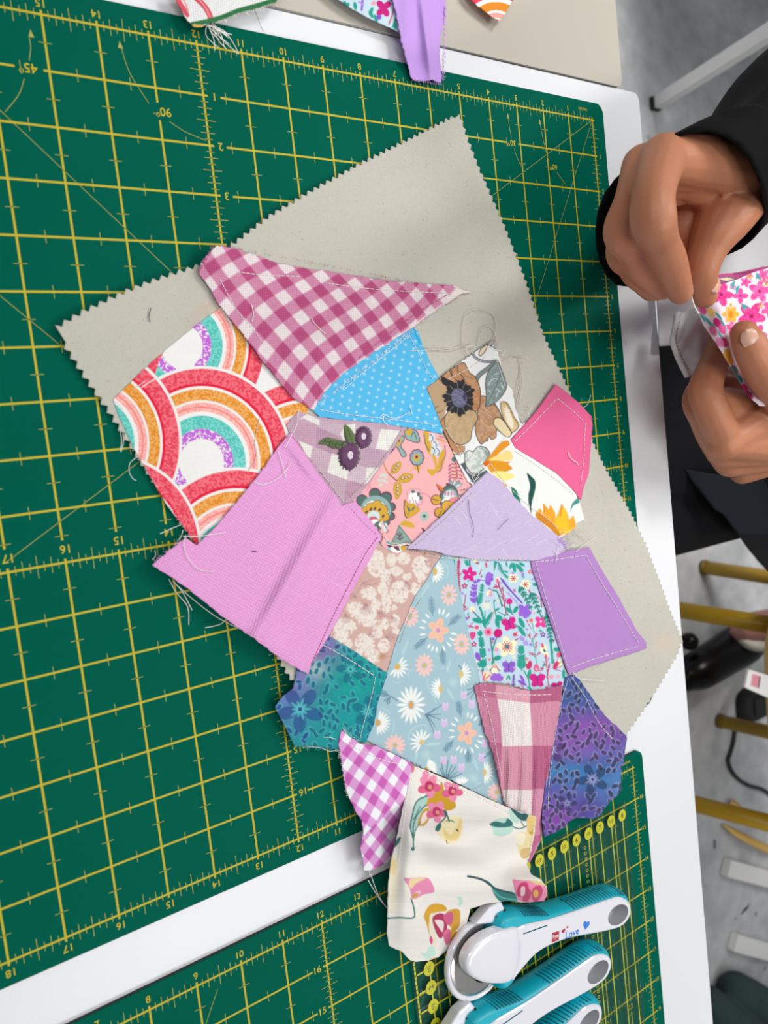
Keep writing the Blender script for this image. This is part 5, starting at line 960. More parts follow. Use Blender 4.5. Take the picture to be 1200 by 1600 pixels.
# bright pink and white gingham
ox, oy, s = 510, 1130, 6.667
G1 = polyfit2([(ox + a / s, oy + b / s, i, j) for (a, b), i, j in [((340, 240), 0, 0), ((440, 350), 1, 0), ((570, 470), 2, 0), ((700, 580), 3, 0), ((815, 700), 4, 0), ((230, 160), -1, 0), ((215, 445), 0, 1), ((330, 535), 1, 1), ((470, 650), 2, 1), ((625, 765), 3, 1), ((715, 885), 4, 1), ((240, 715), 1, 2), ((385, 845), 2, 2), ((545, 960), 3, 2), ((415, 1120), 3, 3), ((675, 335), 2, -1), ((805, 430), 3, -1)]], 2)
G2 = polyfit2([(ox + a / s, oy + b / s, i, j) for (a, b), i, j in [((585, 1050), 0, 0), ((680, 1165), 1, 0), ((455, 1220), 0, 1), ((555, 1345), 1, 1), ((445, 1500), 1, 2), ((330, 1390), 0, 2), ((490, 935), -1, 0), ((710, 880), 0, -1)]], 1)
def pink_gingham(k):
    check(k, G1, '#eef1f6', '#dd9fd6', '#c860b6'); P = [(ox + a / s, oy + b / s) for a, b in ((840, 640), (660, 900), (560, 990), (380, 1190), (300, 1300), (360, 1700), (800, 1700), (900, 700))]
    check(k, G2, '#eef1f6', '#dd9fd6', '#c860b6', np.nonzero(inside(k.x, k.y, P))[0]); k.mottle(0.05, 1.2)
zh = lay(3.2, lambda x, y: gauss(x, y, 575, 1270, 40, 70, 20, 0.010) + gauss(x, y, 600, 1275, 3.5, 50, 40, 0.002))
PGIN = cloth('bright_pink_gingham_patch', jag([(533, 1141), (545, 1150), (562, 1162), (590, 1166), (615, 1178), (644, 1193), (641, 1212), (636, 1235), (630, 1255), (622, 1290), (616, 1325), (610, 1345), (595, 1353), (580, 1360), (569, 1360), (566, 1340), (563, 1325), (568, 1300), (566, 1284), (555, 1266), (545, 1245), (540, 1232), (537, 1210), (533, 1185), (529, 1162)], 4, 0.5, 61),
     zh, CM, QUILT, step=1.0, paint=pink_gingham, base='#dd9fd6', label='bright pink and white gingham wedge')
stitches(PGIN, [(540, 1160), (565, 1173), (600, 1188), (620, 1193), (638, 1200)], zh); fray(PGIN, (530, 1165), (545, 1250), zh, 40, 4, 180, 'thread_white', seed=62); fray(PGIN, (536, 1142), (560, 1160), zh, 24, 5, -70, 'thread_white', seed=63)
threads(PGIN, [[(578, 1368), (578, 1355), (590, 1347), (605, 1346), (632, 1347)], [(575, 1375), (590, 1400), (604, 1418)], [(579, 1366), (592, 1400), (606, 1420)]], lambda x, y: 0.004 + 0 * x, r=0.00025)

# cream floral hanging over the edge of the mats
def cream_floral(k):
    k.view(590, 1190, 4.2857); PK = '#e58aab'; DP = '#b8325f'; MU = '#c99a2a'; GR = '#2f6f6b'; MN = '#b9dccf'; BU = '#e9d9a6'
    P = lambda pts, c, **q: k.poly(pts, c, smooth=True, **q)
    P([(225, 35), (245, 25), (245, 60), (228, 75)], '#d97a98')
    P([(260, 280), (330, 235), (400, 190), (430, 130), (450, 200), (500, 240), (525, 300), (470, 330), (420, 300), (340, 300), (290, 300)], MU); P([(265, 420), (290, 340), (340, 310), (345, 380), (310, 430)], MU); P([(285, 415), (300, 360), (330, 330), (335, 375), (310, 410)], '#f0dcd8')
    for cx, cy, R in ((345, 165, 72), (500, 195, 66), (395, 335, 66)):
        for q in range(5): a = math.radians(72 * q - 60); k.ell(cx + math.cos(a) * R * 0.6, cy + math.sin(a) * R * 0.62, R * 0.52, R * 0.40, math.degrees(a), '#d9628a' if q % 2 else PK)
        k.ell(cx, cy, R * 0.42, R * 0.5, 0, DP); k.ell(cx + 6, cy + 4, R * 0.2, R * 0.2, 0, '#dd8aa5'); k.ell(cx + 10, cy + 12, R * 0.12, R * 0.13, 0, MU)
    P([(300, 70), (330, 60), (350, 95), (310, 120)], PK)
    P([(330, 230), (330, 280), (300, 300), (255, 330), (250, 280), (290, 250)], MU); P([(325, 230), (270, 250), (240, 320), (220, 420), (235, 510), (250, 480), (270, 400), (300, 330), (335, 260)], '#a9cfc6'); k.line([(330, 230), (260, 270), (230, 370), (220, 440), (238, 520), (242, 590)], 9, GR); k.line([(325, 290), (270, 350), (240, 430), (240, 520)], 8, GR); k.line([(285, 300), (240, 390)], 6, GR); k.line([(290, 400), (250, 470), (240, 560)], 7, GR); k.ell(236, 585, 12, 14, 0, GR)
    P([(395, 455), (430, 400), (470, 375), (555, 370), (568, 430), (545, 520), (480, 550), (420, 510)], '#efe3b6'); P([(440, 450), (490, 490), (530, 430), (560, 380), (560, 470), (530, 520), (460, 520)], '#e3cc8a', soft=2); k.line([(445, 330), (455, 370), (400, 430), (390, 460)], 10, GR); k.line([(455, 330), (480, 400)], 10, GR); k.line([(460, 400), (480, 390), (510, 405)], 6, GR); k.line([(530, 455), (538, 465)], 9, '#333333'); k.line([(462, 530), (465, 545)], 7, '#333333'); k.ell(410, 440, 14, 30, 20, GR)
    P([(750, 420), (800, 385), (880, 380), (905, 420), (900, 470), (840, 500), (780, 490), (770, 450)], MN); P([(750, 420), (790, 400), (850, 410), (870, 380), (905, 410), (890, 435), (800, 440)], '#2f7370'); k.line([(905, 435), (950, 450), (1000, 430)], 8, GR); P([(880, 310), (940, 330), (950, 400), (930, 415), (890, 380)], MN); P([(885, 305), (960, 345), (1010, 345), (1000, 390), (960, 395), (925, 360)], '#2b5c60'); k.line([(960, 400), (985, 440)], 7, GR); k.line([(970, 370), (1010, 410)], 8, '#2b5c60')
    P([(1010, 360), (1065, 370), (1045, 490), (1020, 590), (960, 640), (930, 540), (940, 480), (1000, 460)], BU); P([(960, 590), (1020, 580), (1010, 640), (965, 645)], '#d3b57c'); P([(1000, 380), (1055, 375), (1040, 470), (1005, 470)], '#ddc27e'); k.ell(1030, 478, 14, 12, 0, MU); P([(940, 480), (990, 490), (970, 560), (930, 540)], '#f1e8cf')
    P([(105, 580), (130, 520), (155, 505), (140, 550)], GR); k.poly([(100, 610), (130, 640), (140, 900), (110, 1000), (75, 1010), (75, 800)], '#e6dcbc', soft=6, a=0.8); P([(90, 640), (130, 690), (110, 760), (80, 720)], '#dccb96', soft=3)
    P([(175, 785), (215, 780), (300, 775), (350, 790), (380, 870), (310, 890), (235, 920), (215, 850)], '#e08ab0'); P([(215, 790), (290, 775), (320, 780), (260, 815), (220, 850)], '#e8cfa0'); P([(235, 900), (260, 870), (290, 865), (280, 890), (240, 918)], '#e9b6d2'); P([(228, 915), (245, 885), (275, 885), (260, 905)], MU); k.line([(225, 920), (245, 990), (240, 1045), (150, 1045), (65, 1048)], 10, GR)
    P([(605, 765), (660, 775), (740, 800), (800, 850), (920, 880), (930, 940), (830, 940), (780, 890), (745, 820)], '#2f7f7a'); k.line([(605, 768), (700, 790), (790, 850), (910, 885)], 16, '#2f4f58', taper=0.4); k.line([(770, 860), (830, 910), (925, 925)], 9, '#63b3ab')
    P([(905, 790), (960, 795), (1050, 800), (1120, 830), (1135, 890), (1115, 935), (960, 938), (925, 890), (910, 830)], PK)
    for p in ([(950, 820), (1000, 810), (1010, 860), (970, 905), (930, 890)], [(1040, 850), (1090, 830), (1105, 880), (1070, 935), (1035, 920)], [(990, 850), (1030, 870), (1010, 930), (970, 930)]): P(p, '#c2406e')
    P([(960, 845), (985, 840), (985, 890), (960, 900)], '#f0c9d4'); k.ell(1060, 885, 18, 26, 0, '#e2a94a'); P([(1015, 795), (1090, 805), (1120, 830), (1050, 815)], '#e3cc8a')
    P([(530, 910), (560, 905), (570, 945), (540, 965), (545, 930)], MN); P([(310, 1030), (345, 965), (400, 950), (450, 965), (460, 1000), (380, 1015), (345, 1080), (350, 1170), (325, 1080)], '#d5a22e'); P([(460, 1010), (545, 990), (550, 1090), (520, 1130), (480, 1100)], '#cf9a34'); P([(490, 1120), (530, 1140), (515, 1190), (475, 1200)], '#d5a22e')
    P([(350, 1030), (380, 1020), (385, 1100), (400, 1200), (380, 1240), (350, 1120)], '#e6e0cd'); P([(370, 1040), (420, 1015), (460, 1040), (465, 1120), (440, 1170), (410, 1180), (375, 1100)], '#b03059'); P([(385, 1060), (440, 1070), (435, 1140), (410, 1110), (395, 1090)], '#ead9d6'); P([(440, 1030), (500, 1010), (500, 1080), (465, 1090)], '#c95a86'); P([(440, 1150), (480, 1120), (490, 1180), (460, 1230)], '#d96b95'); P([(355, 1165), (370, 1195), (362, 1225), (348, 1200)], '#d9447f')
    P([(285, 1275), (320, 1280), (345, 1240), (370, 1235), (390, 1290), (340, 1320), (310, 1310)], '#bfe0d4'); P([(350, 1320), (390, 1310), (400, 1325)], '#e3b06a')
    k.line([(150, 170), (160, 320), (120, 460)], 3, '#d6d6d2'); k.mottle(0.03, 1.3)
zc = lay(2.4, lambda x, y: sm(y, 1210, 1300) * 0.010 + gauss(x, y, 690, 1318, 70, 20, 14, 0.012) + gauss(x, y, 770, 1345, 60, 20, -12, -0.006) + gauss(x, y, 770, 1300, 40, 16, 10, 0.006) + gauss(x, y, 700, 1385, 80, 14, 0, 0.004) + gauss(x, y, 640, 1330, 10, 80, 4, 0.005) + gauss(x, y, 640, 1450, 24, 60, 10, 0.004) + gauss(x, y, 830, 1385, 30, 18, 10, 0.012)
         + gauss(x, y, 720, 1455, 24, 40, 30, -0.004) + 0.0004 * (fbm(x / 60, y / 7, 3, 2) - 0.5) - 0.006 * sm(y, 1425, 1500))
CREA = cloth('cream_floral_patch', jag([(644, 1196), (665, 1203), (690, 1214), (720, 1228), (760, 1247), (795, 1262), (825, 1273), (838, 1276), (836, 1300), (830, 1330), (823, 1350), (830, 1366), (845, 1374), (854, 1385), (855, 1398), (850, 1408), (820, 1410), (790, 1408), (760, 1412), (735, 1420), (730, 1440), (728, 1462), (722, 1472), (700, 1484), (685, 1496), (668, 1501), (650, 1503), (640, 1500), (628, 1487), (608, 1478), (605, 1460), (606, 1420), (607, 1380), (611, 1345), (620, 1310), (630, 1262), (638, 1225)], 5, 0.3, 71),
     zc, CM, QUILT, step=1.15, paint=cream_floral, base='#e9e6e0', label='cream patch printed with loose pink and mustard blossoms hanging below')
stitches(CREA, [(652, 1200), (690, 1222), (735, 1240), (790, 1268), (828, 1290)], zc, dash=3); stitches(CREA, [(640, 1215), (634, 1260), (628, 1305), (622, 1350)], zc, dash=3); stitches(CREA, [(834, 1290), (829, 1325), (824, 1345)], zc, dash=3)
# ================================================================ loose scraps at the far edge
SCR = 'fabric scraps lying at the far edge of the table'
def scrap_root(name, label, p): r = empty(name, tuple(U(p[0], p[1], 0.004))); tag(r, label, 'fabric scrap', SCR); return r
zs = lambda x, y: 0.0062 + 0.002 * fbm(x / 30, y / 30, 4, 2) - 0.003 * sm(y, 30, 110)
r = scrap_root('canvas_scrap', 'white canvas scrap with red strokes, green edge and long white fringe', (330, 10))
def canvas(k):
    k.view(260, 0, 5); k.line([(60, -60), (95, 20), (140, 80), (165, 120)], 62, '#e0586a', taper=0.5); k.line([(110, -40), (150, 30), (170, 90)], 14, '#f0a3a8'); k.line([(215, -30), (290, 40), (335, 110), (345, 150)], 44, '#dd5566'); k.line([(230, -30), (300, 50), (340, 130)], 10, '#eda0a4')
    k.line([(205, 190), (330, 165), (450, 130), (560, 85), (690, 50), (870, -5)], 40, '#2e7747'); k.line([(215, 200), (290, 208)], 24, '#ddb56a'); k.mottle(0.06, 1.0)
cloth('canvas_piece', jag([(262, -25), (275, 0), (285, 18), (293, 32), (303, 42), (316, 42), (325, 36), (345, 32), (380, 19), (412, 10), (430, 4), (450, -25)], 4, 0.5, 81), zs, GAUZE, r, step=1.1, paint=canvas, base='#eceeed')
for q in range(16):
    rr = np.random.default_rng(q); a = (322 + rr.uniform(-4, 10), 37 + rr.uniform(-3, 4)); e = (345 + rr.uniform(-14, 18), 66 + rr.uniform(-14, 14)); mid = ((a[0] + e[0]) / 2 + rr.normal(0, 4), (a[1] + e[1]) / 2 + rr.normal(0, 4))
    threads(r, [[a, mid, e]], lambda x, y: 0.003 - 0.0022 * sm(y, 45, 65), name='fringe_thread', r=0.0002)
threads(r, [[(338, 42), (352, 50), (366, 70), (373, 85)], [(330, 40), (345, 60), (365, 78), (372, 84)]], lambda x, y: 0.002 + 0 * x, name='fringe_thread', r=0.0002)
threads(r, [[(398, 16), (403, 28), (408, 42), (412, 49)]], lambda x, y: -0.002 + 0 * x, col='thread_dark', name='fringe_thread', r=0.00012)
fray(r, (330, 36), (420, 8), zs, 70, 4, 70, 'thread_white', seed=82)

r = scrap_root('floral_scrap', 'meadow floral scrap lying beside the lilac strip', (590, 10))
def floral_scrap(k):
    k.view(500, 0, 3.53); G = '#1f9c8c'
    for x, y, a in ((130, 5, 60), (160, 15, 120), (190, 10, 80), (270, 60, 60), (290, 40, 110), (300, 80, 70), (410, 120, 80)): k.petal(x, y, a, 46, 20, G)
    k.line([(235, 0), (230, 55)], 12, '#8b57cf'); k.line([(215, 10), (240, 25)], 10, '#a98be0'); 
    for a in (-40, -130, 60, 130): k.petal(350, 45, a, 52, 36, '#c5187b')
    k.line([(410, 40), (395, 90), (380, 135)], 7, '#c0425a'); k.ell(295, 18, 12, 12, 0, '#ef9ab0'); k.ell(325, 95, 14, 14, 0, '#8b57cf'); k.line([(420, 100), (400, 150)], 10, G)
cloth('floral_piece', jag([(500, -25), (530, 0), (546, 11), (560, 19), (580, 30), (600, 39), (612, 44), (626, 51), (622, 20), (615, -25)], 4, 0.3, 83), lambda x, y: 0.0055 + 0 * x, CM, r, step=1.1, paint=floral_scrap, base='#c5dbe8')

r = scrap_root('lilac_strip', 'plain lilac strip with a frayed side hanging over the table gap', (660, 40))
zst = lambda x, y: 0.0085 - 0.0055 * sm(y, 60, 120) + gauss(x, y, 668, 70, 5, 80, -8, 0.003) + 0.0005 * np.sin(x / 5)
cloth('lilac_piece', jag([(605, -25), (614, 0), (620, 25), (625, 51), (630, 75), (636, 96), (643, 122), (648, 126), (656, 127), (668, 126), (677, 125), (688, 130), (691, 120), (688, 100), (687, 85), (688, 60), (692, 40), (696, 20), (697, -25)], 3, 0.6, 84), zst, CM, r, step=1.2, paint=plain(0), base='#c39be4')
fray(r, (694, 10), (690, 125), zst, 120, 6, 10, 'thread_lilac', seed=85, spread=35); fray(r, (645, 124), (690, 130), zst, 40, 4, 80, 'thread_lilac', seed=86)

r = scrap_root('rainbow_scrap', 'small rainbow print corner lying on the cream table', (770, 10))
def rb(k):
    d = np.hypot(k.x - 758, (k.y + 25) * 1.0)
    d = np.hypot(k.x - 775, k.y - 50)
    for r0, r1, c in ((34, 47, '#e08a22'), (22, 30, '#f3a29a'), (18, 20, '#f07f7c'), (54, 64, '#e3405a'), (8, 14, '#4cc0b6')):
        i = np.nonzero((d > r0) & (d < r1))[0]; k.lay(i, np.ones(len(i)), c, None)
cloth('rainbow_piece', jag([(722, -25), (737, 0), (749, 11), (765, 23), (780, 34), (790, 20), (802, 0), (806, -25)], 4, 0.4, 87), lambda x, y: 0.0055 + 0 * x, CM, r, step=1.1, paint=rb, base='#eeeeec')

# ================================================================ clear quilting ruler
def acrylic():
    m = bpy.data.materials.new('clear_acrylic'); m.use_nodes = True; nt = m.node_tree; nt.nodes.clear(); L = nt.links.new
    out = nt.nodes.new('ShaderNodeOutputMaterial'); mix = nt.nodes.new('ShaderNodeMixShader'); tr = nt.nodes.new('ShaderNodeBsdfTransparent'); gl = nt.nodes.new('ShaderNodeBsdfGlossy'); fr = nt.nodes.new('ShaderNodeLayerWeight')
    tr.inputs[0].default_value = (0.93, 0.96, 0.95, 1); gl.inputs['Roughness'].default_value = 0.06; fr.inputs[0].default_value = 0.22
    mix.inputs[0].default_value = 0.06; L(tr.outputs[0], mix.inputs[1]); L(gl.outputs[0], mix.inputs[2]); L(mix.outputs[0], out.inputs[0]); return m
MATS['acrylic'] = acrylic(); pmat('ruler_yellow', '#c2c01c', 0.5); pmat('ruler_black', '#1d2018', 0.5)
RUL = empty('quilting_ruler', (-0.6024 + 18.4 * IN, -0.91784 + 12.5 * IN, T), -0.00144); tag(RUL, 'clear acrylic quilting ruler with yellow numbered lines under the rotary cutters', 'ruler')
RX, RY = 18.4, 12.5
def rl(mx, my): return ((mx - RX) * IN, (my - RY) * IN)
mb = MB(); a = rl(14.24, 8.0); b = rl(22.52, 16.13); mb.prism([a, (b[0], a[1]), b, (a[0], b[1])], 0.0004, 0.0028); mb.build('acrylic_plate', MATS['acrylic'], RUL, world=False)
zz = 0.0030; mb = MB(); dots = MB(); disc = MB(); num = MB()
for k in range(1, 17):
    mx = 14.24 + k * 0.5; mb.ribbon(rl(mx, 15.62), rl(mx, 8.1), 0.0009, zz)
    for q in range(48): dots.ribbon(rl(mx + 0.25, 15.5 - q * 0.125), rl(mx + 0.25, 15.46 - q * 0.125), 0.0006, zz)
    x, y = rl(mx, 15.8); disc.prism([(x + 0.0042 * math.cos(t), y + 0.0046 * math.sin(t)) for t in np.linspace(0, 2 * math.pi, 20, endpoint=False)], zz, zz + 0.00005)
    letter(num, str(k // 2) if k % 2 == 0 else '1/2', x, y, 0.0036 if k % 2 == 0 else 0.0024, zz + 0.0001, bold=0.02)
    my = 16.11 - k * 0.5; mb.ribbon(rl(14.3, my), rl(14.55, my), 0.0011, zz); mb.ribbon(rl(14.88, my), rl(16.6, my), 0.0011, zz)
    x, y = rl(14.72, my); disc.prism([(x + 0.0042 * math.cos(t), y + 0.0046 * math.sin(t)) for t in np.linspace(0, 2 * math.pi, 20, endpoint=False)], zz, zz + 0.00005)
    letter(num, str(k // 2) if k % 2 == 0 else '1/2', x, y, 0.0036 if k % 2 == 0 else 0.0024, zz + 0.0001, ang=math.pi / 2, bold=0.02)
mb.ribbon(rl(14.3, 16.05), rl(14.3, 8.1), 0.0012, zz); mb.ribbon(rl(14.3, 16.05), rl(18.4, 16.05), 0.0009, zz)
for q in range(64): dots.ribbon(rl(14.25, 16.0 - q * 0.125), rl(14.36, 16.0 - q * 0.125), 0.0005, zz + 0.00002)
for q in range(36):
    x, y = rl(20.55, 15.45 - q * 0.17); P = [(x + 0.0011 * math.cos(t), y + 0.0011 * math.sin(t)) for t in np.linspace(0, 2 * math.pi, 9)]
    for u, v in zip(P[:-1], P[1:]): mb.ribbon(u, v, 0.0004, zz)
mb.build('printed_lines', MATS['ruler_yellow'], RUL, world=False)['kind'] = 'stuff'; dots.build('printed_ticks', MATS['ruler_black'], RUL, world=False)['kind'] = 'stuff'
disc.build('printed_discs', MATS['ruler_yellow'], RUL, world=False)['kind'] = 'stuff'; num.build('printed_digits', MATS['ruler_black'], RUL, world=False)['kind'] = 'stuff'

# ================================================================ rotary cutters
pmat('plastic_white', '#e9eaf2', 0.12, coat=0.5); pmat('plastic_teal', '#0cb0c4', 0.35); pmat('rib_dark', '#0a5f70', 0.6); pmat('blade_steel', '#c9c7c4', 0.22, metal=1.0); pmat('plastic_grey', '#b9bbc0', 0.3)
pmat('print_red', '#b3203c', 0.4); pmat('print_blue', '#2f7fdc', 0.4); pmat('print_white', '#f5f3f3', 0.4)
mm = 0.001
def offset(P, d):
    P = np.asarray(P, float); t = np.roll(P, -1, 0) - np.roll(P, 1, 0); t /= np.linalg.norm(t, axis=1)[:, None]; n = np.stack([t[:, 1], -t[:, 0]], 1)
    A = 0.5 * np.sum(P[:, 0] * np.roll(P[:, 1], -1) - np.roll(P[:, 0], -1) * P[:, 1]); return P + n * d * (1 if A > 0 else -1)
def holed(outer, hole, z):
    """flat lid with a hole: vertices, triangles"""
    bm = bmesh.new(); E = []
    for L_ in (outer, hole):
        vs = [bm.verts.new((p[0], p[1], z)) for p in L_]; E += [bm.edges.new((vs[i], vs[(i + 1) % len(vs)])) for i in range(len(vs))]
    bmesh.ops.triangle_fill(bm, edges=E, use_beauty=True, normal=(0, 0, 1)); bm.verts.index_update()
    V = [tuple(v.co) for v in bm.verts]; Fc = [tuple(v.index for v in f.verts) for f in bm.faces]; bm.free(); return V, Fc
def loft(mb, rings):
    n = len(rings[0]); V = [p for r_ in rings for p in r_]; mb.add(V, [(i * n + k, i * n + (k + 1) % n, (i + 1) * n + (k + 1) % n, (i + 1) * n + k) for i in range(len(rings) - 1) for k in range(n)])
HOLE = [(122 + 11 * math.cos(t), 0 + 7.2 * math.sin(t)) for t in np.linspace(0, 2 * math.pi, 28, endpoint=False)]
def make_cutter():
    r = empty('rotary_cutter', (0, 0, 0))
    BO = cr([(8, 21), (20, 23.5), (32, 21.5), (50, 17.5), (80, 16.5), (112, 17.3), (126, 16), (136, 10.5), (140.5, 2), (138, -7), (127, -12.8), (105, -12), (76, -9), (56, -9), (42, -11.5), (30, -18), (22, -25.5), (14, -27), (9, -20), (6, 0)][::-1], 4, True)
    mb = MB(); rings = [[(*(p * mm), z) for p in offset(BO, -i)] for z, i in ((0.0006, 3), (0.0035, 0.9), (0.009, 0), (0.015, 0.5), (0.019, 1.9), (0.0212, 3.6), (0.0216, 4.4))]
    loft(mb, rings); n = len(BO); mb.add(rings[0], [tuple(range(n - 1, -1, -1))]); V, Fc = holed([p[:2] for p in rings[-1]], [(x * mm, y * mm) for x, y in HOLE], 0.0216); mb.add(V, Fc)
    body = mb.build('handle', MATS['plastic_teal'], r, smooth=True, world=False); body.modifiers.new('n', 'WEIGHTED_NORMAL') if False else None
    PL = cr([(22, 13.6), (52, 12.4), (81, 12.4), (112, 13.0), (123, 12.3), (132.5, 7.4), (136.5, 1), (134.5, -5.4), (125.6, -9.5), (105, -8.4), (74, -4.9), (53, -5.2), (39.3, -8), (27, -15), (20, -19.6), (24, -9), (24.6, 2)][::-1], 4, True)
    mb = MB(); top = [(*(p * mm), 0.0232) for p in offset(PL, -0.9)]
    loft(mb, [[(*(p * mm), 0.0206) for p in PL], [(*(p * mm), 0.0224) for p in PL], top]); V, Fc = holed([p[:2] for p in top], [(x * mm, y * mm) for x, y in HOLE], 0.0232); mb.add(V, Fc)
    plate = mb.build('inlay_plate', MATS['plastic_white'], r, world=False)
    mb = MB(); loft(mb, [[(x * mm, y * mm, z) for x, y in HOLE] for z in (0.0233, 0.011)]); mb.add([(x * mm, y * mm, 0.011) for x, y in HOLE], [tuple(range(len(HOLE)))]); mb.build('hanging_hole', MATS['plastic_grey'], r, world=False)
    cx, cy = 0.0, -7.0
    circ = lambda R_, z, n=64: [((cx + R_ * math.cos(t)) * mm, (cy + R_ * math.sin(t)) * mm, z) for t in np.linspace(0, 2 * math.pi, n, endpoint=False)]
    mb = MB(); rg = [circ(22.5, 0.003), circ(25, 0.0036), circ(26.2, 0.006), circ(25.8, 0.0085), circ(24.6, 0.0098), circ(23.2, 0.0094), circ(22.6, 0.0082)]; loft(mb, rg); mb.add(rg[0], [tuple(range(63, -1, -1))]); mb.add(rg[-1], [tuple(range(64))]); mb.build('blade_guard', MATS['plastic_white'], r, smooth=True, world=False)
    mb = MB(); rg = [circ(22.4, 0.0084), circ(22.3, 0.0088), circ(20.6, 0.0092), circ(3, 0.0092)]; loft(mb, rg); mb.add(rg[-1], [tuple(range(64))]); mb.build('round_blade', MATS['blade_steel'], r, world=False)
    mb = MB(); rg = [circ(11, 0.0092, 32), circ(11, 0.0165, 32)]; loft(mb, rg); mb.build('axle', MATS['rubber_black'], r, smooth=True, world=False)
    CAP = cr([(22, 13.6), (12, 15.4), (1.6, 15.7), (-9.1, 14.2), (-17.6, 9.7), (-21.4, 2.8), (-18.8, -5.2), (-9.6, -12.3), (4, -17.8), (19, -19.8), (24, -9), (24.6, 2)][::-1], 5, True); c0 = CAP.mean(0)
    lev = ((1.0, 0.0150), (1.005, 0.0190), (0.99, 0.0218), (0.95, 0.0233), (0.86, 0.0239), (0.55, 0.0242), (0.25, 0.0243)); rg = [[(*((c0 + (p - c0) * s_) * mm), z) for p in CAP] for s_, z in lev]
    mb = MB(); loft(mb, rg); n = len(CAP); mb.add(rg[0], [tuple(range(n - 1, -1, -1))]); mb.add(rg[-1], [tuple(range(n))]); mb.build('blade_cap', MATS['plastic_white'], r, smooth=True, world=False)
    mb = MB(); V = [(x * mm, y * mm, z) for z in (0.004, 0.014) for x, y in ((-8, 19), (10, 16), (18, 22), (14, 29), (4, 27))]; mb.add(V, [(4, 3, 2, 1, 0), (5, 6, 7, 8, 9)] + [(i, (i + 1) % 5, 5 + (i + 1) % 5, 5 + i) for i in range(5)]); bevel(mb.build('guard_arm', MATS['plastic_white'], r, world=False), 0.0015, 3)
    mb = MB(); mb.box((0.0135, 0.0195, 0.0145), (0.009, 0.006, 0.002), 0.3); mb.build('release_slot', MATS['rubber_black'], r, world=False)
    TX = np.array([(20, 23.5), (32, 21.5), (50, 17.5), (80, 16.5), (112, 17.3), (126, 16), (134, 11)]); ytop = lambda x: float(np.interp(x, TX[:, 0], TX[:, 1]))
    def rib(x, y_, sg):
        m_ = MB(); m_.tube([((x - 1.5) * mm, (y_ + 0.1 * sg) * mm, 0.0095), ((x - 0.4) * mm, (y_ - 0.3 * sg) * mm, 0.0142), ((x + 0.8) * mm, (y_ - 1.7 * sg) * mm, 0.0187), ((x + 2.2) * mm, (y_ - 3.4 * sg) * mm, 0.0212)], 0.00045, 5); return m_.build('grip_rib', MATS['rib_dark'], body, world=False)
    for q in range(18): rib(75 + 3.1 * q, ytop(75 + 3.1 * q), 1)
    for q in range(9): rib(28 + 2.7 * q, ytop(28 + 2.7 * q), 1)
    mb = MB(); mb.box((0.038, 0.009, 0.0233), (0.022, 0.0007, 0.0003), 0.02); mb.build('slider_slit', MATS['rib_dark'], plate, world=False)
    z = 0.02335; a = 0.0
    mb = MB(); mb.box((0.0575, -0.0002, z), (0.0066, 0.0062, 0.0001)); mb.build('red_logo_box', MATS['print_red'], plate, world=False)
    mb = MB(); letter(mb, 'Prym', 0.0575, -0.0002, 0.0026, z + 0.0001, bold=0.03, sx=0.72); mb.build('logo_lettering', MATS['print_white'], plate, world=False)
    mb = MB(); letter(mb, 'Love', 0.0742, -0.0016, 0.0050, z, ang=0.04, bold=0.015, sx=1.0); mb.build('blue_lettering', MATS['print_blue'], plate, world=False)
    def heart(x, y, s_, rot, mat, nm):
        P = [(16 * math.sin(t) ** 3, 13 * math.cos(t) - 5 * math.cos(2 * t) - 2 * math.cos(3 * t) - math.cos(4 * t)) for t in np.linspace(0, 2 * math.pi, 26, endpoint=False)][::-1]; m_ = MB(); ca, sa = math.cos(rot), math.sin(rot)
        m_.add([((x + (ca * p[0] - sa * p[1]) * s_ / 16) * mm, (y + (sa * p[0] + ca * p[1]) * s_ / 16) * mm, z) for p in P], [tuple(range(26))]); m_.build(nm, MATS[mat], plate, world=False)
    heart(88.0, 0.6, 3.4, -0.25, 'print_blue', 'blue_heart'); heart(65.2, 1.8, 1.8, 0.3, 'print_red', 'red_heart'); heart(69.0, 3.4, 1.0, -0.3, 'print_red', 'red_heart')
    return r
def copy_tree(o, parent=None):
    if parent is not None and o.name.split('.')[0] in ('red_logo_box', 'logo_lettering', 'blue_lettering', 'blue_heart', 'red_heart'): return None
    c = o.copy(); COL.objects.link(c); c.parent = parent
    for ch in list(o.children): copy_tree(ch, c)
    return c
CUT = make_cutter()
ztp = 0.023
p0, p1 = U(768.3, 1496.7, ztp), U(966, 1429.3, ztp); ang1 = math.atan2(p1[1] - p0[1], p1[0] - p0[0]); CUT.location = (p0[0], p0[1], T + 0.0031); CUT.rotation_euler = (0, 0, ang1); CUT.scale = (1, 1, 0.86)
q0, q1 = U(820, 1561.7, ztp), U(923, 1492.5, ztp); ang2 = math.atan2(q1[1] - q0[1], q1[0] - q0[0])
def cutter_at(hole_px, ang, label, src=None, dz=0.0031):
    h_ = U(hole_px[0], hole_px[1], ztp); o = copy_tree(CUT); o.rotation_euler = (0, 0, ang); o.location = (h_[0] - 0.122 * math.cos(ang), h_[1] - 0.122 * math.sin(ang), T + dz); tag(o, label, 'rotary cutter', 'rotary cutters with teal grips'); return o
tag(CUT, 'teal and white rotary cutter lying nearest the cream floral patch, fully in view', 'rotary cutter', 'rotary cutters with teal grips')
cutter_at((934.5, 1518.7), ang2, 'teal and white rotary cutter second down, its blade cut off by the frame')
cutter_at((920, 1598), ang2 + 0.15, 'teal and white rotary cutter third down, only grip end in view')
cutter_at((934, 1684), ang2 + 0.34, 'rotary cutter at the bottom edge showing only a teal sliver')
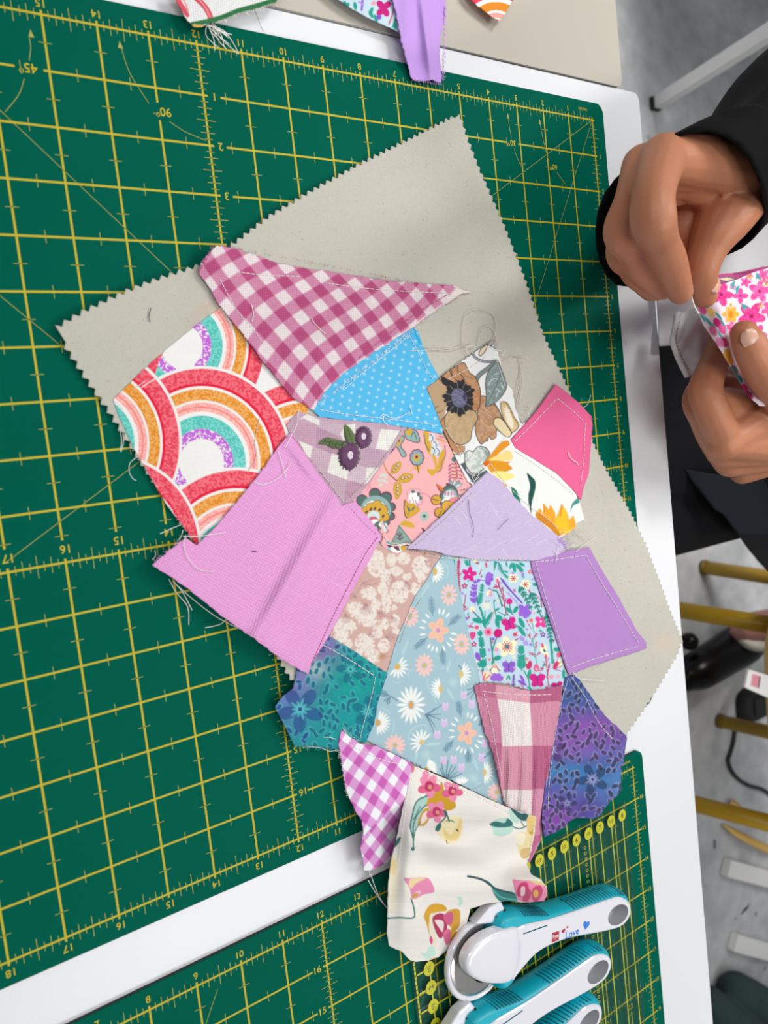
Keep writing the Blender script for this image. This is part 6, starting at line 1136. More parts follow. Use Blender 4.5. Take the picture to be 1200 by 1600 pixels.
# ================================================================ the person sewing at the table edge
pmat('skin', '#b87a5b', 0.48, noise=0.10, nscale=45, bump=0.12, bscale=700, sss=0.12, spec=0.4); pmat('nail', '#d2a48f', 0.3, spec=0.5); pmat('black_knit', '#08090b', 0.9, noise=0.2, nscale=80, bump=0.3, bscale=600, spec=0.15); pmat('black_cotton', '#0a0b0f', 0.85, bump=0.2, bscale=900, spec=0.2); pmat('navy_cotton', '#1d2027', 0.85, bump=0.2, bscale=900, spec=0.2); pmat('hair_dark', '#17110e', 0.5)
def orb(mb, c, r, n=12, m=8):
    V = []; Fc = []
    for i in range(m + 1):
        a = math.pi * i / m
        for k in range(n): b = 2 * math.pi * k / n; V.append((c[0] + r * math.sin(a) * math.cos(b), c[1] + r * math.sin(a) * math.sin(b), c[2] + r * math.cos(a)))
    for i in range(m):
        for k in range(n): Fc.append((i * n + k, (i + 1) * n + k, (i + 1) * n + (k + 1) % n, i * n + (k + 1) % n))
    mb.add(V, Fc)
def limb(mb, J, n=14):
    """tapering limb through joints (x,y,z,r) of the place"""
    J = np.array(J, float); C = cr(J, 6); mb.tube([tuple(c[:3]) for c in C], [max(0.002, c[3]) for c in C], n)
    for j in (C[0], C[-1]): orb(mb, j[:3], j[3] * 0.995, n, 8)
def pj(J): return [(*U(px, py, z), r) for px, py, z, r in J]
def grow(mb, name, mat, parent, voxel=0.0016, smooth=5, sub=0):
    """one continuous skin over everything collected in mb"""
    me = bpy.data.meshes.new('tmp'); me.from_pydata(mb.v, [], mb.f); o = bpy.data.objects.new('tmp', me); COL.objects.link(o)
    m = o.modifiers.new('r', 'REMESH'); m.mode = 'VOXEL'; m.voxel_size = voxel; m.use_smooth_shade = True
    s_ = o.modifiers.new('s', 'SMOOTH'); s_.factor = 0.5; s_.iterations = smooth
    bpy.context.view_layer.update(); dg = bpy.context.evaluated_depsgraph_get(); ne = bpy.data.meshes.new_from_object(o.evaluated_get(dg)); bpy.data.objects.remove(o); bpy.data.meshes.remove(me)
    ne.name = name; ne.polygons.foreach_set('use_smooth', [True] * len(ne.polygons)); return put(name, ne, mat, parent)
PER = empty('person', (0.55, -0.22, 0)); tag(PER, 'person in black at the table edge, both hands sewing a flowered pouch', 'person')
body = MB()
# right hand, pinching the thread
RW = (1168, 268, 0.102)
RI = [(1036, 246, 0.122, 0.0128), (1022, 298, 0.133, 0.0112), (1021, 345, 0.134, 0.0120), (1032, 376, 0.124, 0.0100), (1045, 408, 0.112, 0.0103), (1063, 456, 0.092, 0.0080)]
RM = [(1006, 260, 0.110, 0.0125), (988, 312, 0.114, 0.0098), (974, 362, 0.110, 0.0112), (986, 390, 0.101, 0.0088), (1004, 418, 0.091, 0.0098), (1036, 450, 0.078, 0.0078)]
RR = [(1000, 284, 0.094, 0.0115), (984, 342, 0.092, 0.0092), (973, 394, 0.084, 0.0102), (984, 416, 0.076, 0.0082), (998, 432, 0.070, 0.0090), (1024, 454, 0.062, 0.0072)]
RP = [(1002, 306, 0.078, 0.0105), (992, 366, 0.070, 0.0086), (986, 414, 0.061, 0.0088), (1000, 436, 0.058, 0.0080), (1016, 456, 0.053, 0.0066)]
RT = [(1160, 300, 0.100, 0.0200), (1130, 342, 0.104, 0.0175), (1106, 388, 0.098, 0.0125), (1096, 425, 0.092, 0.0108), (1101, 462, 0.082, 0.0085)]
for J in (RI, RM, RR, RP, RT): limb(body, pj(J))
for J, r0 in ((RI, 0.0165), (RM, 0.0160), (RR, 0.0150), (RP, 0.0140)):
    a = J[0]; limb(body, pj([(RW[0] - 8, RW[1] - 10, RW[2] + (a[2] - 0.1) * 0.5, 0.019), ((RW[0] + a[0]) / 2, (RW[1] + a[1]) / 2 - 6, (RW[2] + a[2]) / 2 + 0.004, r0), a]))
limb(body, pj([(1150, 285, 0.088, 0.017), (1085, 270, 0.098, 0.016), (1055, 262, 0.106, 0.014)])); limb(body, pj([(1140, 320, 0.098, 0.017), (1105, 300, 0.098, 0.012), (1072, 282, 0.104, 0.010)]))
limb(body, pj([(1120, 300, 0.082, 0.014), (1085, 320, 0.080, 0.014), (1066, 350, 0.080, 0.013), (1068, 378, 0.078, 0.011)]))
limb(body, [(*U(*RW[:2], RW[2]), 0.0255), (*U(1230, 225, 0.108), 0.024), (*U(1290, 175, 0.11), 0.024), (0.36, 0.06, T + 0.12, 0.028), (0.48, 0.06, T + 0.24, 0.032), (0.60, -0.06, T + 0.40, 0.045)])
# left hand, holding the pouch between thumb and forefinger
LW = (1262, 690, 0.048)
LI = [(1134, 690, 0.060, 0.0130), (1112, 640, 0.066, 0.0118), (1102, 608, 0.066, 0.0118), (1116, 566, 0.060, 0.0098), (1130, 520, 0.056, 0.0080)]
LM = [(1130, 704, 0.048, 0.0130), (1104, 655, 0.050, 0.0118), (1092, 622, 0.050, 0.0116), (1118, 590, 0.042, 0.0095), (1142, 592, 0.038, 0.0080)]
LR = [(1140, 722, 0.036, 0.0122), (1112, 680, 0.038, 0.0115), (1100, 640, 0.040, 0.0105), (1130, 615, 0.034, 0.0090), (1156, 622, 0.032, 0.0078)]
LP = [(1160, 736, 0.026, 0.0110), (1140, 700, 0.022, 0.0100), (1132, 668, 0.022, 0.0090), (1156, 650, 0.020, 0.0080), (1176, 658, 0.020, 0.0070)]
LT = [(1246, 655, 0.072, 0.0190), (1212, 608, 0.092, 0.0138), (1186, 570, 0.102, 0.0118), (1172, 540, 0.104, 0.0112), (1163, 522, 0.102, 0.0092)]
for J in (LI, LM, LR, LP, LT): limb(body, pj(J))
for J, r0 in ((LI, 0.0175), (LM, 0.0165), (LR, 0.0160), (LP, 0.0150)):
    a = J[0]; limb(body, pj([(LW[0], LW[1], LW[2] + (a[2] - 0.05) * 0.4, 0.020), ((LW[0] + a[0]) / 2, (LW[1] + a[1]) / 2, (LW[2] + a[2]) / 2 + 0.004, r0), a]))
limb(body, pj([(1130, 690, 0.060, 0.014), (1170, 660, 0.062, 0.018), (1220, 640, 0.066, 0.020)])); limb(body, pj([(1114, 630, 0.060, 0.012), (1150, 640, 0.056, 0.016), (1195, 655, 0.058, 0.020)])); limb(body, pj([(1140, 610, 0.052, 0.012), (1175, 630, 0.054, 0.014), (1215, 650, 0.06, 0.018)]))
limb(body, [(*U(*LW[:2], LW[2]), 0.026), (*U(1300, 715, 0.05), 0.026), (0.30, -0.345, T + 0.055, 0.028), (0.45, -0.415, T + 0.085, 0.020), (0.57, -0.42, T + 0.26, 0.024), (0.61, -0.36, T + 0.40, 0.045)])
# trunk, neck and head, beyond the frame
limb(body, [(0.66, -0.21, T - 0.14, 0.13), (0.68, -0.21, T + 0.05, 0.12), (0.68, -0.21, T + 0.25, 0.13), (0.66, -0.21, T + 0.38, 0.11), (0.64, -0.21, T + 0.47, 0.055), (0.615, -0.21, T + 0.53, 0.052)], 20)
limb(body, [(0.62, -0.06, T + 0.42, 0.06), (0.65, -0.21, T + 0.42, 0.09), (0.62, -0.36, T + 0.42, 0.06)])
limb(body, [(0.60, -0.21, T + 0.585, 0.062), (0.585, -0.21, T + 0.63, 0.078), (0.60, -0.21, T + 0.69, 0.082)], 18); limb(body, [(0.512, -0.21, T + 0.60, 0.012), (0.528, -0.21, T + 0.635, 0.010)])
for sy in (-1, 1): orb(body, (0.61, -0.21 + 0.079 * sy, T + 0.63), 0.018)
BODY = grow(body, 'body', MATS['skin'], PER, voxel=0.0016, smooth=2)
def nail(px, py, z, ang, L, wd, tilt, rad):
    c = U(px, py, z); mb = MB(); n = 12; a = math.radians(ang)
    ax = U(px + 10 * math.cos(a), py + 10 * math.sin(a), z) - c; ax /= np.linalg.norm(ax); view = CP - c; view /= np.linalg.norm(view); up = view * math.cos(tilt) + np.cross(ax, view) * math.sin(tilt); c = c + up * (rad - 0.0003); sd = np.cross(up, ax); sd /= np.linalg.norm(sd); up = np.cross(ax, sd)
    V = []; Fc = []
    for i in range(13):
        u = -1 + 2 * i / 12
        for k in range(n + 1):
            v = -1 + 2 * k / n; w_ = wd * math.sqrt(max(0, 1 - abs(u) ** 2.6)) + 1e-5; V.append(c + ax * u * L + sd * v * w_ + up * (0.0016 * (1 - v * v) - 0.0010 * u * u))
    for i in range(12):
        for k in range(n): Fc.append((i * (n + 1) + k, i * (n + 1) + k + 1, (i + 1) * (n + 1) + k + 1, (i + 1) * (n + 1) + k))
    mb.add(V, Fc); mb.build('fingernail', MATS['nail'], BODY, smooth=True)
nail(1166, 532, 0.1030, -115, 0.0070, 0.0054, 0.25, 0.0106); nail(1099, 448, 0.0862, 80, 0.0062, 0.0048, -0.85, 0.0098); nail(1058, 446, 0.0955, 68, 0.0058, 0.0044, 0.45, 0.0088)
# sleeves, jacket, trousers, hair
def ring_sleeve(name, rings):
    n = 40; RR_ = []
    for R_ in rings: C = cr(R_, 6, True); d = np.r_[0, np.cumsum(np.linalg.norm(np.diff(np.vstack([C, C[:1]]), axis=0), axis=1))]; s_ = np.linspace(0, d[-1], n, endpoint=False); CC = np.vstack([C, C[:1]]); RR_.append(np.stack([np.interp(s_, d, CC[:, k]) for k in range(3)], 1))
    R2 = cr(np.array(RR_).reshape(len(RR_), -1), 6).reshape(-1, n, 3)
    for i in range(len(R2)):
        k_ = np.arange(n); R2[i] += (0.0012 * np.sin(i * 0.9 + k_ * 0.5) * min(1, i / 4))[:, None] * np.array([0, 0, 1.0])
    mb = MB(); loft(mb, [list(map(tuple, r_)) for r_ in R2]); o = mb.build(name, MATS['black_knit'], PER, smooth=True); sl = o.modifiers.new('cloth_thickness', 'SOLIDIFY'); sl.thickness = 0.0022; sl.offset = 0; return o
R0 = np.array([U(a, b, z) for a, b, z in [(1046, 216, 0.128), (1085, 204, 0.138), (1125, 207, 0.144), (1165, 238, 0.146), (1191, 296, 0.136), (1192, 345, 0.108), (1160, 385, 0.078), (1105, 408, 0.058), (1040, 430, 0.046), (972, 448, 0.043), (942, 418, 0.043), (932, 372, 0.048), (938, 322, 0.056), (962, 282, 0.070), (1012, 240, 0.100)]])
def moved(R_, c, s_): m_ = R_.mean(0); return (R_ - m_) * s_ + np.array(c)
c1 = U(1165, 255, 0.105); c2 = U(1290, 175, 0.11)
n0 = sum(np.cross(R0[i] - R0.mean(0), R0[(i + 1) % len(R0)] - R0.mean(0)) for i in range(len(R0)))
def round_ring(c, d, r_):
    d = np.array(d, float); d /= np.linalg.norm(d); e1 = R0[0] - R0.mean(0); e1 = e1 - d * (e1 @ d); e1 /= np.linalg.norm(e1); e2 = np.cross(d, e1) * (1 if n0 @ (c2 - c1) > 0 else -1)
    return np.array([np.array(c) + r_ * (math.cos(t) * e1 + math.sin(t) * e2) for t in np.linspace(0, 2 * math.pi, 14, endpoint=False)])
s3, s4, s5 = np.array([0.36, 0.06, T + 0.12]), np.array([0.48, 0.06, T + 0.24]), np.array([0.60, -0.06, T + 0.40])
ring_sleeve('sleeve', [R0, moved(R0, U(1110, 290, 0.095), 0.92), moved(R0, c1, 0.80), round_ring(c2, s3 - c1, 0.058), round_ring(s3, s4 - c2, 0.056), round_ring(s4, s5 - s3, 0.060), round_ring(s5, s5 - s4, 0.082)])
circ3 = lambda c, r_, ax: np.array([np.array(c) + r_ * (math.cos(t) * np.array([0, 1, 0]) + math.sin(t) * np.array(ax)) for t in np.linspace(0, 2 * math.pi, 14, endpoint=False)])
ring_sleeve('sleeve', [circ3(U(1300, 715, 0.05), 0.045, (0.2, 0, 1)), circ3((0.30, -0.345, T + 0.055), 0.05, (0.2, 0, 1)), circ3((0.46, -0.42, T + 0.09), 0.066, (0.5, 0, 0.85)), circ3((0.57, -0.42, T + 0.26), 0.06, (0.85, 0, 0.3)), circ3((0.61, -0.36, T + 0.40), 0.075, (0.9, 0, 0.4))])
mb = MB(); limb(mb, [(0.68, -0.21, T - 0.20, 0.155), (0.69, -0.21, T + 0.05, 0.142), (0.69, -0.21, T + 0.25, 0.150), (0.67, -0.21, T + 0.37, 0.125), (0.655, -0.21, T + 0.43, 0.075)], 24); limb(mb, [(0.61, -0.06, T + 0.41, 0.075), (0.655, -0.21, T + 0.40, 0.11), (0.61, -0.36, T + 0.41, 0.075)], 16); grow(mb, 'jacket', MATS['black_knit'], PER, voxel=0.006, smooth=6)
mb = MB(); limb(mb, [(-0.02, -0.225, T - 0.20, 0.064), (0.25, -0.215, T - 0.20, 0.070), (0.70, -0.13, T - 0.20, 0.095)]); limb(mb, [(-0.02, -0.318, T - 0.20, 0.064), (0.25, -0.322, T - 0.20, 0.069), (0.70, -0.30, T - 0.20, 0.095)]); limb(mb, [(0.02, -0.27, T - 0.175, 0.055), (0.30, -0.268, T - 0.165, 0.058), (0.7, -0.21, T - 0.17, 0.09)])
for yy in (-0.225, -0.318): limb(mb, [(-0.02, yy, T - 0.205, 0.062), (-0.03, yy, 0.35, 0.055), (0.02, yy, 0.10, 0.05)])
grow(mb, 'trousers', MATS['black_cotton'], PER, voxel=0.005, smooth=6)
for yy in (-0.225, -0.318): limb_ = MB(); limb(limb_, [(0.05, yy, 0.05, 0.045), (-0.05, yy, 0.045, 0.043), (-0.14, yy, 0.036, 0.034)]); grow(limb_, 'shoe', MATS['rubber_black'], PER, voxel=0.004, smooth=3)
mb = MB(); limb(mb, [(0.66, -0.21, T + 0.60, 0.075), (0.64, -0.21, T + 0.68, 0.088), (0.615, -0.21, T + 0.725, 0.075)], 18); grow(mb, 'hair', MATS['hair_dark'], PER, voxel=0.005, smooth=4)
def flapz(x, y): return -0.112 + 0.010 * np.sin((x - 1070) / 34 - (y - 740) / 60) - 0.00012 * np.clip(x - 1120, 0, 200) - 0.0022 * np.clip(y - 835, 0, 200)
NAVY = cloth('jacket_flap', jag([(1071, 733), (1085, 755), (1102, 775), (1118, 796), (1132, 804), (1142, 818), (1160, 842), (1174, 862), (1200, 892), (1222, 905), (1255, 870), (1262, 740), (1200, 735), (1140, 745)], 8, 0.4, 91), flapz, MATS['navy_cotton'], PER, step=3.0, thick=0.002)

# ================================================================ the pouch being sewn
POU = empty('sewing_pouch', tuple(U(1150, 500, 0.03))); tag(POU, 'pouch of pink flowered cotton with white lining held in two hands', 'pouch')
pmat('lining_white', '#e3e3e6', 0.8, noise=0.03, nscale=200, bump=0.2, bscale=1500)
cloth('lining_panel', jag([(1027, 466), (1062, 462), (1098, 425), (1122, 398), (1150, 372), (1180, 350), (1235, 320), (1235, 470), (1150, 500), (1105, 520), (1070, 540), (1031, 541)], 6, 0.3, 92), lambda x, y: 0.004 + 0.014 * sm(x, 1080, 1160) + 0.002 * np.sin(x / 16 + y / 22), MATS['lining_white'], POU, step=2.5, thick=0.0008)
zfl = lambda x, y: 0.030 + 0.012 * sm(x, 1060, 1100) + gauss(x, y, 1075, 520, 6, 40, 30, 0.004)
z4 = zoomed(1020, 330, 5.517)
FLAP = cloth('lining_flap', jag(z4([(190, 900), (240, 880), (310, 855), (385, 825), (470, 960), (520, 1100), (430, 1330), (300, 1440), (250, 1350), (200, 1270), (158, 1140), (180, 990)]), 5, 0.3, 93), zfl, MATS['lining_white'], POU, step=2.0, thick=0.0008)
mb = MB(); H = np.array(z4([(230, 885), (205, 900), (200, 950), (182, 1040), (172, 1130), (205, 1230), (250, 1330), (300, 1425)])); H = cr(H, 6); mb.tube(U(H[:, 0], H[:, 1], zfl(H[:, 0], H[:, 1]) + 0.0012), 0.0021, 8); mb.build('rolled_hem', MATS['lining_white'], POU, smooth=True)
stitches(POU, z4([(238, 890), (232, 960), (205, 1060), (205, 1130), (240, 1230), (285, 1320), (320, 1390)]), lambda x, y: zfl(x, y) + 0.0006, col='thread_dark', dash=3, gap=2.5, wd=0.0003, name='hem_stitching')
def pouch_print(k):
    k.view(1020, 330, 5.517); MG = '#d81f7c'; PK = '#ef5fa6'; TE = '#3b9fa6'; YE = '#f0b43c'
    def fl(x, y, r_, c, rot=0, n=5):
        for q in range(n): k.petal(x, y, rot + 360 * q / n, r_, r_ * 0.62, c, col2='#f0489a', nz=2.2)
        k.ell(x, y, r_ * 0.13, r_ * 0.13, 0, '#8c1450')
    fl(590, 720, 105, MG, -70); fl(850, 905, 125, MG, -60); fl(920, 690, 100, '#ee6fb4', -80); fl(755, 730, 70, '#e04fa6', 180, 4); fl(1010, 850, 80, PK, 20); fl(900, 1060, 90, '#dd3c90', 80); fl(800, 610, 50, PK, 0); fl(950, 550, 60, PK, 30); fl(1080, 620, 80, MG, 0); fl(1080, 980, 90, PK, 10); fl(690, 1000, 70, '#e9a8d4', 40); fl(1000, 1200, 100, MG, 0); fl(690, 650, 30, PK)
    for q in range(6): k.petal(672, 890, 60 * q, 75, 48, YE)
    k.petal(672, 830, -90, 40, 26, YE); k.ell(672, 890, 20, 30, 0, '#e58a1a'); fl(835, 560, 34, YE); fl(930, 808, 34, '#f3c45a'); fl(985, 610, 60, '#f6dfa0')
    for x, y, a in ((760, 800, 30), (740, 950, 110), (890, 530, 60), (985, 510, 40), (960, 1050, 80), (985, 1100, 100), (1040, 760, 50), (700, 600, 100), (735, 640, 100)): k.petal(x, y, a, 75, 24, TE); k.petal(x + 15, y + 5, a + 45, 55, 18, TE)
    # foreshortened turned edge
    for x, y, a, c in ((410, 880, 60, TE), (440, 900, 55, '#5ab4b8'), (470, 930, 60, TE), (510, 960, 62, '#4aa7ae'), (540, 870, 50, TE), (580, 930, 60, '#2f8f98'), (600, 960, 65, TE), (560, 1030, 60, '#5ab4b8')): k.petal(x, y, a, 90, 22, c)
    for x, y, c in ((430, 850, PK), (500, 870, '#f3cf7a'), (555, 960, MG), (520, 1030, '#ee6fb4'), (600, 1020, '#e85aa4'), (620, 1130, MG), (580, 1130, '#ee8fc4'), (645, 1230, YE), (660, 1280, YE), (700, 1370, '#6a8f98'), (740, 1450, TE), (790, 1530, MG), (830, 1590, '#a81f66')): k.ell(x, y, 30, 46, -30, c)
    k.line([(640, 840), (630, 1000), (650, 1200)], 8, '#cfd3e2', a=0.6)
zpo = lambda x, y: 0.070 + 0.016 * sm(x, 1085, 1130) - 0.020 * sm(x, 1185, 1240) + 0.004 * np.sin((x + y) / 26) + gauss(x, y, 1100, 480, 10, 30, 30, 0.003)
cloth('flowered_outer', jag(z4([(345, 660), (362, 730), (372, 800), (410, 900), (450, 985), (520, 1085), (590, 1190), (660, 1310), (720, 1410), (790, 1520), (850, 1610), (930, 1680), (1200, 1680), (1200, 400), (1100, 450), (993, 490), (860, 530), (780, 565), (720, 590), (620, 625), (545, 640), (480, 560), (400, 600)]), 5, 0.3, 94), zpo, CM, POU, step=1.15, paint=pouch_print, base='#f2e3f0', thick=0.001)
cloth('inner_facing', jag(z4([(530, 640), (540, 545), (700, 530), (860, 500), (1000, 470), (1000, 495), (860, 535), (720, 595), (620, 630)]), 5, 0.3, 95), lambda x, y: zpo(x, y) - 0.003, CM, POU, step=1.3, thick=0.0006, base='#b0447e',
      paint=lambda k: (k.view(1020, 330, 5.517), k.poly([(560, 580), (640, 565), (710, 585), (640, 605)], '#dccfb0'), k.line([(560, 582), (640, 568), (715, 585)], 7, '#3a5560'), k.line([(560, 590), (640, 607), (715, 590)], 7, '#3a5560'), k.line([(700, 545), (860, 520)], 12, '#6a2c50'))[0])
threads(POU, [[(1085, 448), (1082, 455), (1081, 465), (1086, 480), (1092, 490)]], lambda x, y: 0.086 + 0 * x, r=0.0004, name='sewing_thread')
# ================================================================ things on the floor past the table
pmat('yellow_paint', '#b08a10', 0.4, noise=0.08, nscale=30); pmat('yellow_dark', '#6a5512', 0.5); pmat('plywood', '#c9a561', 0.55, noise=0.12, nscale=40); pmat('ankle_skin', '#c08a80', 0.5, sss=0.1); pmat('sock_white', '#dcd9d0', 0.9); pmat('patent_black', '#050506', 0.28, spec=0.25); pmat('cable_black', '#141516', 0.5); pmat('card_white', '#e6e4e2', 0.6); pmat('card_pink', '#d98d9b', 0.6); pmat('tan_ribbon', '#cda95c', 0.8, noise=0.1, nscale=30); pmat('green_cloth', '#253b37', 0.9, noise=0.25, nscale=25, bump=0.4, bscale=120)
ST = empty('stool', (0.985, -0.795, 0)); tag(ST, 'low stool with yellow tube legs and a plywood seat beside the black shoe', 'stool')
hs = 0.400
for (lx, ly) in ((0.79, -0.592), (1.172, -0.602), (0.79, -1.003), (1.188, -0.985)):
    mb = MB(); mb.tube([(lx, ly, 0.004), (lx + (0.985 - lx) * 0.12, ly + (-0.795 - ly) * 0.10, hs - 0.025)], 0.016, 14); lg = mb.build('leg', MATS['yellow_paint'], ST, smooth=True)
    mb = MB(); mb.tube([(lx, ly, 0.0005), (lx, ly, 0.012)], 0.0175, 14); mb.build('foot_cap', MATS['yellow_dark'], lg, smooth=True)
P = []
for t in np.linspace(0, 2 * math.pi, 48, endpoint=False):
    c, s_ = math.cos(t), math.sin(t); e = 0.42; P.append((0.973 + 0.218 * math.copysign(abs(c) ** e, c), -0.775 + 0.205 * math.copysign(abs(s_) ** e, s_)))
mb = MB(); mb.prism(P, hs - 0.015, hs); bevel(mb.build('seat', MATS['plywood'], ST), 0.004, 2)
PK_ = empty('thread_packet', (0, 0, 0)); tag(PK_, 'small white packet with a pink panel overhanging the stool seat', 'packet')
zc_ = hs + 0.004 - T; Q = [U(a, b, zc_)[:2] for a, b in ((1170, 1046), (1222, 1062), (1218, 1098), (1164, 1074))]; c_ = np.mean(Q, 0); PK_.location = (c_[0], c_[1], hs)
mb = MB(); mb.prism([tuple(q) for q in Q][::-1], hs + 0.0004, hs + 0.004); mb.build('card', MATS['card_white'], PK_)
Q2 = [U(a, b, zc_ + 0.0003)[:2] for a, b in ((1176, 1053), (1187, 1056), (1184, 1075), (1173, 1071))]; mb = MB(); mb.add([(*q, hs + 0.0043) for q in Q2], [(3, 2, 1, 0)]); mb.build('pink_panel', MATS['card_pink'], PK_)
Q3 = [U(a, b, zc_ + 0.0003)[:2] for a, b in ((1187, 1056.5), (1189, 1057), (1186, 1075.5), (1184, 1075))]; mb = MB(); mb.add([(*q, hs + 0.0043) for q in Q3], [(3, 2, 1, 0)]); mb.build('black_bar', MATS['rubber_black'], PK_)
# foot pedal of a sewing machine with its cable
a = U(1175, 1094, -T); FP = empty('foot_pedal', (a[0], a[1], 0)); tag(FP, 'black foot pedal on the floor behind the stool', 'foot pedal')
mb = MB(); P = [(a[0] + 0.075 * math.copysign(abs(math.cos(t)) ** 0.6, math.cos(t)), a[1] + 0.042 * math.copysign(abs(math.sin(t)) ** 0.6, math.sin(t))) for t in np.linspace(0, 2 * math.pi, 32, endpoint=False)]
loft(mb, [[(a[0] + (x - a[0]) * s_, a[1] + (y - a[1]) * s_, z) for x, y in P] for s_, z in ((1.0, 0.001), (1.02, 0.012), (0.96, 0.026), (0.86, 0.032))]); mb.add([(a[0] + (x - a[0]) * 0.86, a[1] + (y - a[1]) * 0.86, 0.032) for x, y in P], [tuple(range(32))]); fb = mb.build('pedal_body', MATS['rubber_black'], FP, smooth=True)
mb = MB(); mb.box((a[0], a[1], 0.034), (0.09, 0.045, 0.006)); bevel(mb.build('pedal_tread', MATS['cable_black'], FP), 0.002, 2)
cb = cr([(1180, 1108), (1165, 1114), (1154, 1122), (1149, 1140), (1146, 1160), (1141, 1178), (1138, 1188), (1143, 1204), (1155, 1218), (1172, 1228), (1190, 1233), (1206, 1243), (1230, 1262)], 6); mb = MB(); mb.tube([tuple(U(x, y, -T + 0.006)) for x, y in cb], 0.0048, 8); mb.build('cable', MATS['cable_black'], FP, smooth=True)
# somebody's foot
FO = empty('person', tuple(U(1125, 1010, -T))); tag(FO, 'bare ankle and black shoe of a seated person under the stool', 'person')
toe, heel = U(1082, 1046, -T + 0.03), U(1140, 1004, -T + 0.035); dv = (heel - toe) / np.linalg.norm(heel - toe); back = heel + dv * 0.045; ank = U(1186, 977, -T + 0.125)
mb = MB(); limb(mb, [(*toe[:2], 0.045, 0.030), (*((toe + heel) / 2)[:2], 0.06, 0.036), (*heel[:2], 0.075, 0.036), (*ank, 0.034), (*(ank + np.array([0.20, -0.01, 0.22])), 0.045), (*(ank + np.array([0.32, 0.0, 0.36])), 0.055)]); grow(mb, 'leg', MATS['ankle_skin'], FO, voxel=0.004, smooth=3)
mb = MB(); pt = toe - dv * 0.035
limb(mb, [(*pt[:2], 0.036, 0.034), (*toe[:2], 0.045, 0.045), (*((toe + heel) / 2)[:2], 0.055, 0.047), (*heel[:2], 0.065, 0.050), (*back[:2], 0.062, 0.046)], 18); limb(mb, [(*pt[:2], 0.016, 0.016), (*toe[:2], 0.018, 0.018), (*back[:2], 0.018, 0.018)]); orb(mb, (*U(1083, 1003, -T + 0.05)[:2], 0.04), 0.022); grow(mb, 'shoe', MATS['patent_black'], FO, voxel=0.004, smooth=14)
mb = MB(); sdir = (ank - np.array([*heel[:2], 0.08])); sdir /= np.linalg.norm(sdir); cc = np.array([*heel[:2], 0.08]) + sdir * 0.050; mb.tube([cc - sdir * 0.012, cc, cc + sdir * 0.008], [0.046, 0.0445, 0.040], 24); mb.build('sock', MATS['sock_white'], FO, smooth=True)
# tan ribbon curling under the stool
RB = empty('tan_ribbon', tuple(U(1170, 1275, -T))); tag(RB, 'curled tan ribbon on the floor by a yellow stool leg', 'ribbon')
def ribbon_strip(name, pts, wds, hs_):
    C = cr(np.array([(x, y, w_, h_) for (x, y), w_, h_ in zip(pts, wds, hs_)]), 8); V = []; Fc = []
    for i, c in enumerate(C):
        t = C[min(i + 1, len(C) - 1)][:2] - C[max(i - 1, 0)][:2]; t /= np.linalg.norm(t); n_ = np.array([-t[1], t[0]])
        for sg in (-1, 1): p = c[:2] + n_ * sg * c[2]; V.append(U(p[0], p[1], -T + c[3] + 0.004 * (sg + 1)))
    for i in range(len(C) - 1): Fc.append((2 * i, 2 * i + 1, 2 * i + 3, 2 * i + 2))
    mb = MB(); mb.add(V, Fc); o = mb.build(name, MATS['tan_ribbon'], RB, smooth=True); sl = o.modifiers.new('t', 'SOLIDIFY'); sl.thickness = 0.0015; sl.offset = 0
ribbon_strip('ribbon_loop', [(1143, 1252), (1152, 1260), (1164, 1272), (1185, 1278), (1205, 1282)], [4, 4.5, 2.5, 2, 2], [0.01, 0.02, 0.02, 0.015, 0.01]); ribbon_strip('ribbon_tail', [(1130, 1288), (1148, 1300), (1165, 1310), (1185, 1320), (1210, 1332)], [1, 4.5, 5.5, 6, 6], [0.004, 0.01, 0.02, 0.02, 0.01])
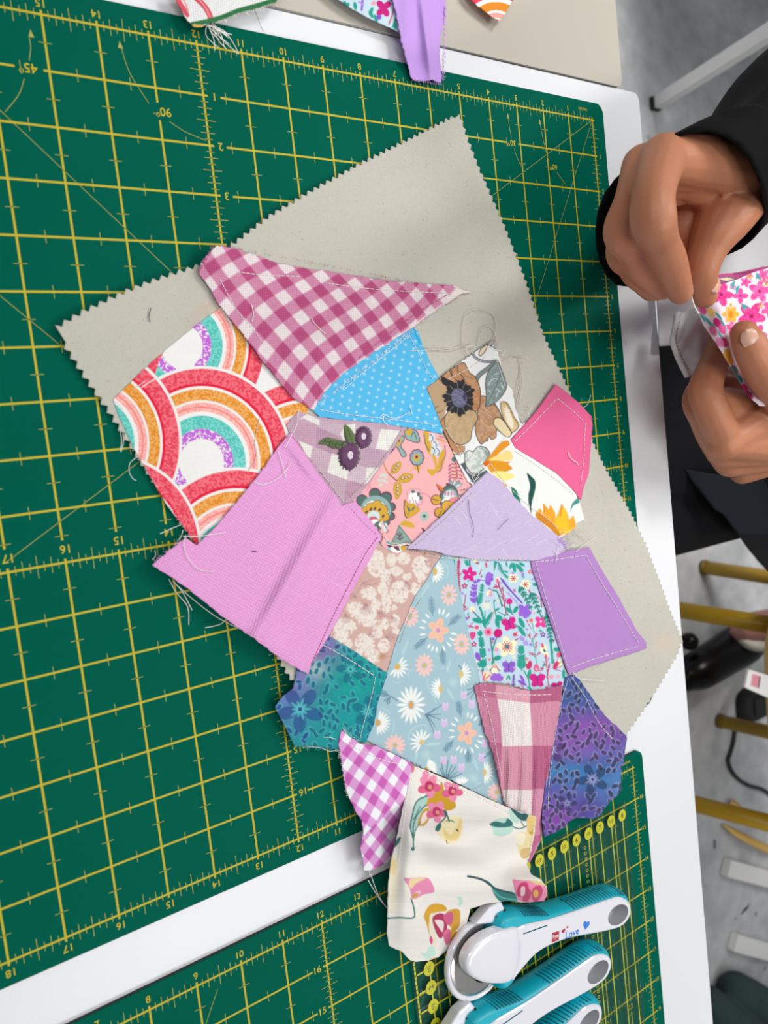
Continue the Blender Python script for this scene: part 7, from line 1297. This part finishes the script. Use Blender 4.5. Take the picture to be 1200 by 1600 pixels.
# white trestle feet
TR = empty('trestle', (1.4, -1.45, 0)); tag(TR, 'white painted trestle with two foot bars on the floor', 'trestle')
for px, py in ((1144, 1344), (1155, 1461)):
    a = U(px, py, -T + 0.024); dr = U(px + 56, py + 16, -T + 0.024) - a; rz = math.atan2(dr[1], dr[0]); L_ = 0.75; wd_ = 0.042; nn = np.array([math.sin(rz), -math.cos(rz)]); c = a[:2] + np.array([math.cos(rz), math.sin(rz)]) * L_ / 2 + nn * wd_ / 2
    mb = MB(); mb.box((c[0], c[1], 0.0125), (L_, wd_, 0.024), rz); bevel(mb.build('foot_bar', MATS['white_paint'], TR), 0.003, 2)
    mb = MB(); e = a[:2] + np.array([math.cos(rz), math.sin(rz)]) * 0.45 + nn * wd_ / 2; mb.box((e[0], e[1], 0.35), (0.05, 0.05, 0.62), rz); mb.build('post', MATS['white_paint'], TR)
e1 = U(1144, 1344, -T)[:2]; mb = MB(); mb.box((e1[0] + 0.42, e1[1] - 0.17, 0.68), (0.3, 0.5, 0.04)); mb.build('top_board', MATS['white_paint'], TR)
# dark green cloth heap
GC = empty('cloth_heap', tuple(U(1160, 1575, -T))); tag(GC, 'dark green rolled cloth heaped on the floor at the lower right corner', 'cloth')
mb = MB(); w3 = lambda x, y, z, r_: (*U(x, y, -T + z), r_)
limb(mb, [w3(1150, 1545, 0.045, 0.040), w3(1185, 1568, 0.05, 0.046), w3(1240, 1605, 0.05, 0.050)]); limb(mb, [w3(1108, 1560, 0.04, 0.03), w3(1130, 1585, 0.05, 0.042), w3(1175, 1625, 0.05, 0.05), w3(1230, 1680, 0.05, 0.05)]); limb(mb, [w3(1098, 1546, 0.012, 0.010), w3(1118, 1552, 0.012, 0.011)]); limb(mb, [w3(1085, 1600, 0.03, 0.03), w3(1140, 1640, 0.035, 0.035)]); limb(mb, [w3(1170, 1600, 0.02, 0.02), w3(1230, 1640, 0.02, 0.02)])
grow(mb, 'rolled_cloth', MATS['green_cloth'], GC, voxel=0.004, smooth=3)
# scuffs on the concrete
pmat('scuff_dark', '#4c4a49', 0.8)
SF = MB()
for pts in ([(1157, 1430), (1162, 1420), (1172, 1411), (1168, 1420), (1160, 1428)], [(1146, 1433), (1151, 1435), (1149, 1436)], [(1115, 1312), (1118, 1312), (1118, 1326), (1115, 1326)]):
    SF.add([(*U(x, y, -T)[:2], 0.0006) for x, y in pts], [tuple(range(len(pts)))])
sfo = SF.build('scuff_marks', MATS['scuff_dark'], fl); sfo['kind'] = 'stuff'
